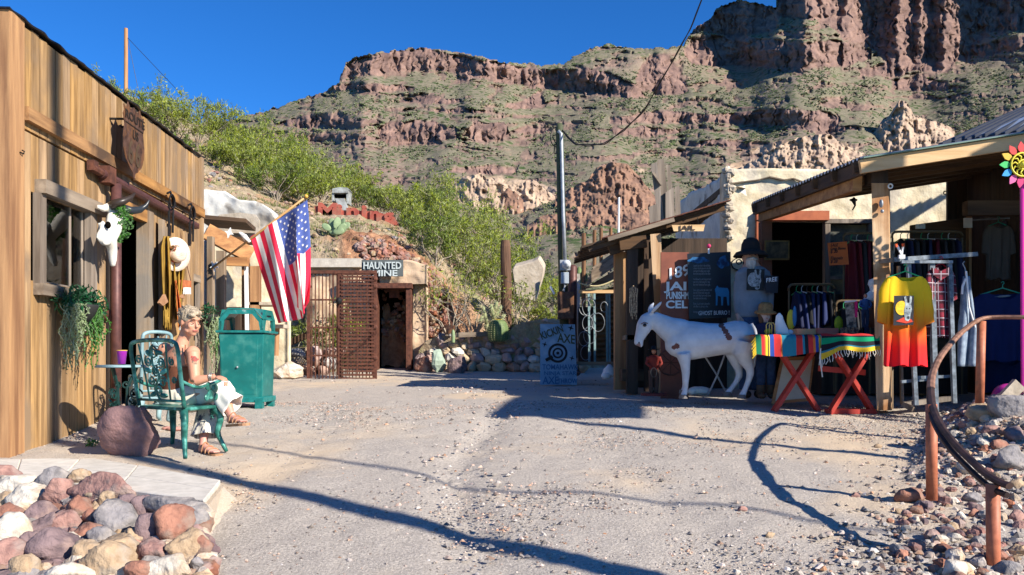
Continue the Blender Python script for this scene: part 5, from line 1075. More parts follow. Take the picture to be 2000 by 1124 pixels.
for (t0, t1) in ((.16, .36), (.33, .62)): 
    m = MB(); a = lerp(RB, RT, t0)+Vector((0, -.14, -.005)); b = lerp(RB, RT, t1)+Vector((0, -.16, -.01)); m.bar(a, b, .10, .055); m.build('eave_board', M['old_h'], jl)
for (a, b, mt) in (((1201, 1223, 492, 762, 11.35), 0, 'orange_v'), ((1225, 1246, 480, 770, 11.0), 0, 'dark_v')):
    m = MB(); m.pbox(a[0], a[2], a[1], a[3], a[4], .16); m.build('corner_post', M[mt], jl)
m = MB(); m.hexa([P(1283, 680, 10.75), P(1297, 680, 10.75), P(1297, 680, 10.9), P(1283, 680, 10.9), P(1270, 458, 10.75), P(1291, 456, 10.75), P(1291, 456, 10.9), P(1270, 458, 10.9)]); m.build('leaning_post', M['post_v'], jl)
m = MB(); m.hexa([P(1285, 790, 10.78), P(1301, 790, 10.78), P(1301, 790, 10.9), P(1285, 790, 10.9), P(1283, 681, 10.75), P(1297, 681, 10.75), P(1297, 681, 10.9), P(1283, 681, 10.9)]); m.build('leaning_post', M['post_v'], jl)
m = MB(); m.bar(P(1190, 490, 11.2), P(1270, 462, 11.2), .1, .14); m.bar(P(1210, 478, 11.0), P(1262, 472, 11.0), .08, .16); m.build('roof_beam', M['dark_h'], jl)
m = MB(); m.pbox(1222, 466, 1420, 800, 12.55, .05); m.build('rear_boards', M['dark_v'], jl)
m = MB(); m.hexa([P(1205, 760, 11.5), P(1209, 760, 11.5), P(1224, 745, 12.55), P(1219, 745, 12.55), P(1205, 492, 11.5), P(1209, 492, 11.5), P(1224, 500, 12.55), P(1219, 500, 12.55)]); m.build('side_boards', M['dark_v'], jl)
m = MB(); m.pbox(1215, 722, 1262, 745, 11.1, .5); m.build('bench_step', M['dark_h'], jl)
m = MB(); m.pbox(1222, 655, 1262, 664, 11.0, .4); m.build('counter', M['old_h'], jl)
m = MB()
for x in (1238, 1262): m.bar(P(x, 765, 11.1), P(x, 470, 11.1), .06, .06, (0, 1, 0))
m.build('frame_stud', M['dark_v'], jl) 
js = thing('jail_sign', 'small wooden plank sign reading JAIL hanging under the roof edge', 'sign', P(1345, 450, 10.6))
m = MB(); m.hexa([P(1316, 452, 10.62), P(1374, 452, 10.62), P(1374, 452, 10.66), P(1316, 452, 10.66), P(1312, 440, 10.62), P(1377, 439, 10.62), P(1377, 439, 10.66), P(1312, 440, 10.66)]); m.build('plank', M['fascia'], js)
lettering('JAIL', P(1326, 450, 10.61), (1, 0, 0.02), (0, 0, 1), .085, plain('charred_letters', (.05, .03, .02)), js, ext=.003, bold=.001, sx=1.5)
m = MB(); m.tube([P(1364, 439, 10.64), P(1362, 425, 10.64)], .004, 4); m.build('hanging_wire', M['black'], js)
# signs standing in the jail
s9 = thing('jail_history_sign', 'rust red board with bold white words 189 JAIL PUNISHMENT CELL', 'sign', P(1315, 680, 10.4))
m = MB(); m.pbox(1291, 493, 1345, 790, 10.45, .04); m.build('board', mat('rust_red_board', (.26, .085, .05), (.18, .06, .04), scale=4), s9)
for txt, x, y, sz, fw_ in (('189', 1302, 547, .20, 41), ('JAI', 1300, 567, .15, 44), ('PUNISHM', 1301, 584, .125, 44), ('CEL', 1300, 602, .135, 43)):
    lettering(txt, P(x, y, 10.44), (1, 0, .22 if txt == '189' else 0), (0, 0, 1), sz, M['whitep'], s9, ext=.003, bold=.004, fitw=fw_/F*10.44)
gb = thing('ghost_burro_poster', 'black printed poster with white lines and glowing blue burro reading GHOST BURRO', 'poster', P(1385, 620, 10.3))
m = MB(); m.hexa([P(1346, 623, 10.35), P(1428, 621, 10.35), P(1428, 621, 10.38), P(1346, 623, 10.38), P(1342, 496, 10.35), P(1427, 492, 10.35), P(1427, 492, 10.38), P(1342, 496, 10.38)]); m.build('board', plain('poster_black', (.012, .014, .022), .4), gb)
PT = plain('poster_grey_text', (.22, .24, .27)); PB = mat('poster_blue_glow', (.02, .12, .28), (.005, .02, .06), scale=9, contrast=(.4, .6)); PB2 = plain('poster_blue', (.03, .2, .4))
txt = '\n'.join(('Legend says that in the old days', 'a miner lost his burro in the hills', 'and heard it calling every night', 'from the deep dark of the mine', '', 'He followed it with lamp in hand', 'past every shaft along the ridge', 'but never found his friend again', '', 'Some nights when the moon is full', 'the folk of this small camp still', 'see a pale blue burro walk down', 'the street and fade away', '', 'If you should meet it, be polite', 'and offer it a carrot or two', '', 'It brings good luck to all'))
lettering(txt, P(1354, 521, 10.345), (1, 0, 0), (0, 0, 1), .040, PT, gb, ext=.001, space=.86, fitw=.235)
lettering('GHOST BURRO !', P(1364, 616, 10.345), (1, 0, .02), (0, 0, 1), .075, plain('poster_pale_text', (.5, .55, .6)), gb, ext=.001, bold=.001, fitw=.39)
m = MB(); m.prism(list(reversed([P(1364+20*math.cos(a)*(1+.2*math.sin(3*a)), 508+6*math.sin(a)*(1+.2*math.sin(5*a)), 10.346) for a in np.linspace(0, 6.1, 20)])), (0, .002, 0)); m.prism(list(reversed([P(1412+11*math.cos(a)*(1+.3*math.sin(3*a)), 512+12*math.sin(a)*(1+.2*math.sin(4*a)), 10.346) for a in np.linspace(0, 6.1, 20)])), (0, .002, 0)); m.build('blue_glow_print', PB, gb)
m = MB(); m.prism([P(x, y, 10.345) for x, y in reversed(((1396, 566), (1401, 558), (1404, 562), (1421, 563), (1424, 570), (1424, 597), (1421, 597), (1419, 580), (1413, 580), (1412, 597), (1409, 597), (1408, 580), (1402, 578), (1401, 597), (1398, 597), (1398, 574)))], (0, .002, 0)); m.build('burro_print', PB2, gb)
m = MB(); m.pbox(1383, 486, 1386, 496, 10.32, .02); m.build('clip', M['whitep'], gb); m = MB(); m.blob(P(1384.5, 481, 10.33), .028, None, 8, 6); m.build('clip_ball', plain('pink_ball', (.5, .03, .12)), gb)
# oval OLD sign on the adobe wall
os_ = thing('oval_sign', 'oval cream sign with black rim and letters OLD on the adobe wall', 'sign', P(1450, 528, DW-.06))
def oval(cx, cy, rx, ry, d, t, mt, par, nm): m = MB(); m.prism(list(reversed([P(cx+rx*math.cos(a), cy+ry*math.sin(a), d) for a in np.linspace(0, 2*math.pi, 25)[:-1]])), (0, t, 0)); return m.build(nm, mt, par)
oval(1450, 516, 22, 14, DW-.07, .02, M['black'], os_, 'rim'); oval(1450, 516, 20, 12, DW-.075, .01, plain('cream_sign', (.6, .53, .38)), os_, 'face')
lettering('OLD', P(1437, 517, DW-.077), (1, 0, 0), (0, 0, 1), .12, M['black'], os_, ext=.002, bold=.002, sx=1.05)
# ------------------------------------------------------------ shop with porch
sp = thing('shop_porch', 'timber shop with corrugated porch roof on the right side', 'building', P(1712, 800, 8.84))
NC = Vector((3.62, 8.45, P(0, 318, 8.45).z)); FC = Vector((3.46, 11.75, P(0, 404, 11.75).z))     # eave corners
slope = .155
def RF(u, v, dz=0): p = lerp(NC, FC, v); return p+Vector((u, 0, slope*u+dz))
m = MB(); m.grid(lambda u, v: RF(u*4.2-.03, v)+Vector((0, 0, .05+.018*math.sin(v*2*math.pi*38))), 4, 380); o = m.build('corrugated_roof', mat('roof_tin', (.30, .33, .38), (.2, .22, .26), scale=3, rough=.35, metal=.7), sp, sm=True)
m = MB(); m.bar(RF(-.05, -.012, -.045), RF(4.2, -.012, -.045), .05, .135); m.build('gable_fascia', M['fascia'], sp)
m = MB(); m.bar(RF(-.04, -.022, .036), RF(4.2, -.022, .036), .07, .012); m.build('flashing_strip', plain('green_flashing', (.12, .2, .16), .5), sp)
m = MB(); m.bar(RF(.02, .005, -.06), RF(.02, 1, -.06), .05, .12); m.build('eave_plate', M['dark_y'], sp)
m = MB()
for k in range(7): v = .03+k*.155; m.bar(RF(-.06, v, -.03), RF(4.2, v, -.03), .05, .11)
m.build('rafters', M['dark_h'], sp)
m = MB(); m.bar(RF(.10, .10, -.17), RF(.10, .98, -.16), .10, .17); m.build('porch_beam', M['orange_h'], sp)
m = MB(); m.prism([RF(0, 0, .005), RF(4.2, 0, .005), RF(4.2, 1, .005), RF(0, 1, .005)], (0, 0, .02)); m.build('roof_decking', M['dark_y'], sp)
mA, mBq, mC, mD = P(1838, 288, 8.62), P(2150, 236, 8.62), P(2300, 110, 11.2), P(2004, 212, 11.2)
m = MB(); m.prism([mA, mBq, mC, mD], (0, 0, -.02)); m.build('metal_roof', mat('standing_seam_roof', (.30, .36, .46), (.22, .27, .36), scale=2, rough=.35, metal=.4), sp)
m = MB()
for k in range(14): t = k/13; m.bar(lerp(mA, mBq, t)+Vector((0, 0, .02)), lerp(mD, mC, t)+Vector((0, 0, .02)), .035, .05)
m.build('roof_seams', mat('dark_seam', (.04, .045, .06), rough=.5), sp)
m = MB(); q = lambda x, y, d: P(x, y, d)
m.hexa([P(1712, 802, 8.70), P(1740, 802, 8.70), P(1743, 800, 8.88), P(1716, 800, 8.88), P(1702, 358, 8.70), P(1735, 358, 8.70), P(1738, 358, 8.88), P(1706, 358, 8.88)]); m.build('porch_post', M['post_v'], sp)
m = MB(); m.pbox(1702, 330, 1735, 357.5, 8.705, .18); m.build('post_cap', M['dark_v'], sp)
m = MB(); m.pbox(1722, 490, 1745, 800, 9.05, .1); m.build('rear_post', M['old_v'], sp)
m = MB(); m.pbox(1488, 432, 1508, 795, 11.5, .16); m.build('far_post', plain('red_brown_post', (.16, .06, .035)), sp)
m = MB(); m.bar(P(1712, 545, 8.9), P(1745, 500, 9.7), .04, .05); m.build('knee_brace', M['old_h'], sp)
# shop wall along the right, its doors and shelves
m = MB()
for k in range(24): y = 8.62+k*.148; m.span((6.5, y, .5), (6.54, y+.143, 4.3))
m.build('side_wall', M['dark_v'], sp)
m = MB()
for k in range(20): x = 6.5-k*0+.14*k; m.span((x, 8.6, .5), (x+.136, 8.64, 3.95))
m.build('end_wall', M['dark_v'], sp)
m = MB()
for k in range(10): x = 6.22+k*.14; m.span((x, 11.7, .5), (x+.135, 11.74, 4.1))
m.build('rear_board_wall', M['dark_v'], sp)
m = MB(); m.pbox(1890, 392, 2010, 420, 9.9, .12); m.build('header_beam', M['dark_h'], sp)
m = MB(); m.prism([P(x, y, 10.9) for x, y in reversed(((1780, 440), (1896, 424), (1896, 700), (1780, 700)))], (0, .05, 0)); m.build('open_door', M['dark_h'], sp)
m = MB(); m.pbox(1893, 422, 1898, 700, 10.7, .08); m.build('door_edge', M['orange_v'], sp)
for (x0, x1, y0, y1) in ((1884, 1900, 426, 445), (1790, 1808, 438, 447)):
    m = MB()
    for k in range(6): a = lerp(x0, x1, k/6); m.pbox(a, y0, a+(x1-x0)/9, y1, 10.6, .03)
    m.build('vent_grille', M['whitep'], sp)
m = MB(); m.span((3.0, 8.9, 0.5), (9, 11.95, .93)); m.build('porch_floor', M['gravel'], sp)
bpy.data.objects.remove(bpy.data.objects['porch_floor'])
m = MB(); m.span((7.5, 6.75, .4), (7.6, 8.6, 4.2)); m.span((6.5, 8.5, .4), (7.5, 8.59, 4.1)); m.build('added_shade_wall', M['dark_v'], sp)  # unseen walls added to keep sun off the hanging shirts
# things screwed to the post and beams
def ringm(name, label, cx, cy, r, d, mt, cat='ring'):
    m = MB(); m.tube([P(cx+r*math.cos(a), cy+r*math.sin(a), d) for a in np.linspace(0, 2*math.pi, 17)], .008, 6, cap=False); tag(m.build(name, mt), label, cat)
ringm('screw_ring', 'white ring screwed to the porch post near its top', 1739, 364, 4.2, 8.66, M['whitep'])
ringm('screw_ring', 'small steel ring on the wall edge at the far end of the porch', 1846, 377, 3.2, 11.2, M['galv'])
m = MB(); m.tube([P(1668, 386, 10), P(1667, 392, 10), P(1670, 402, 10), P(1665, 411, 10)], [.012, .03, .012, .008], 6); m.blob(P(1667, 391, 10), (.05, .01, .02)); tag(m.build('hanging_ornament', M['black']), 'small dark dragonfly ornament hanging from the porch roof', 'ornament')
m = MB(); m.blob(P(1721, 398, 8.66), (.02, .03, .045)); m.blob(P(1723, 413, 8.66), (.018, .02, .02)); tag(m.build('staple_fitting', M['galv'], sm=True), 'small metal fitting high on the porch post', 'fitting')
# framed picture hung in the doorway
fp = thing('framed_picture', 'small dark framed picture hung beside the orange door jamb', 'picture', P(1518, 508, 11.3))
m = MB(); m.pbox(1494, 470, 1542, 508, 11.3, .03); m.build('frame', mat('gilt_frame', (.2, .12, .04), (.1, .06, .02), scale=12), fp); m = MB(); m.pbox(1497, 473, 1539, 505, 11.29, .02); m.build('print', mat('sepia_print', (.10, .07, .04), (.02, .018, .014), scale=6, contrast=(.4, .6)), fp)
# spinner and pink pole
wsn = thing('wind_spinner', 'rainbow petalled flower wind spinner at the right edge', 'wind spinner', P(1992, 320, 7.9))
cxp, cyp = 1998, 322
for k, (a, c) in enumerate(((-95, (.7, .04, .04)), (-125, (.6, .05, .04)), (-152, (.75, .45, .04)), (180, (.05, .5, .12)), (152, (.03, .3, .7)), (124, (.7, .12, .3)), (98, (.6, .03, .15)), (-65, (.7, .1, .05)), (-30, (.75, .4, .03)), (0, (.05, .5, .1)), (30, (.03, .3, .7)), (65, (.6, .1, .3)))):
    m = MB(); t = R(a); u = Vector((math.cos(t), math.sin(t))); v = Vector((-u.y, u.x)); pts = [Vector((cxp, cyp))+u*r+v*s_ for r, s_ in ((22, 0), (29, 6), (36, 6.5), (42, 3), (46, 0), (42, -3), (36, -6.5), (29, -6))]
    m.prism([P(q.x, q.y, 7.9) for q in pts], (0, .008, 0)); m.build('petal', plain('petal_paint_%d' % k, c, .4), wsn)
m = MB()
for r in (23, 9): m.tube([P(cxp+r*math.cos(a), cyp+r*math.sin(a), 7.89) for a in np.linspace(0, 6.28, 26)], .010, 6, cap=False)
for k in range(12): a = k*math.pi/6; m.tube([P(cxp+9*math.cos(a), cyp+9*math.sin(a), 7.89), P(cxp+16*math.cos(a+.3), cyp+16*math.sin(a+.3), 7.89), P(cxp+23*math.cos(a), cyp+23*math.sin(a), 7.89)], .008, 5)
m.blob(P(cxp, cyp, 7.87), .03); m.build('yellow_rosette', plain('yellow_wire', (.7, .6, .05), .4), wsn, sm=True)
m = MB(); m.tube([P(1998, 770, 7.95), P(1996, 350, 7.95)], .018, 8); tag(m.build('pink_pole', plain('magenta_paint', (.62, .03, .3), .4)), 'slim magenta pole holding the spinner at the right edge', 'pole')
# ------------------------------------------------------------ serape table
tb = thing('display_table', 'red wooden table with crossed legs under the striped serape', 'table', P(1600, 795, 9.0))
TD = 8.75; zt = P(0, 655, TD).z
RED = M['red']
m = MB(); m.span((P(1500, 0, TD+.1).x, TD+.05, zt-.045), (P(1716, 0, TD).x, TD+.75, zt-.012)); m.build('tabletop', RED, tb)
def xleg(x0, x1, y):
    g_ = G((x0+x1)/2, y)
    for (a, b, o_) in ((x0, x1, 0), (x1, x0, .045)):
        m = MB(); m.bar(Vector((a, y+o_, g_)), Vector((b, y+o_, zt-.05)), .04, .115, (0, 1, 0)); m.build('crossed_leg', RED, tb)
xa, xb = P(1517, 0, TD+.05).x, P(1608, 0, TD+.05).x; xleg(xa, xb, TD+.15)
xa2, xb2 = P(1624, 0, TD-.05).x, P(1715, 0, TD-.05).x; xleg(xa2, xb2, TD+.02)
m = MB(); yb = TD+.1; m.span((xa2-.02, TD+.0, G(xa2, TD)-.0), (xb2, TD+.1, G(xa2, TD)+.05)); m.build('floor_runner', RED, tb)
m = MB(); m.bar(P(1598, 720, TD+.2), P(1690, 728, TD+.1), .04, .06); m.build('stretcher', RED, tb)
# serape: lies over the table, hangs in front
SC = [('serape_red', (.55, .03, .03)), ('serape_yellow', (.75, .5, .03)), ('serape_blue', (.02, .06, .3)), ('serape_green', (.01, .17, .08)), ('serape_teal', (.02, .20, .28)), ('serape_black', (.012, .012, .02)), ('serape_orange', (.6, .16, .03)), ('serape_white', (.7, .68, .62))]
SM = {n: plain(n, c, .9) for n, c in SC}
order = [('green', 5), ('red', 3), ('orange', 1), ('yellow', 2), ('black', 1), ('yellow', 1), ('blue', 4), ('red', 6), ('orange', 1), ('teal', 13), ('red', 6), ('teal', 2), ('black', 3), ('red', 4), ('orange', 2), ('blue', 3), ('yellow', 2), ('white', 1), ('blue', 2), ('yellow', 2), ('orange', 2), ('red', 4), ('black', 2)]
seq = [SM['serape_'+n] for n, k in order for _ in range(k)]
sx0, sx1 = P(1474, 0, TD).x, P(1628, 0, TD).x
sr = thing('serape_blanket', 'rainbow striped serape with vertical stripes over the left end of the table', 'blanket', P(1540, 690, TD))
def ser(u, v):
    x = lerp(sx0, sx1, u)
    if v < .6: y = lerp(TD+.72, TD-.02, v/.6); z = zt+.006+.004*math.sin(u*30)
    else: t = (v-.6)/.4; y = TD-.03-.012*math.sin(u*18+t)-.02*t; z = zt-.01-t*(.19+.03*math.sin(u*5))
    return Vector((x, y, z))
n = len(seq); m = MB(); m.grid(ser, n, 24, None, lambda i, j: seq[i]); m.build('cloth', None, sr, sm=True)
m = MB(); rg = random.Random(8)
for i in range(14): q = ser(.0, .62+.38*i/13); m.tube([q, q+Vector((-.03-.02*rg.random(), -.01, -.05))], .004, 4)
m.build('fringe', SM['serape_yellow'], sr)
s2 = thing('serape_blanket', 'green and black banded blanket with yellow edge and white fringe over the right end', 'blanket', P(1650, 700, TD))
bx0, bx1 = P(1603, 0, TD-.04).x, P(1717, 0, TD-.04).x
bands2 = [('red', .05), ('black', .10), ('green', .26), ('black', .24), ('teal', .05), ('black', .08), ('yellow', .22)]
def bmat(i, j):
    v = (j+.5)/30
    if v < .62: k = (v/.62)*3 % 1; return SM['serape_green'] if k < .4 else SM['serape_black'] if k < .8 else SM['serape_red']
    t = (v-.62)/.38; a = 0
    for n_, w_ in bands2:
        a += w_
        if t < a: return {'green': G1}.get(n_, SM['serape_'+n_])
    return SM['serape_yellow']
G1 = plain('serape_bright_green', (.0, .30, .13), .9)
def ser2(u, v):
    dr = .10*max(0, 1-u*3.2)
    if v < .62: return Vector((lerp(bx0, bx1, u), lerp(TD+.70, TD-.05, v/.62), zt+.014+.004*math.sin(u*20)))
    t = (v-.62)/.38; return Vector((lerp(bx0, bx1, u)-.03*t*(1-u), TD-.06-.015*math.sin(u*16+2)-.02*t, zt-t*(.17+dr+.012*math.sin(u*11))))
m = MB(); m.grid(ser2, 40, 30, None, bmat); m.build('cloth', None, s2, sm=True)
m = MB()
for i in range(24): q = ser2(i/23, 1); m.tube([q, q+Vector((.01*rg.uniform(-1, 1), -.01, -.03)), q+Vector((.02*rg.uniform(-1, 1), -.01, -.05-.035*rg.random()))], .0045, 4)
for i in range(5): q = ser2(.0, .82+.04*i); m.tube([q, q+Vector((-.02+.01*i, -.02, -.11-.02*i))], .006, 4)
m.build('fringe', SM['serape_white'], s2)
# goods on the table
def small(name, label, cat, mb, mt, sm=True, **k): return tag(mb.build(name, mt, None, sm=sm, **k), label, cat)
m = MB(); m.span((P(1556, 0, 9.2).x, 9.2, zt+.02), (P(1595, 0, 9.2).x, 9.35, zt+.085)); small('wooden_box', 'small yellow wooden box on the left half of the table', 'box', m, M['fascia'], False)
m = MB(); m.span((P(1597, 0, 9.15).x, 9.15, zt+.02), (P(1638, 0, 9.15).x, 9.35, zt+.09)); small('pink_box', 'salmon pink box in the middle of the table', 'box', m, plain('salmon_card', (.5, .16, .12)), False)
m = MB()
zz = zt+.012; c_ = Vector((P(1522, 0, 8.95).x, 8.95, zz)); rings = []
for t in np.linspace(0, 1, 9): w_ = np.interp(t, [0, .3, .7, .9, 1], [.085, .07, .045, .035, .008]); zq = .235*t; rings.append([c_+Vector((-.05*(1-t)*0+w_*math.cos(a)*1.0+.045*(1-t)**2, .02*math.sin(a), zq)) for a in np.linspace(0, 2*math.pi, 13)[:-1]])
m.loft(rings); small('white_sculpture', 'white fin shaped ornament on the left end of the table', 'ornament', m, M['whitep'])
m = MB(); m.blob(c_+Vector((.12, 0, .025)), (.035, .02, .03)); small('glass_ball', 'small clear glass ball beside the white ornament', 'ornament', m, plain('pale_glass', (.5, .55, .6), .1))
ah = thing('arched_holder', 'brass arched wire holder in front of the child mannequin', 'holder', Vector((P(1506, 0, 8.9).x, 8.9, zz)))
for k in (0, 1):
    m = MB(); cx_ = P(1502+k*6, 0, 8.9).x; m.tube([Vector((cx_-.03, 8.9, zz)), Vector((cx_-.03, 8.9, zz+.10)), Vector((cx_-.015, 8.9, zz+.125)), Vector((cx_+.015, 8.9, zz+.125)), Vector((cx_+.03, 8.9, zz+.10)), Vector((cx_+.03, 8.9, zz))], .006, 6); m.build('wire_arch', plain('brass', (.6, .45, .12), .35), ah, sm=True)
m = MB(); m.hexa([P(1655, 650, 9.0), P(1673, 650, 9.0), P(1673, 650, 9.04), P(1655, 650, 9.04), P(1650, 589, 9.02), P(1671, 587, 9.02), P(1671, 587, 9.06), P(1650, 589, 9.06)], mat('glass_case_print', (.4, .38, .3), (.04, .05, .05), scale=14, contrast=(.42, .58))); m.bar(P(1650, 590, 9.0), P(1672, 588, 9.0), .02, .02, m=M['whitep']); m.bar(P(1672, 589, 9.0), P(1672, 620, 9.0), .02, .03, (0, 1, 0), m=plain('pink_tag', (.7, .03, .2))); small('display_case', 'small upright glass display case with white rim and pink tag', 'display case', m, None, False)
m = MB(); m.span((P(1649, 0, 8.98).x, 8.95, zt+.02), (P(1674, 0, 8.98).x, 9.1, zt+.09)); small('trinket_tray', 'dark tray of trinkets below the display case', 'tray', m, mat('trinkets', (.3, .2, .12), (.03, .03, .04), scale=40, contrast=(.45, .55)), False)
m = MB(); m.blob(P(1638, 633, 9.3), (.05, .04, .09), None, 12, 10); small('yellow_green_ornament', 'rounded yellow green ornament right of the pink box', 'ornament', m, mat('lime_glaze', (.5, .5, .03), (.25, .3, .02), scale=8))
m = MB(); m.blob(P(1545, 625, 9.4), (.05, .02, .12), plain('lemon', (.7, .55, .04)), 10, 8); m.blob(P(1552, 618, 9.38), (.025, .02, .12), plain('cyan_stroke', (.05, .2, .4)), 8, 8); small('painted_shirt_print', 'yellow and blue painted ornament standing behind the wooden box', 'ornament', m, None)
# blue cowboy figurine, white bust
def figurine(label, base, h, mats_, seed=1):
    t = thing('figurine', label, 'figurine', base); k = h/1.0
    m = MB()
    for s_ in (-1, 1): m.tube([base+Vector((s_*.05*k, 0, 0)), base+Vector((s_*.06*k, 0, .25*k)), base+Vector((s_*.045*k, 0, .48*k))], [.045*k, .05*k, .07*k], 8)
    m.blob(base+Vector((0, 0, .47*k)), (.10*k, .07*k, .07*k)); o = m.build('legs', mats_[0], t); fuse(o, .012*k, 3)
    m = MB(); m.tube([base+Vector((0, 0, .48*k)), base+Vector((0, 0, .62*k)), base+Vector((0, 0, .76*k)), base+Vector((0, 0, .8*k))], [.09*k, .1*k, .12*k, .05*k], 10, flat=.7)
    for s_ in (-1, 1): m.tube([base+Vector((s_*.11*k, 0, .76*k)), base+Vector((s_*.16*k, -.02*k, .62*k)), base+Vector((s_*.08*k, -.1*k, .55*k))], [.04*k, .035*k, .03*k], 8)
    o = m.build('shirt', mats_[1], t); fuse(o, .012*k, 3)
    m = MB(); m.blob(base+Vector((0, -.005, .88*k)), (.05*k, .055*k, .065*k)); m.build('head', M['skin'], t, sm=True)
    if mats_[2]:
        m = MB(); m.lathe(base+Vector((0, 0, .915*k)), [(0, .08*k), (.045*k, .075*k), (.055*k, .01*k), (.13*k, .005*k), (.13*k, -.005*k), (0, -.006*k)], 16); m.build('hat', mats_[2], t, sm=True)
    return t
figurine('blue clothed cowboy figurine at the right end of the table', P(1690, 640, 9.15), .40, (M['denim'], plain('blue_cloth', (.04, .13, .35)), None))
wb = thing('white_bust', 'white ceramic bust on a brown vase beside the porch post', 'figurine', P(1707, 640, 9.3)); m = MB(); m.lathe(P(1706, 590, 9.3), [(.0, 0), (.11, 0), (.10, .06), (.07, .10), (.035, .13), (.045, .17), (.06, .2), (.05, .25), (.0, .27)], 16); m.build('bust', M['whitep'], wb, sm=True)
m = MB(); m.lathe(P(1706, 640, 9.3), [(.05, 0), (.08, .08), (.09, .16), (.05, .25), (.06, .28)], 16); m.build('vase', plain('brown_glaze', (.12, .05, .03)), wb, sm=True)
# framed board leaning under the table
lf = thing('leaning_canvas', 'cream canvas in an orange wood frame leaning under the table', 'framed board', P(1550, 785, 9.35))
cv = [P(1508, 790, 9.2), P(1580, 784, 9.2), P(1592, 697, 9.45), P(1527, 699, 9.45)]
m = MB(); m.prism(cv, (0, .03, .01)); m.build('frame', M['orange_h'], lf)
ct = sum(cv, Vector())/4; inn = [ct+(q-ct)*.86+Vector((0, -.006, 0)) for q in cv]; m = MB(); m.prism(inn, (0, .004, .001)); m.build('canvas', plain('cream_canvas', (.62, .56, .42)), lf)
m = MB(); m.pbox(1604, 575, 1890, 770, 10.95, .5); tag(m.build('dark_cupboard', M['dark_v']), 'dark cupboard standing in for shade behind the right half of the table', 'filler')  # added dark box; stands in for deep shade behind the table
# price sign and small easel
ps = thing('price_sign', 'orange hand lettered price sheet hung by the clothes rack', 'sign', P(1636, 518, 10.4))
m = MB(); m.hexa([P(1620, 519, 10.4), P(1658, 517, 10.4), P(1658, 517, 10.41), P(1620, 519, 10.41), P(1616, 475, 10.4), P(1654, 472, 10.4), P(1654, 472, 10.41), P(1616, 475, 10.41)]); m.build('sheet', plain('orange_paper', (.62, .13, .03)), ps)
for i, (t_, s_) in enumerate((('SALE', .055), ('Long Sleeve', .05), ('$ 20', .06), ('', .02), ('Flannels', .06), ('$ 28', .06))):
    if t_: lettering(t_, P(1622, 482+i*6.4, 10.39), (1, 0, .02), (0, 0, 1), s_, M['black'], ps, ext=.001, bold=.0005, sx=.8, shear=.2)
# ------------------------------------------------------------ clothes
def shirt(label, cx, ytop, w_, h, d, mt, name='shirt', sleeve=.45, flare=1.0, group=None, long_=False, tilt=0, mats=None, cat=None, yaw=0):
    """a shirt on a hanger: front outline swept into a soft, folded shell"""
    t = thing(name, label, cat or name, P(cx, ytop, d), group); c = P(cx, ytop, d); cy, sy = math.cos(yaw), math.sin(yaw)
    k = w_/2; m = MB(); NUs, NVs = 34, 36
    def body(sgn):
        def fn(u, v):
            sh = np.interp(v, [0, .08, .3, .6, 1], [.86, 1.0, 1.0*(.97), 1.0*flare*.98, flare]); x = (u*2-1)*k*sh
            neck = .16*math.exp(-((x)/(k*.42))**4) if sgn < 0 else .05*math.exp(-((x)/(k*.42))**4)
            z = -v*h-(.10*abs(u*2-1)**1.6*w_*.55 if v < .5 else .10*w_*.55*abs(u*2-1)**1.6*max(0, 1-(v-.5)*2))-neck*w_*.9*max(0, 1-v*3.5)
            bul = (.045+.03*v)*math.sqrt(max(0, 1-(u*2-1)**2)); y = sgn*bul+.022*math.sin(u*17+v*3+cx)*(.25+v)+.012*math.sin(u*31+cx)*v
            z += .012*math.sin(u*15+cx)*v
            return c+Vector((x*cy-y*sy, x*sy+y*cy, z))
        return fn
    for sgn in (-1, 1): m.grid(body(sgn), NUs, NVs, mt)
    for s_ in (-1, 1):
        if sleeve <= 0: break
        L_ = sleeve*h; a = c+Vector((s_*k*.80*cy, s_*k*.80*sy, -.085*w_)); out = (k*.20 if not long_ else k*.16); b = a+Vector((s_*out*cy, s_*out*sy-.01, -L_)); rs_ = []
        for i in range(9):
            q = lerp(a, b, i/8); wd = float(np.interp(i/8, [0, .12, .3, 1], [.02, .06, .088, .085]))*w_/.5*(1+.06*math.sin(i*2+cx)); th = .035
            rs_.append([q+Vector((math.cos(p_)*wd*cy, math.cos(p_)*wd*sy+math.sin(p_)*th, math.cos(p_)*s_*.35*wd*(1 if not long_ else .3))) for p_ in np.linspace(0, 2*math.pi, 13)[:-1]])
        m.loft(rs_, mt, cap=False)
    m.build('cloth', mt, t, sm=True)
    hm = MB(); hm.tube([c+Vector((-k*.8*cy, -k*.8*sy, -.055*w_)), c+Vector((0, 0, .04)), c+Vector((k*.8*cy, k*.8*sy, -.055*w_))], .007, 6); hm.tube([c+Vector((0, 0, .04)), c+Vector((0, 0, .075)), c+Vector((.018, 0, .095)), c+Vector((.005, 0, .115)), c+Vector((-.014, 0, .10))], .005, 6)
    return t, hm, c
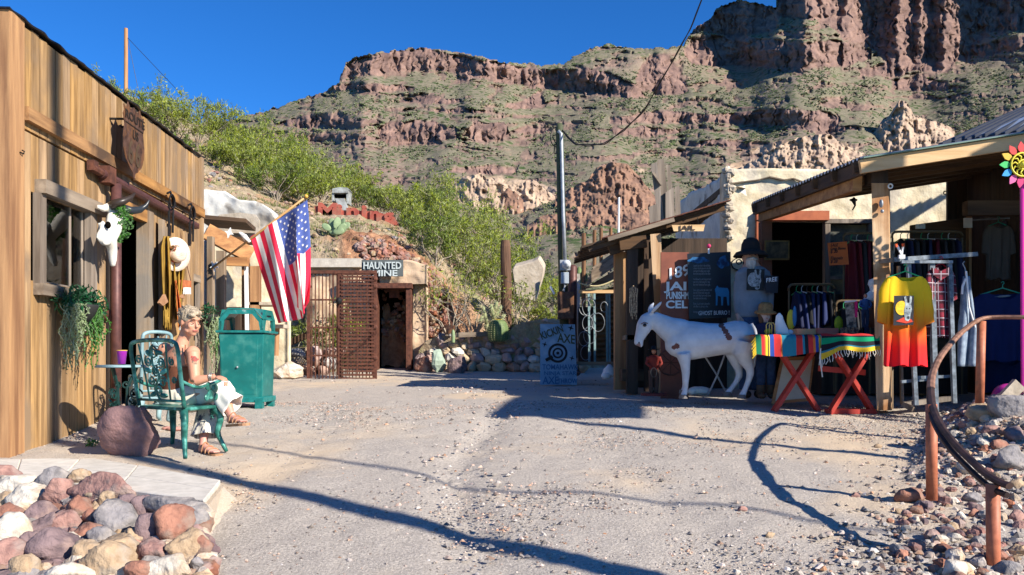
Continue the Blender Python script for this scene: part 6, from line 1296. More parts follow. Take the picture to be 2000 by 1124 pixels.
def gradmat(name, stops, z0, z1):
    m = mat(name, stops[0][1], stops[0][1], rough=.8); N = m.node_tree.nodes; L = m.node_tree.links; g_ = N.new('ShaderNodeNewGeometry'); sx = N.new('ShaderNodeSeparateXYZ'); mr = N.new('ShaderNodeMapRange'); mr.inputs[1].default_value = z0; mr.inputs[2].default_value = z1
    tc = N.new('ShaderNodeTexCoord'); L.new(tc.outputs['Object'], sx.inputs[0]); L.new(sx.outputs[2], mr.inputs[0]); cr = N.new('ShaderNodeValToRGB'); L.new(mr.outputs[0], cr.inputs[0])
    e = cr.color_ramp.elements; e[0].position = stops[0][0]; e[0].color = (*stops[0][1], 1); e[1].position = stops[-1][0]; e[1].color = (*stops[-1][1], 1)
    for p_, c_ in stops[1:-1]: q = e.new(p_); q.color = (*c_, 1)
    L.new(cr.outputs[0], N['Principled BSDF'].inputs['Base Color']); return m
GM = gradmat('yellow_to_red_dye', [(0, (.78, .008, .02)), (.22, (.80, .02, .012)), (.38, (.82, .10, .008)), (.55, (.85, .30, .008)), (.75, (.88, .48, .008)), (1, (.88, .53, .008))], -.92, 0)
t, hm, c = shirt('yellow fading to red dyed t-shirt with a moonlit donkey print', 1768, 538, .43, .90, 8.15, GM, 't_shirt', sleeve=.50, flare=1.04)
hm.build('hanger', plain('green_hanger', (.04, .45, .16), .4), t)
m = MB(); D2 = 8.04; m.hexa([P(1745, 636, D2), P(1784, 635, D2), P(1784, 635, D2+.01), P(1745, 636, D2+.01), P(1746, 578, D2), P(1785, 578, D2), P(1785, 578, D2+.01), P(1746, 578, D2+.01)]); pr = m.build('print', plain('print_black', (.015, .017, .025)), t)
m = MB(); m.prism(list(reversed([P(1761+12*math.cos(a), 602+14*math.sin(a), D2-.004) for a in np.linspace(0, 6.28, 21)[:-1]])), (0, .002, 0)); m.build('moon', mat('moon_yellow', (.8, .6, .04), (.75, .35, .02), scale=30), pr)
def donkeyprint(f, par, mt, mt2):
    m = MB(); m.prism([f(x, y) for x, y in reversed(((.45, .95), (.40, .6), (.47, .35), (.40, .05), (.50, .0), (.57, .28), (.66, .28), (.70, .0), (.80, .04), (.76, .34), (.80, .55), (.72, .75), (.70, .92), (.60, 1.0)))], (0, .003, 0)); m.build('donkey_head_print', mt, par)
    m = MB()
    for (x, y) in ((.54, .5), (.69, .5)): m.prism([f(x+dx, y+dy) -Vector((0, .002, 0)) for dx, dy in reversed(((-.03, 0), (0, .03), (.03, 0), (0, -.03)))], (0, .002, 0))
    m.prism([f(x, y)-Vector((0, .002, 0)) for x, y in reversed(((.56, .88), (.62, .92), (.68, .88), (.66, .80), (.58, .80)))], (0, .002, 0)); m.build('eyes_and_muzzle', mt2, par)
donkeyprint(lambda x, y: P(1750+39*x, 578+50*y, D2-.006), pr, mat('print_grey', (.45, .5, .5), (.1, .12, .14), scale=30), plain('print_dark', (.03, .03, .04)))
m = MB(); m.prism([P(x, y, D2-.004) for x, y in reversed(((1750, 628), (1765, 620), (1780, 624), (1783, 629), (1770, 632)))], (0, .002, 0)); m.build('red_scribble', plain('print_red', (.6, .05, .02)), pr)
# plaid shirt
pm = bpy.data.materials.new('maroon_plaid'); pm.use_nodes = True; N = pm.node_tree.nodes; L = pm.node_tree.links; tc = N.new('ShaderNodeTexCoord'); sxx = N.new('ShaderNodeSeparateXYZ'); L.new(tc.outputs['Object'], sxx.inputs[0])
def stripe(src, f, w_, ph=0):
    a = N.new('ShaderNodeMath'); a.operation = 'MULTIPLY_ADD'; a.inputs[1].default_value = f; a.inputs[2].default_value = ph+100; L.new(src, a.inputs[0]); b = N.new('ShaderNodeMath'); b.operation = 'FRACT'; L.new(a.outputs[0], b.inputs[0]); c_ = N.new('ShaderNodeMath'); c_.operation = 'LESS_THAN'; c_.inputs[1].default_value = w_; L.new(b.outputs[0], c_.inputs[0]); return c_.outputs[0]
def add2(a, b): n = N.new('ShaderNodeMath'); n.operation = 'ADD'; n.use_clamp = True; L.new(a, n.inputs[0]); L.new(b, n.inputs[1]); return n.outputs[0]
wl = add2(stripe(sxx.outputs[0], 13, .10), stripe(sxx.outputs[2], 11, .10)); dk = add2(stripe(sxx.outputs[0], 13, .45, .3), stripe(sxx.outputs[2], 11, .45, .3))
m1 = N.new('ShaderNodeMix'); m1.data_type = 'RGBA'; m1.inputs[6].default_value = (.22, .012, .03, 1); m1.inputs[7].default_value = (.06, .006, .014, 1); L.new(dk, m1.inputs[0]); m2_ = N.new('ShaderNodeMix'); m2_.data_type = 'RGBA'; m2_.inputs[7].default_value = (.55, .45, .48, 1); ml = N.new('ShaderNodeMath'); ml.operation = 'MULTIPLY'; ml.inputs[1].default_value = .75; L.new(wl, ml.inputs[0]); L.new(ml.outputs[0], m2_.inputs[0]); L.new(m1.outputs[2], m2_.inputs[6]); L.new(m2_.outputs[2], N['Principled BSDF'].inputs['Base Color']); N['Principled BSDF'].inputs['Roughness'].default_value = .9
t, hm, c = shirt('maroon and white plaid flannel shirt hanging on the ladder rack', 1838, 522, .40, .74, 8.62, pm, 'plaid_shirt', sleeve=.42, cat='shirt', yaw=.5)
hm.build('hanger', plain('red_hanger', (.6, .02, .04), .4), t); m = MB(); m.prism([P(x, y, 8.48) for x, y in reversed(((1820, 523), (1838, 530), (1855, 522), (1853, 538), (1838, 548), (1824, 538)))], (0, .02, 0)); m.build('collar', pm, t)
# hanging shorts
hs_ = thing('denim_shorts', 'faded denim shorts hanging folded from the rack end', 'shorts', P(1893, 600, 8.5)); dn = mat('light_denim', (.27, .33, .40), (.13, .17, .23), scale=14, rough=.9)
def shf(u, v): xa = np.interp(v, [0, .12, .5, 1], [1884, 1880, 1873, 1872]); xb = np.interp(v, [0, .12, .5, 1], [1892, 1894, 1905, 1908]); return P(lerp(xa, xb, u), lerp(540, 716, v), 8.5+.03*math.sin(u*9+v*4)*(.3+v)+.0)
cloth('cloth', dn, hs_, shf, 22, 26, thick=.03)
m = MB(); m.tube([P(1886, 545, 8.46), P(1880, 560, 8.46), P(1879, 575, 8.46)], .012, 6); m.tube([P(1887, 530, 8.46), P(1893, 600, 8.45), P(1905, 640, 8.45)], .01, 6); m.build('white_strap', M['whitep'], hs_); m = MB(); m.tube([P(1886, 540, 8.48), P(1885, 525, 8.48), P(1880, 515, 8.48), P(1884, 511, 8.48)], .006, 6); m.build('hanger', M['galv'], hs_)
# ladder rack
lr = thing('ladder_rack', 'pale blue grey metal ladder rack used to hang clothes beside the post', 'clothes rack', P(1800, 790, 8.6)); LB = mat('worn_blue_grey_metal', (.21, .25, .29), (.07, .085, .10), scale=16, rough=.5)
m = MB(); m.bar(P(1745, 508, 8.55), P(1907, 497, 8.75), .05, .045); m.build('top_rail', LB, lr); m = MB(); m.bar(P(1745, 508, 8.55), P(1718, 512, 8.72), .04, .045); m.build('top_rail_end', M['old_h'], lr)
for (x0, x1, y1, w_) in ((1774, 1789, 792, .04), (1819, 1827, 806, .05), (1854, 1864, 788, .04)):
    m = MB(); m.bar(P(x0, 510, 8.55), P(x1, y1, 8.45), w_, w_, (0, 1, 0)); m.build('upright', LB, lr)
m = MB(); m.bar(P(1755, 520, 8.8), P(1762, 790, 8.9), .03, .03, (0, 1, 0)); m.build('upright', M['grey_v'], lr)
for (a, b) in (((1787, 738), (1866, 735)), ((1760, 746), (1826, 740)), ((1760, 512), (1860, 512))): m = MB(); m.bar(P(*a, 8.5), P(*b, 8.52), .03, .03); m.build('rung', LB, lr)
m = MB(); m.bar(P(1765, 790, 8.7), P(1860, 778, 8.8), .08, .05); m.bar(P(1765, 790, 8.6), P(1785, 800, 8.5), .05, .05); m.build('foot_plank', M['grey_v'], lr)
cl = thing('spring_clamp', 'white spring clamp with orange tips biting the rack rail', 'clamp', P(1762, 500, 8.5)); m = MB(); m.bar(P(1765, 505, 8.5), P(1752, 480, 8.5), .015, .02); m.bar(P(1760, 505, 8.5), P(1764, 480, 8.5), .015, .02); m.box(P(1761, 502, 8.5), (.06, .03, .04)); m.build('jaws', M['whitep'], cl)
for (x, y) in ((1751, 481), (1764.5, 480)): m = MB(); m.bar(P(x, y+2, 8.48), P(x-1, y-4, 8.48), .02, .022); m.build('grip', plain('orange_grip', (.7, .1, .02)), cl)
# clothes racks further in
def rack(label, x0, x1, y, d, ybase, n, cols_, grp, hgt, arc=True):
    t = thing('clothes_rack', label, 'clothes rack', P((x0+x1)/2, ybase, d)); BR = plain('bronze_tube', (.12, .08, .04), .4)
    m = MB(); m.tube([P(x0, y+12, d), P(x0+1, y+5, d), P(x0+5, y+1, d), P(x0+12, y, d), P(x1-12, y, d), P(x1-4, y+1, d), P(x1, y+8, d)], .016, 8); m.build('rail', BR, t, sm=True)
    for x in (x0+1, x1-1): m = MB(); m.tube([P(x, y+12, d), P(x, ybase, d)], .014, 8); m.build('stand', BR, t)
    for i in range(n):
        px = lerp(x0+10, x1-8, (i+.5)/n); mt = cols_[i % len(cols_)]
        g_ = thing('hanging_garment', None, 'garment', P(px, y+12, d), grp); g_['label'] = '%s %s garment from the left on the %s' % (('first', 'second', 'third', 'fourth', 'fifth', 'sixth', 'seventh', 'eighth', 'ninth')[i], mt.name.split('_')[0], grp.split(' on the ')[-1])
        c = P(px, y+14, d); m = MB(); sw = .22
        def fn(u, v, c=c, i=i): a = (u-.5)*2; return c+Vector((.035*math.sin(a*6+i)*(.4+v)+.1*a*.35, a*sw*(.75+.3*v), -v*hgt*(.9+.1*math.sin(i*2.1))-.06*abs(a)**1.5))
        m.grid(fn, 12, 14); o = m.build('cloth', mt, g_, sm=True); s = o.modifiers.new('s', 'SOLIDIFY'); s.thickness = .03; s.offset = 0
        m = MB(); m.tube([c+Vector((0, 0, .0)), c+Vector((0, 0, .05)), c+Vector((.02, 0, .08))], .005, 5); m.tube([c+Vector((0, -.17, -.03)), c, c+Vector((0, .17, -.03))], .008, 5); m.build('hanger', plain('hanger_plastic_%d' % (i % 3), ((.03, .3, .12), (.5, .5, .48), (.03, .03, .03))[i % 3], .4), g_)
dk_ = [plain(n, c, .9) for n, c in (('navy_cloth', (.015, .02, .06)), ('black_cloth', (.015, .015, .017)), ('burgundy_cloth', (.12, .012, .02)), ('charcoal_cloth', (.03, .03, .035)), ('indigo_cloth', (.02, .03, .10)))]
rack('bronze clothes rack of dark garments behind the porch post', 1742, 1880, 453, 10.3, 770, 9, [dk_[1], dk_[0], dk_[3], dk_[1], dk_[0], dk_[2], dk_[3]], 'garments on the rack behind the porch post', .75)
rack('bronze clothes rack with dark red garments by the window', 1647, 1718, 456, 10.6, 770, 5, [dk_[2], plain('maroon_cloth', (.16, .015, .02), .9), dk_[3], dk_[2]], 'garments on the rack by the window', .85)
rack('low clothes rack of navy garments behind the table', 1540, 1630, 556, 10.2, 770, 7, [dk_[0], dk_[4], dk_[1], dk_[4]], 'garments on the low rack behind the table', .45)
rack('low dark clothes rack left of the cowboy figurine', 1632, 1700, 588, 10.0, 770, 5, [dk_[1], dk_[0], dk_[3]], 'garments on the low dark rack near the figurine', .5)
for (cx, y, w_, h, d, mt, lab) in ((1958, 570, .62, .78, 9.2, plain('royal_blue_cloth', (.004, .012, .07), .9), 'royal blue long shirt hanging in the shaded doorway'), (1950, 440, .34, .7, 10.6, plain('grey_beige_cloth', (.12, .1, .085), .9), 'grey beige shirt high on the back wall'), (1975, 430, .3, .8, 10.8, plain('dusty_mauve_cloth', (.10, .075, .08), .9), 'dusty mauve dress high on the back wall'), (1965, 700, .6, .4, 9.6, plain('deep_blue_cloth', (.006, .01, .05), .9), 'deep blue folded garment low in the doorway')):
    t, hm, c = shirt(lab, cx, y, w_, h, d, mt, 'shirt', sleeve=.5 if h > .6 else 0); hm.build('hanger', plain('teal_hanger', (.03, .3, .2), .4), t)
m = MB(); m.tube([P(1900, 430, 10.7), P(2000, 425, 10.7)], .01, 6); tag(m.build('hanging_rail', M['galv']), 'thin steel hanging rail high on the back wall', 'rail')
m = MB(); m.tube([P(1920, 582, 9.25), P(2005, 576, 9.25)], .012, 6); tag(m.build('hanging_rail', M['galv']), 'thin steel rail carrying the royal blue shirt', 'rail')
# pink prop bottom right
pk = thing('magenta_planter', 'magenta painted tipped pot by the rubble at the right edge', 'pot', P(1975, 775, 7.6)); m = MB(); A2 = rot('Y', -35) @ rot('X', -70); m.lathe(P(1985, 785, 7.9), [(.06, 0), (.12, .08), (.14, .14), (.12, .19), (.10, .18), (.11, .14)], 20, axis=A2); m.build('pot', mat('magenta_glaze', (.45, .03, .25), (.2, .015, .13), scale=4, rough=.4), pk, sm=True); m = MB(); m.bar(P(1960, 782, 7.45), P(1990, 750, 7.45), .05, .12); m.build('stone_lip', M['conc'], pk)
# ------------------------------------------------------------ burro statue
bd = thing('burro_statue', 'white painted burro statue with brown patches standing in the shade', 'statue', P(1390, 776, 9.3))
DD_ = 9.3; Q = lambda x, y, o=0: P(x, y, DD_)+Vector((0, o, 0))
m = MB(); rings = []
for px, yt, yb, hw in ((1300, 655, 684, .06), (1310, 644, 694, .11), (1328, 632, 702, .145), (1350, 627, 704, .16), (1380, 631, 699, .17), (1410, 632, 694, .17), (1435, 626, 691, .17), (1455, 628, 690, .15), (1468, 638, 686, .11), (1475, 652, 676, .05)):
    c = Q(px, (yt+yb)/2); hh_ = (yb-yt)/2/F*DD_; rings.append([c+Vector((0, math.cos(a)*hw, math.sin(a)*hh_)) for a in np.linspace(0, 2*math.pi, 19)[:-1]])
m.loft(rings)
m.tube([Q(1342, 660), Q(1322, 650), Q(1303, 641), Q(1286, 630), Q(1272, 621)], [.13, .12, .095, .075, .06], 14, flat=1.45)
m.tube([Q(1273, 616), Q(1264, 624), Q(1258, 637), Q(1253, 651), Q(1248, 663), Q(1247, 672), Q(1246, 676)], [.05, .072, .078, .062, .048, .046, .03], 14, flat=1.15)
m.blob(Q(1262, 642), (.055, .06, .07)); m.blob(Q(1249, 669, 0), (.035, .045, .04)); m.blob(Q(1252, 675, 0), (.025, .035, .025))
for o_, e in ((-.05, 0), (.05, -9)):
    m.tube([Q(1270, 613, o_), Q(1277+e*.5, 604, o_*1.6), Q(1285+e, 596, o_*2), Q(1291+e, 588, o_*2.2)], [.022, .038, .030, .005], 10, flat=.6)
for o_, pts_ in ((-.09, ((1332, 690, .085), (1335, 712, .058), (1337, 728, .044), (1336, 740, .040), (1336, 756, .029), (1334, 766, .034), (1332, 773, .040), (1331, 777, .044))), (.10, ((1336, 690, .08), (1341, 712, .055), (1342, 730, .042), (1342, 740, .038), (1341, 753, .028), (1340, 761, .033), (1338, 767, .04))),
                 (-.09, ((1450, 668, .14), (1446, 690, .115), (1453, 706, .078), (1460, 720, .052), (1461, 730, .044), (1457, 745, .034), (1451, 760, .031), (1447, 769, .038), (1444, 775, .043))), (.10, ((1440, 668, .12), (1438, 690, .105), (1443, 708, .07), (1448, 724, .046), (1449, 734, .042), (1442, 748, .031), (1433, 760, .03), (1428, 767, .038), (1425, 771, .042)))):
    m.tube([Q(x, y, o_) for x, y, r in pts_], [r for x, y, r in pts_], 12)
m.tube([Q(1466, 633), Q(1474, 645), Q(1477, 662), Q(1475, 690), Q(1471, 715), Q(1470, 722)], [.03, .026, .022, .022, .028, .01], 8)
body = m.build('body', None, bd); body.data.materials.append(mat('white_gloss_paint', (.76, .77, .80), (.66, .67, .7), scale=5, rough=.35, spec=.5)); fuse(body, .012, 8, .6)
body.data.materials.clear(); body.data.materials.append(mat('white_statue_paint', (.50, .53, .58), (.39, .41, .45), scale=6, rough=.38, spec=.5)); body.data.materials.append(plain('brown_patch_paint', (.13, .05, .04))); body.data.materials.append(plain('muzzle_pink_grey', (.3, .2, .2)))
w0 = wloc(body)
for poly in body.data.polygons:
    c = poly.center+w0
    if c.y > DD_: continue
    px = HX+F*c.x/c.y; py = HY-(c.z-EYE)*F/c.y; k = 1.6*mnoise.noise(c*18)
    if min(math.hypot(px-1409, py-636)-5.5, math.hypot(px-1413, py-642)-5, math.hypot(px-1417, py-648)-5.5, math.hypot(px-1421, py-655)-5.5, math.hypot((px-1424)*.9, py-660)-5.5, math.hypot(px-1322, py-676)-5.5, math.hypot(px-1316, py-679)-3.5)+k*.9 < 0: poly.material_index = 1
    if math.hypot(px-1247, py-676)+k < 5: poly.material_index = 2
m = MB(); m.blob(Q(1257, 636, -.085), (.022, .010, .020)); m.build('eye', plain('burro_eye', (.015, .01, .01), .15), bd, sm=True)
m = MB(); m.tube([Q(1250, 634, -.075), Q(1256, 630.5, -.09), Q(1263, 633, -.082)], .005, 5); m.build('eyebrow_line', plain('brown_line', (.16, .06, .04)), bd); m = MB(); m.blob(Q(1247, 670, -.042), (.008, .006, .012)); m.build('nostril', M['dark'], bd)
for x, y, o_ in ((1331, 776, -.09), (1338, 768, .10), (1444, 776, -.09), (1425, 772, .10)): c = Q(x, y, o_); m = MB(); m.lathe(Vector((c.x, c.y, c.z-.012)), [(.052, 0), (.045, .045)], 12); m.build('hoof', plain('grey_hoof', (.12, .11, .11)), bd)
# mannequins
def mannequin(name, label, base_px, d, topz, cfg):
    pass
mo = thing('mannequin', 'bearded old prospector mannequin in black hat and grey donkey sweatshirt', 'mannequin', P(1468, 775, 9.75)); D3 = 9.75; Q = lambda x, y, o=0: P(x, y, D3)+Vector((0, o, 0))
m = MB(); m.blob(Q(1466, 503), (.085, .10, .125), None, 16, 12); m.blob(Q(1463, 506, -.10), (.018, .03, .03)); m.blob(Q(1465, 496, -.075), (.06, .03, .014)); m.tube([Q(1468, 512, .02), Q(1469, 530, .03)], [.06, .075], 12)
for sx in (-1, 1): m.blob(Q(1466+sx*14, 505, .01), (.015, .025, .035))
m.tube([Q(1441, 612, -.02), Q(1442, 626, -.06)], [.035, .03], 10)
for k in range(4): m.tube([Q(1438+k*2.6, 625, -.05), Q(1438+k*2.6, 633, -.09), Q(1438.5+k*2.5, 638-abs(k-1.5), -.08)], [.010, .009, .006], 6)
m.tube([Q(1447, 622, -.06), Q(1449, 630, -.10)], [.011, .008], 6)
for s_ in (-1, 1): m.tube([Q(1468+s_*11, 640), Q(1468+s_*12, 700, .02), Q(1468+s_*13, 765, .02)], [.08, .06, .045], 10)
m.blob(Q(1468, 560), (.17, .11, .33))
o = m.build('body', mat('painted_flesh', (.42, .27, .22), (.33, .2, .16), scale=12), mo); fuse(o, .009, 4)
m = MB(); m.blob(Q(1464, 515, -.07), (.062, .05, .085), None, 14, 10, jit=.2); m.tube([Q(1453, 509, -.10), Q(1464, 507.5, -.125), Q(1474, 509, -.10)], [.012, .016, .012], 8); o = m.build('beard', mat('grey_beard', (.5, .49, .47), (.28, .27, .26), scale=30, stretch=(1, 1, .3), bump=.8), mo, sm=True)
for sx in (-1, 1): m = MB(); m.blob(Q(1465+sx*5.5, 499.5, -.098), (.012, .006, .008)); m.build('eye', plain('glass_eye', (.02, .02, .02), .2), mo)
m = MB(); hb = Q(1466, 492, 0); m.lathe(hb, [(0, .165), (.04, .165), (.08, .145), (.105, .09), (.115, .0), (.16, -.025), (.20, -.06), (.204, -.052), (.17, -.006), (.12, .01)], 28); o = m.build('hat', plain('black_felt', (.014, .012, .012), .9), mo, sm=True)
sg_ = mat('grey_sweatshirt', (.17, .20, .24), (.12, .145, .175), scale=5, rough=.95, bump=.2)
m = MB(); m.loft([[Q(cx_, y)+Vector((math.cos(a)*w_, math.sin(a)*dp, 0)) for a in np.linspace(0, 2*math.pi, 25)[:-1]] for cx_, y, w_, dp in ((1470, 519, .07, .06), (1470, 524, .15, .09), (1470, 533, .20, .115), (1470, 560, .20, .13), (1469, 590, .19, .135), (1469, 612, .20, .14), (1469, 621, .19, .13))])
m.tube([Q(1449, 533), Q(1443, 560), Q(1441, 590, -.01), Q(1441, 613, -.03)], [.075, .062, .055, .045], 12); m.tube([Q(1491, 533), Q(1499, 552), Q(1503, 578), Q(1504, 610, .02)], [.075, .062, .055, .045], 12); o = m.build('sweatshirt', sg_, mo); fuse(o, .012, 5)
m = MB(); m.loft([[Q(cx_, y)+Vector((math.cos(a)*w_, math.sin(a)*dp, 0)) for a in np.linspace(0, 2*math.pi, 21)[:-1]] for cx_, y, w_, dp in ((1469, 618, .17, .12), (1469, 650, .18, .13))])
for s_ in (-1, 1): m.tube([Q(1468+s_*9, 645), Q(1468+s_*11, 700, .02), Q(1468+s_*12, 762, .02)], [.10, .08, .07], 12)
o = m.build('jeans', M['denim'], mo); fuse(o, .014, 4)
for s_ in (-1, 1): m = MB(); m.blob(Q(1468+s_*12, 770, -.04), (.05, .12, .05)); m.build('boot', plain('dark_boot', (.03, .02, .015)), mo, sm=True)
m = MB(); m.hexa([Q(1451, 569, -.150), Q(1484, 570, -.150), Q(1484, 570, -.146), Q(1451, 569, -.146), Q(1452, 528, -.150), Q(1486, 529, -.150), Q(1486, 529, -.146), Q(1452, 528, -.146)]); pr = m.build('print', plain('shirt_print_black', (.012, .014, .016)), mo)
m = MB(); m.prism(list(reversed([Q(1464+11*math.cos(a), 549+14*math.sin(a), -.153) for a in np.linspace(0, 6.28, 21)[:-1]])), (0, .002, 0)); m.build('moon', mat('pale_moon_print', (.33, .37, .40), (.12, .14, .16), scale=40), pr)
donkeyprint(lambda x, y: P(1452+34*x, 529+40*y, D3)+Vector((0, -.155, 0)), pr, mat('print_pale', (.3, .34, .37), (.06, .07, .08), scale=40), plain('print_dark2', (.02, .02, .025)))
fp2 = thing('free_leaflet_poster', 'dark poster headed FREE held against the prospector mannequin', 'poster', P(1507, 572, 9.55)); m = MB(); m.hexa([P(1497, 572, 9.55), P(1519, 573, 9.6), P(1519, 573, 9.62), P(1497, 572, 9.57), P(1494, 538, 9.55), P(1521, 540, 9.6), P(1521, 540, 9.62), P(1494, 538, 9.57)]); m.build('sheet', plain('poster_ink', (.02, .025, .035)), fp2); lettering('FREE', P(1496, 552, 9.54), (1, .04, .12), (0, 0, 1), .07, plain('poster_white', (.55, .57, .6)), fp2, ext=.001, bold=.001, fitw=.13)
mc = thing('mannequin', 'child mannequin in straw hat and navy sweater behind the table', 'mannequin', P(1495, 775, 9.5)); D4 = 9.5; Q = lambda x, y, o=0: P(x, y, D4)+Vector((0, o, 0))
m = MB(); m.blob(Q(1494, 616), (.065, .075, .085), None, 16, 12); m.blob(Q(1494, 618, -.075), (.009, .012, .012)); m.tube([Q(1495, 624, .01), Q(1496, 636, .01)], [.035, .04], 10); m.blob(Q(1496, 665), (.10, .07, .16))
for s_ in (-1, 1):
    m.tube([Q(1496+s_*18, 640), Q(1496+s_*22, 665), Q(1496+s_*22, 688, -.02)], [.03, .028, .022], 8)
    for k in range(4): m.tube([Q(1496+s_*22+k*1.2-2, 688, -.02), Q(1496+s_*22+k*1.3-2.3, 697-abs(k-1.5), -.03)], [.008, .005], 6)
    m.tube([Q(1496+s_*22-s_*3, 688, -.02), Q(1496+s_*22-s_*5, 694, -.04)], [.008, .006], 6); m.tube([Q(1496+s_*8, 700), Q(1496+s_*9, 765)], [.05, .035], 8)
o = m.build('body', mat('pale_mannequin', (.55, .45, .40), (.48, .38, .33), scale=8, rough=.5), mc); fuse(o, .007, 4)
for sx in (-1, 1): m = MB(); m.blob(Q(1494+sx*4.2, 614, -.070), (.010, .006, .006)); m.build('eye', M['dark'], mc)
m = MB(); m.blob(Q(1494, 622.5, -.072), (.014, .006, .004)); m.build('lips', plain('lips', (.4, .08, .08)), mc)
m = MB(); m.blob(Q(1494, 614, .02), (.078, .075, .09)); m.blob(Q(1487, 622, .0), (.03, .05, .07)); m.blob(Q(1502, 622, .0), (.03, .05, .07)); m.build('hair', plain('brown_hair', (.12, .06, .03)), mc, sm=True)
m = MB(); m.lathe(Q(1495, 607), [(0, .095), (.05, .095), (.078, .07), (.085, 0), (.12, -.012), (.125, -.03), (.118, -.035), (.085, -.008)], 24, axis=rot('X', 10)); m.build('straw_hat', mat('tan_straw', (.36, .19, .07), (.22, .11, .04), scale=40), mc, sm=True)
m = MB(); m.loft([[Q(1496, y)+Vector((math.cos(a)*w_, math.sin(a)*w_*.65, 0)) for a in np.linspace(0, 2*math.pi, 21)[:-1]] for y, w_ in ((630, .05), (635, .11), (645, .125), (670, .12), (692, .13))])
for s_ in (-1, 1): m.tube([Q(1496+s_*17, 638), Q(1496+s_*22, 662), Q(1496+s_*22, 684, -.02)], [.045, .04, .034], 10)
o = m.build('sweater', dk_[0], mc); fuse(o, .01, 4); m = MB(); m.lathe(Q(1496, 694), [(.132, 0), (.134, .012)], 20); m.build('hem_stripe', plain('pale_hem', (.4, .42, .45)), mc, sm=True); m = MB(); m.blob(Q(1496, 648, -.083), (.045, .01, .03), None, 10, 8); m.build('chest_print', plain('lime_print', (.35, .4, .03)), mc)
m = MB()
for s_ in (-1, 1): m.tube([Q(1496+s_*8, 690), Q(1496+s_*10, 735), Q(1496+s_*10, 752)], [.075, .055, .055], 10)
o = m.build('jeans', M['denim'], mc, sm=True)
for s_ in (-1, 1): m = MB(); m.tube([Q(1496+s_*10, 745), Q(1496+s_*10, 772)], [.05, .055], 10); m.blob(Q(1496+s_*10, 773, -.04), (.045, .09, .035)); m.build('boot', plain('brown_boot', (.09, .06, .04)), mc, sm=True)
# small things in the jail porch
cf = figurine('small cowboy figure in red jacket and black hat left of the burro', P(1277, 768, 10.0), .58, (plain('brown_trousers', (.08, .04, .03)), plain('dull_red_jacket', (.25, .03, .02)), M['black']))
m = MB(); m.lathe(P(1277, 770, 10.0), [(.16, -.02), (.16, .01)], 18); m.build('round_base', plain('dark_red_base', (.16, .03, .03)), cf); m = MB(); m.tube([P(1277+6*math.cos(a), 728+9*math.sin(a), 9.85) for a in np.linspace(0, 6.28, 14)], .006, 5); m.build('rope_coil', M['old_h'], cf)
m = MB()
for i in range(7): x = 1230+i*2.4; pts_ = [P(x, 558+abs(i-3)*2, 10.9)] + [P(x+rnd.uniform(-1, 1), 558+j*6, 10.9) for j in range(1, 10+(i % 3))]; m.tube(pts_, .007, 5)
tag(m.build('bead_chime', mat('pale_beads', (.6, .42, .25), (.25, .16, .1), scale=60, contrast=(.45, .55))), 'strings of pale beads hanging in the jail porch', 'chime')
fsn = thing('folding_stand', 'folding stand with thin crossed metal legs behind the burro', 'stand', P(1400, 775, 9.7))
for a, b in (((1376, 695), (1421, 772)), ((1416, 692), (1383, 772))): m = MB(); m.tube([P(*a, 9.6), P((a[0]+b[0])/2+2, (a[1]+b[1])/2, 9.65), P(*b, 9.7)], .011, 6); m.build('leg', M['galv'], fsn)
m = MB(); m.bar(P(1366, 774, 9.6), P(1425, 775, 9.7), .2, .015); m.build('foot_board', M['old_h'], fsn)
m = MB(); m.blob(P(1365, 764, 9.9), (.14, .10, .055), jit=.3, seed=4); m.blob(P(1352, 766, 9.85), (.06, .05, .04), jit=.3, seed=5); tag(fuse(m.build('animal_skull', M['white']), .012, 2), 'white animal skull lying on the ground behind the burro', 'skull decoration')
m = MB()
for r_ in (.16,): m.tube([P(1310, 708, 10.2)+Vector((r_*math.cos(a), 0, r_*math.sin(a))) for a in np.linspace(0, 6.28, 24)], .012, 6)
for k in range(8): a = k*math.pi/4; m.tube([P(1310, 708, 10.2), P(1310, 708, 10.2)+Vector((.16*math.cos(a), 0, .16*math.sin(a)))], .005, 4)
tag(m.build('wagon_wheel', M['rust']), 'small spoked wheel leaning behind the burro neck', 'wheel')
m = MB(); m.loft([[P(1190, 737-k*5, 12.4)+Vector((math.cos(a)*w_, math.sin(a)*w_, 0)) for a in np.linspace(0, 6.28, 13)[:-1]] for k, w_ in enumerate((.10, .12, .10, .09, .05, .02))]); m.blob(P(1184, 735, 12.3), (.08, .06, .05)); tag(m.build('white_sack', M['whitep'], sm=True), 'slumped white sack beside the yard gateway', 'sack')
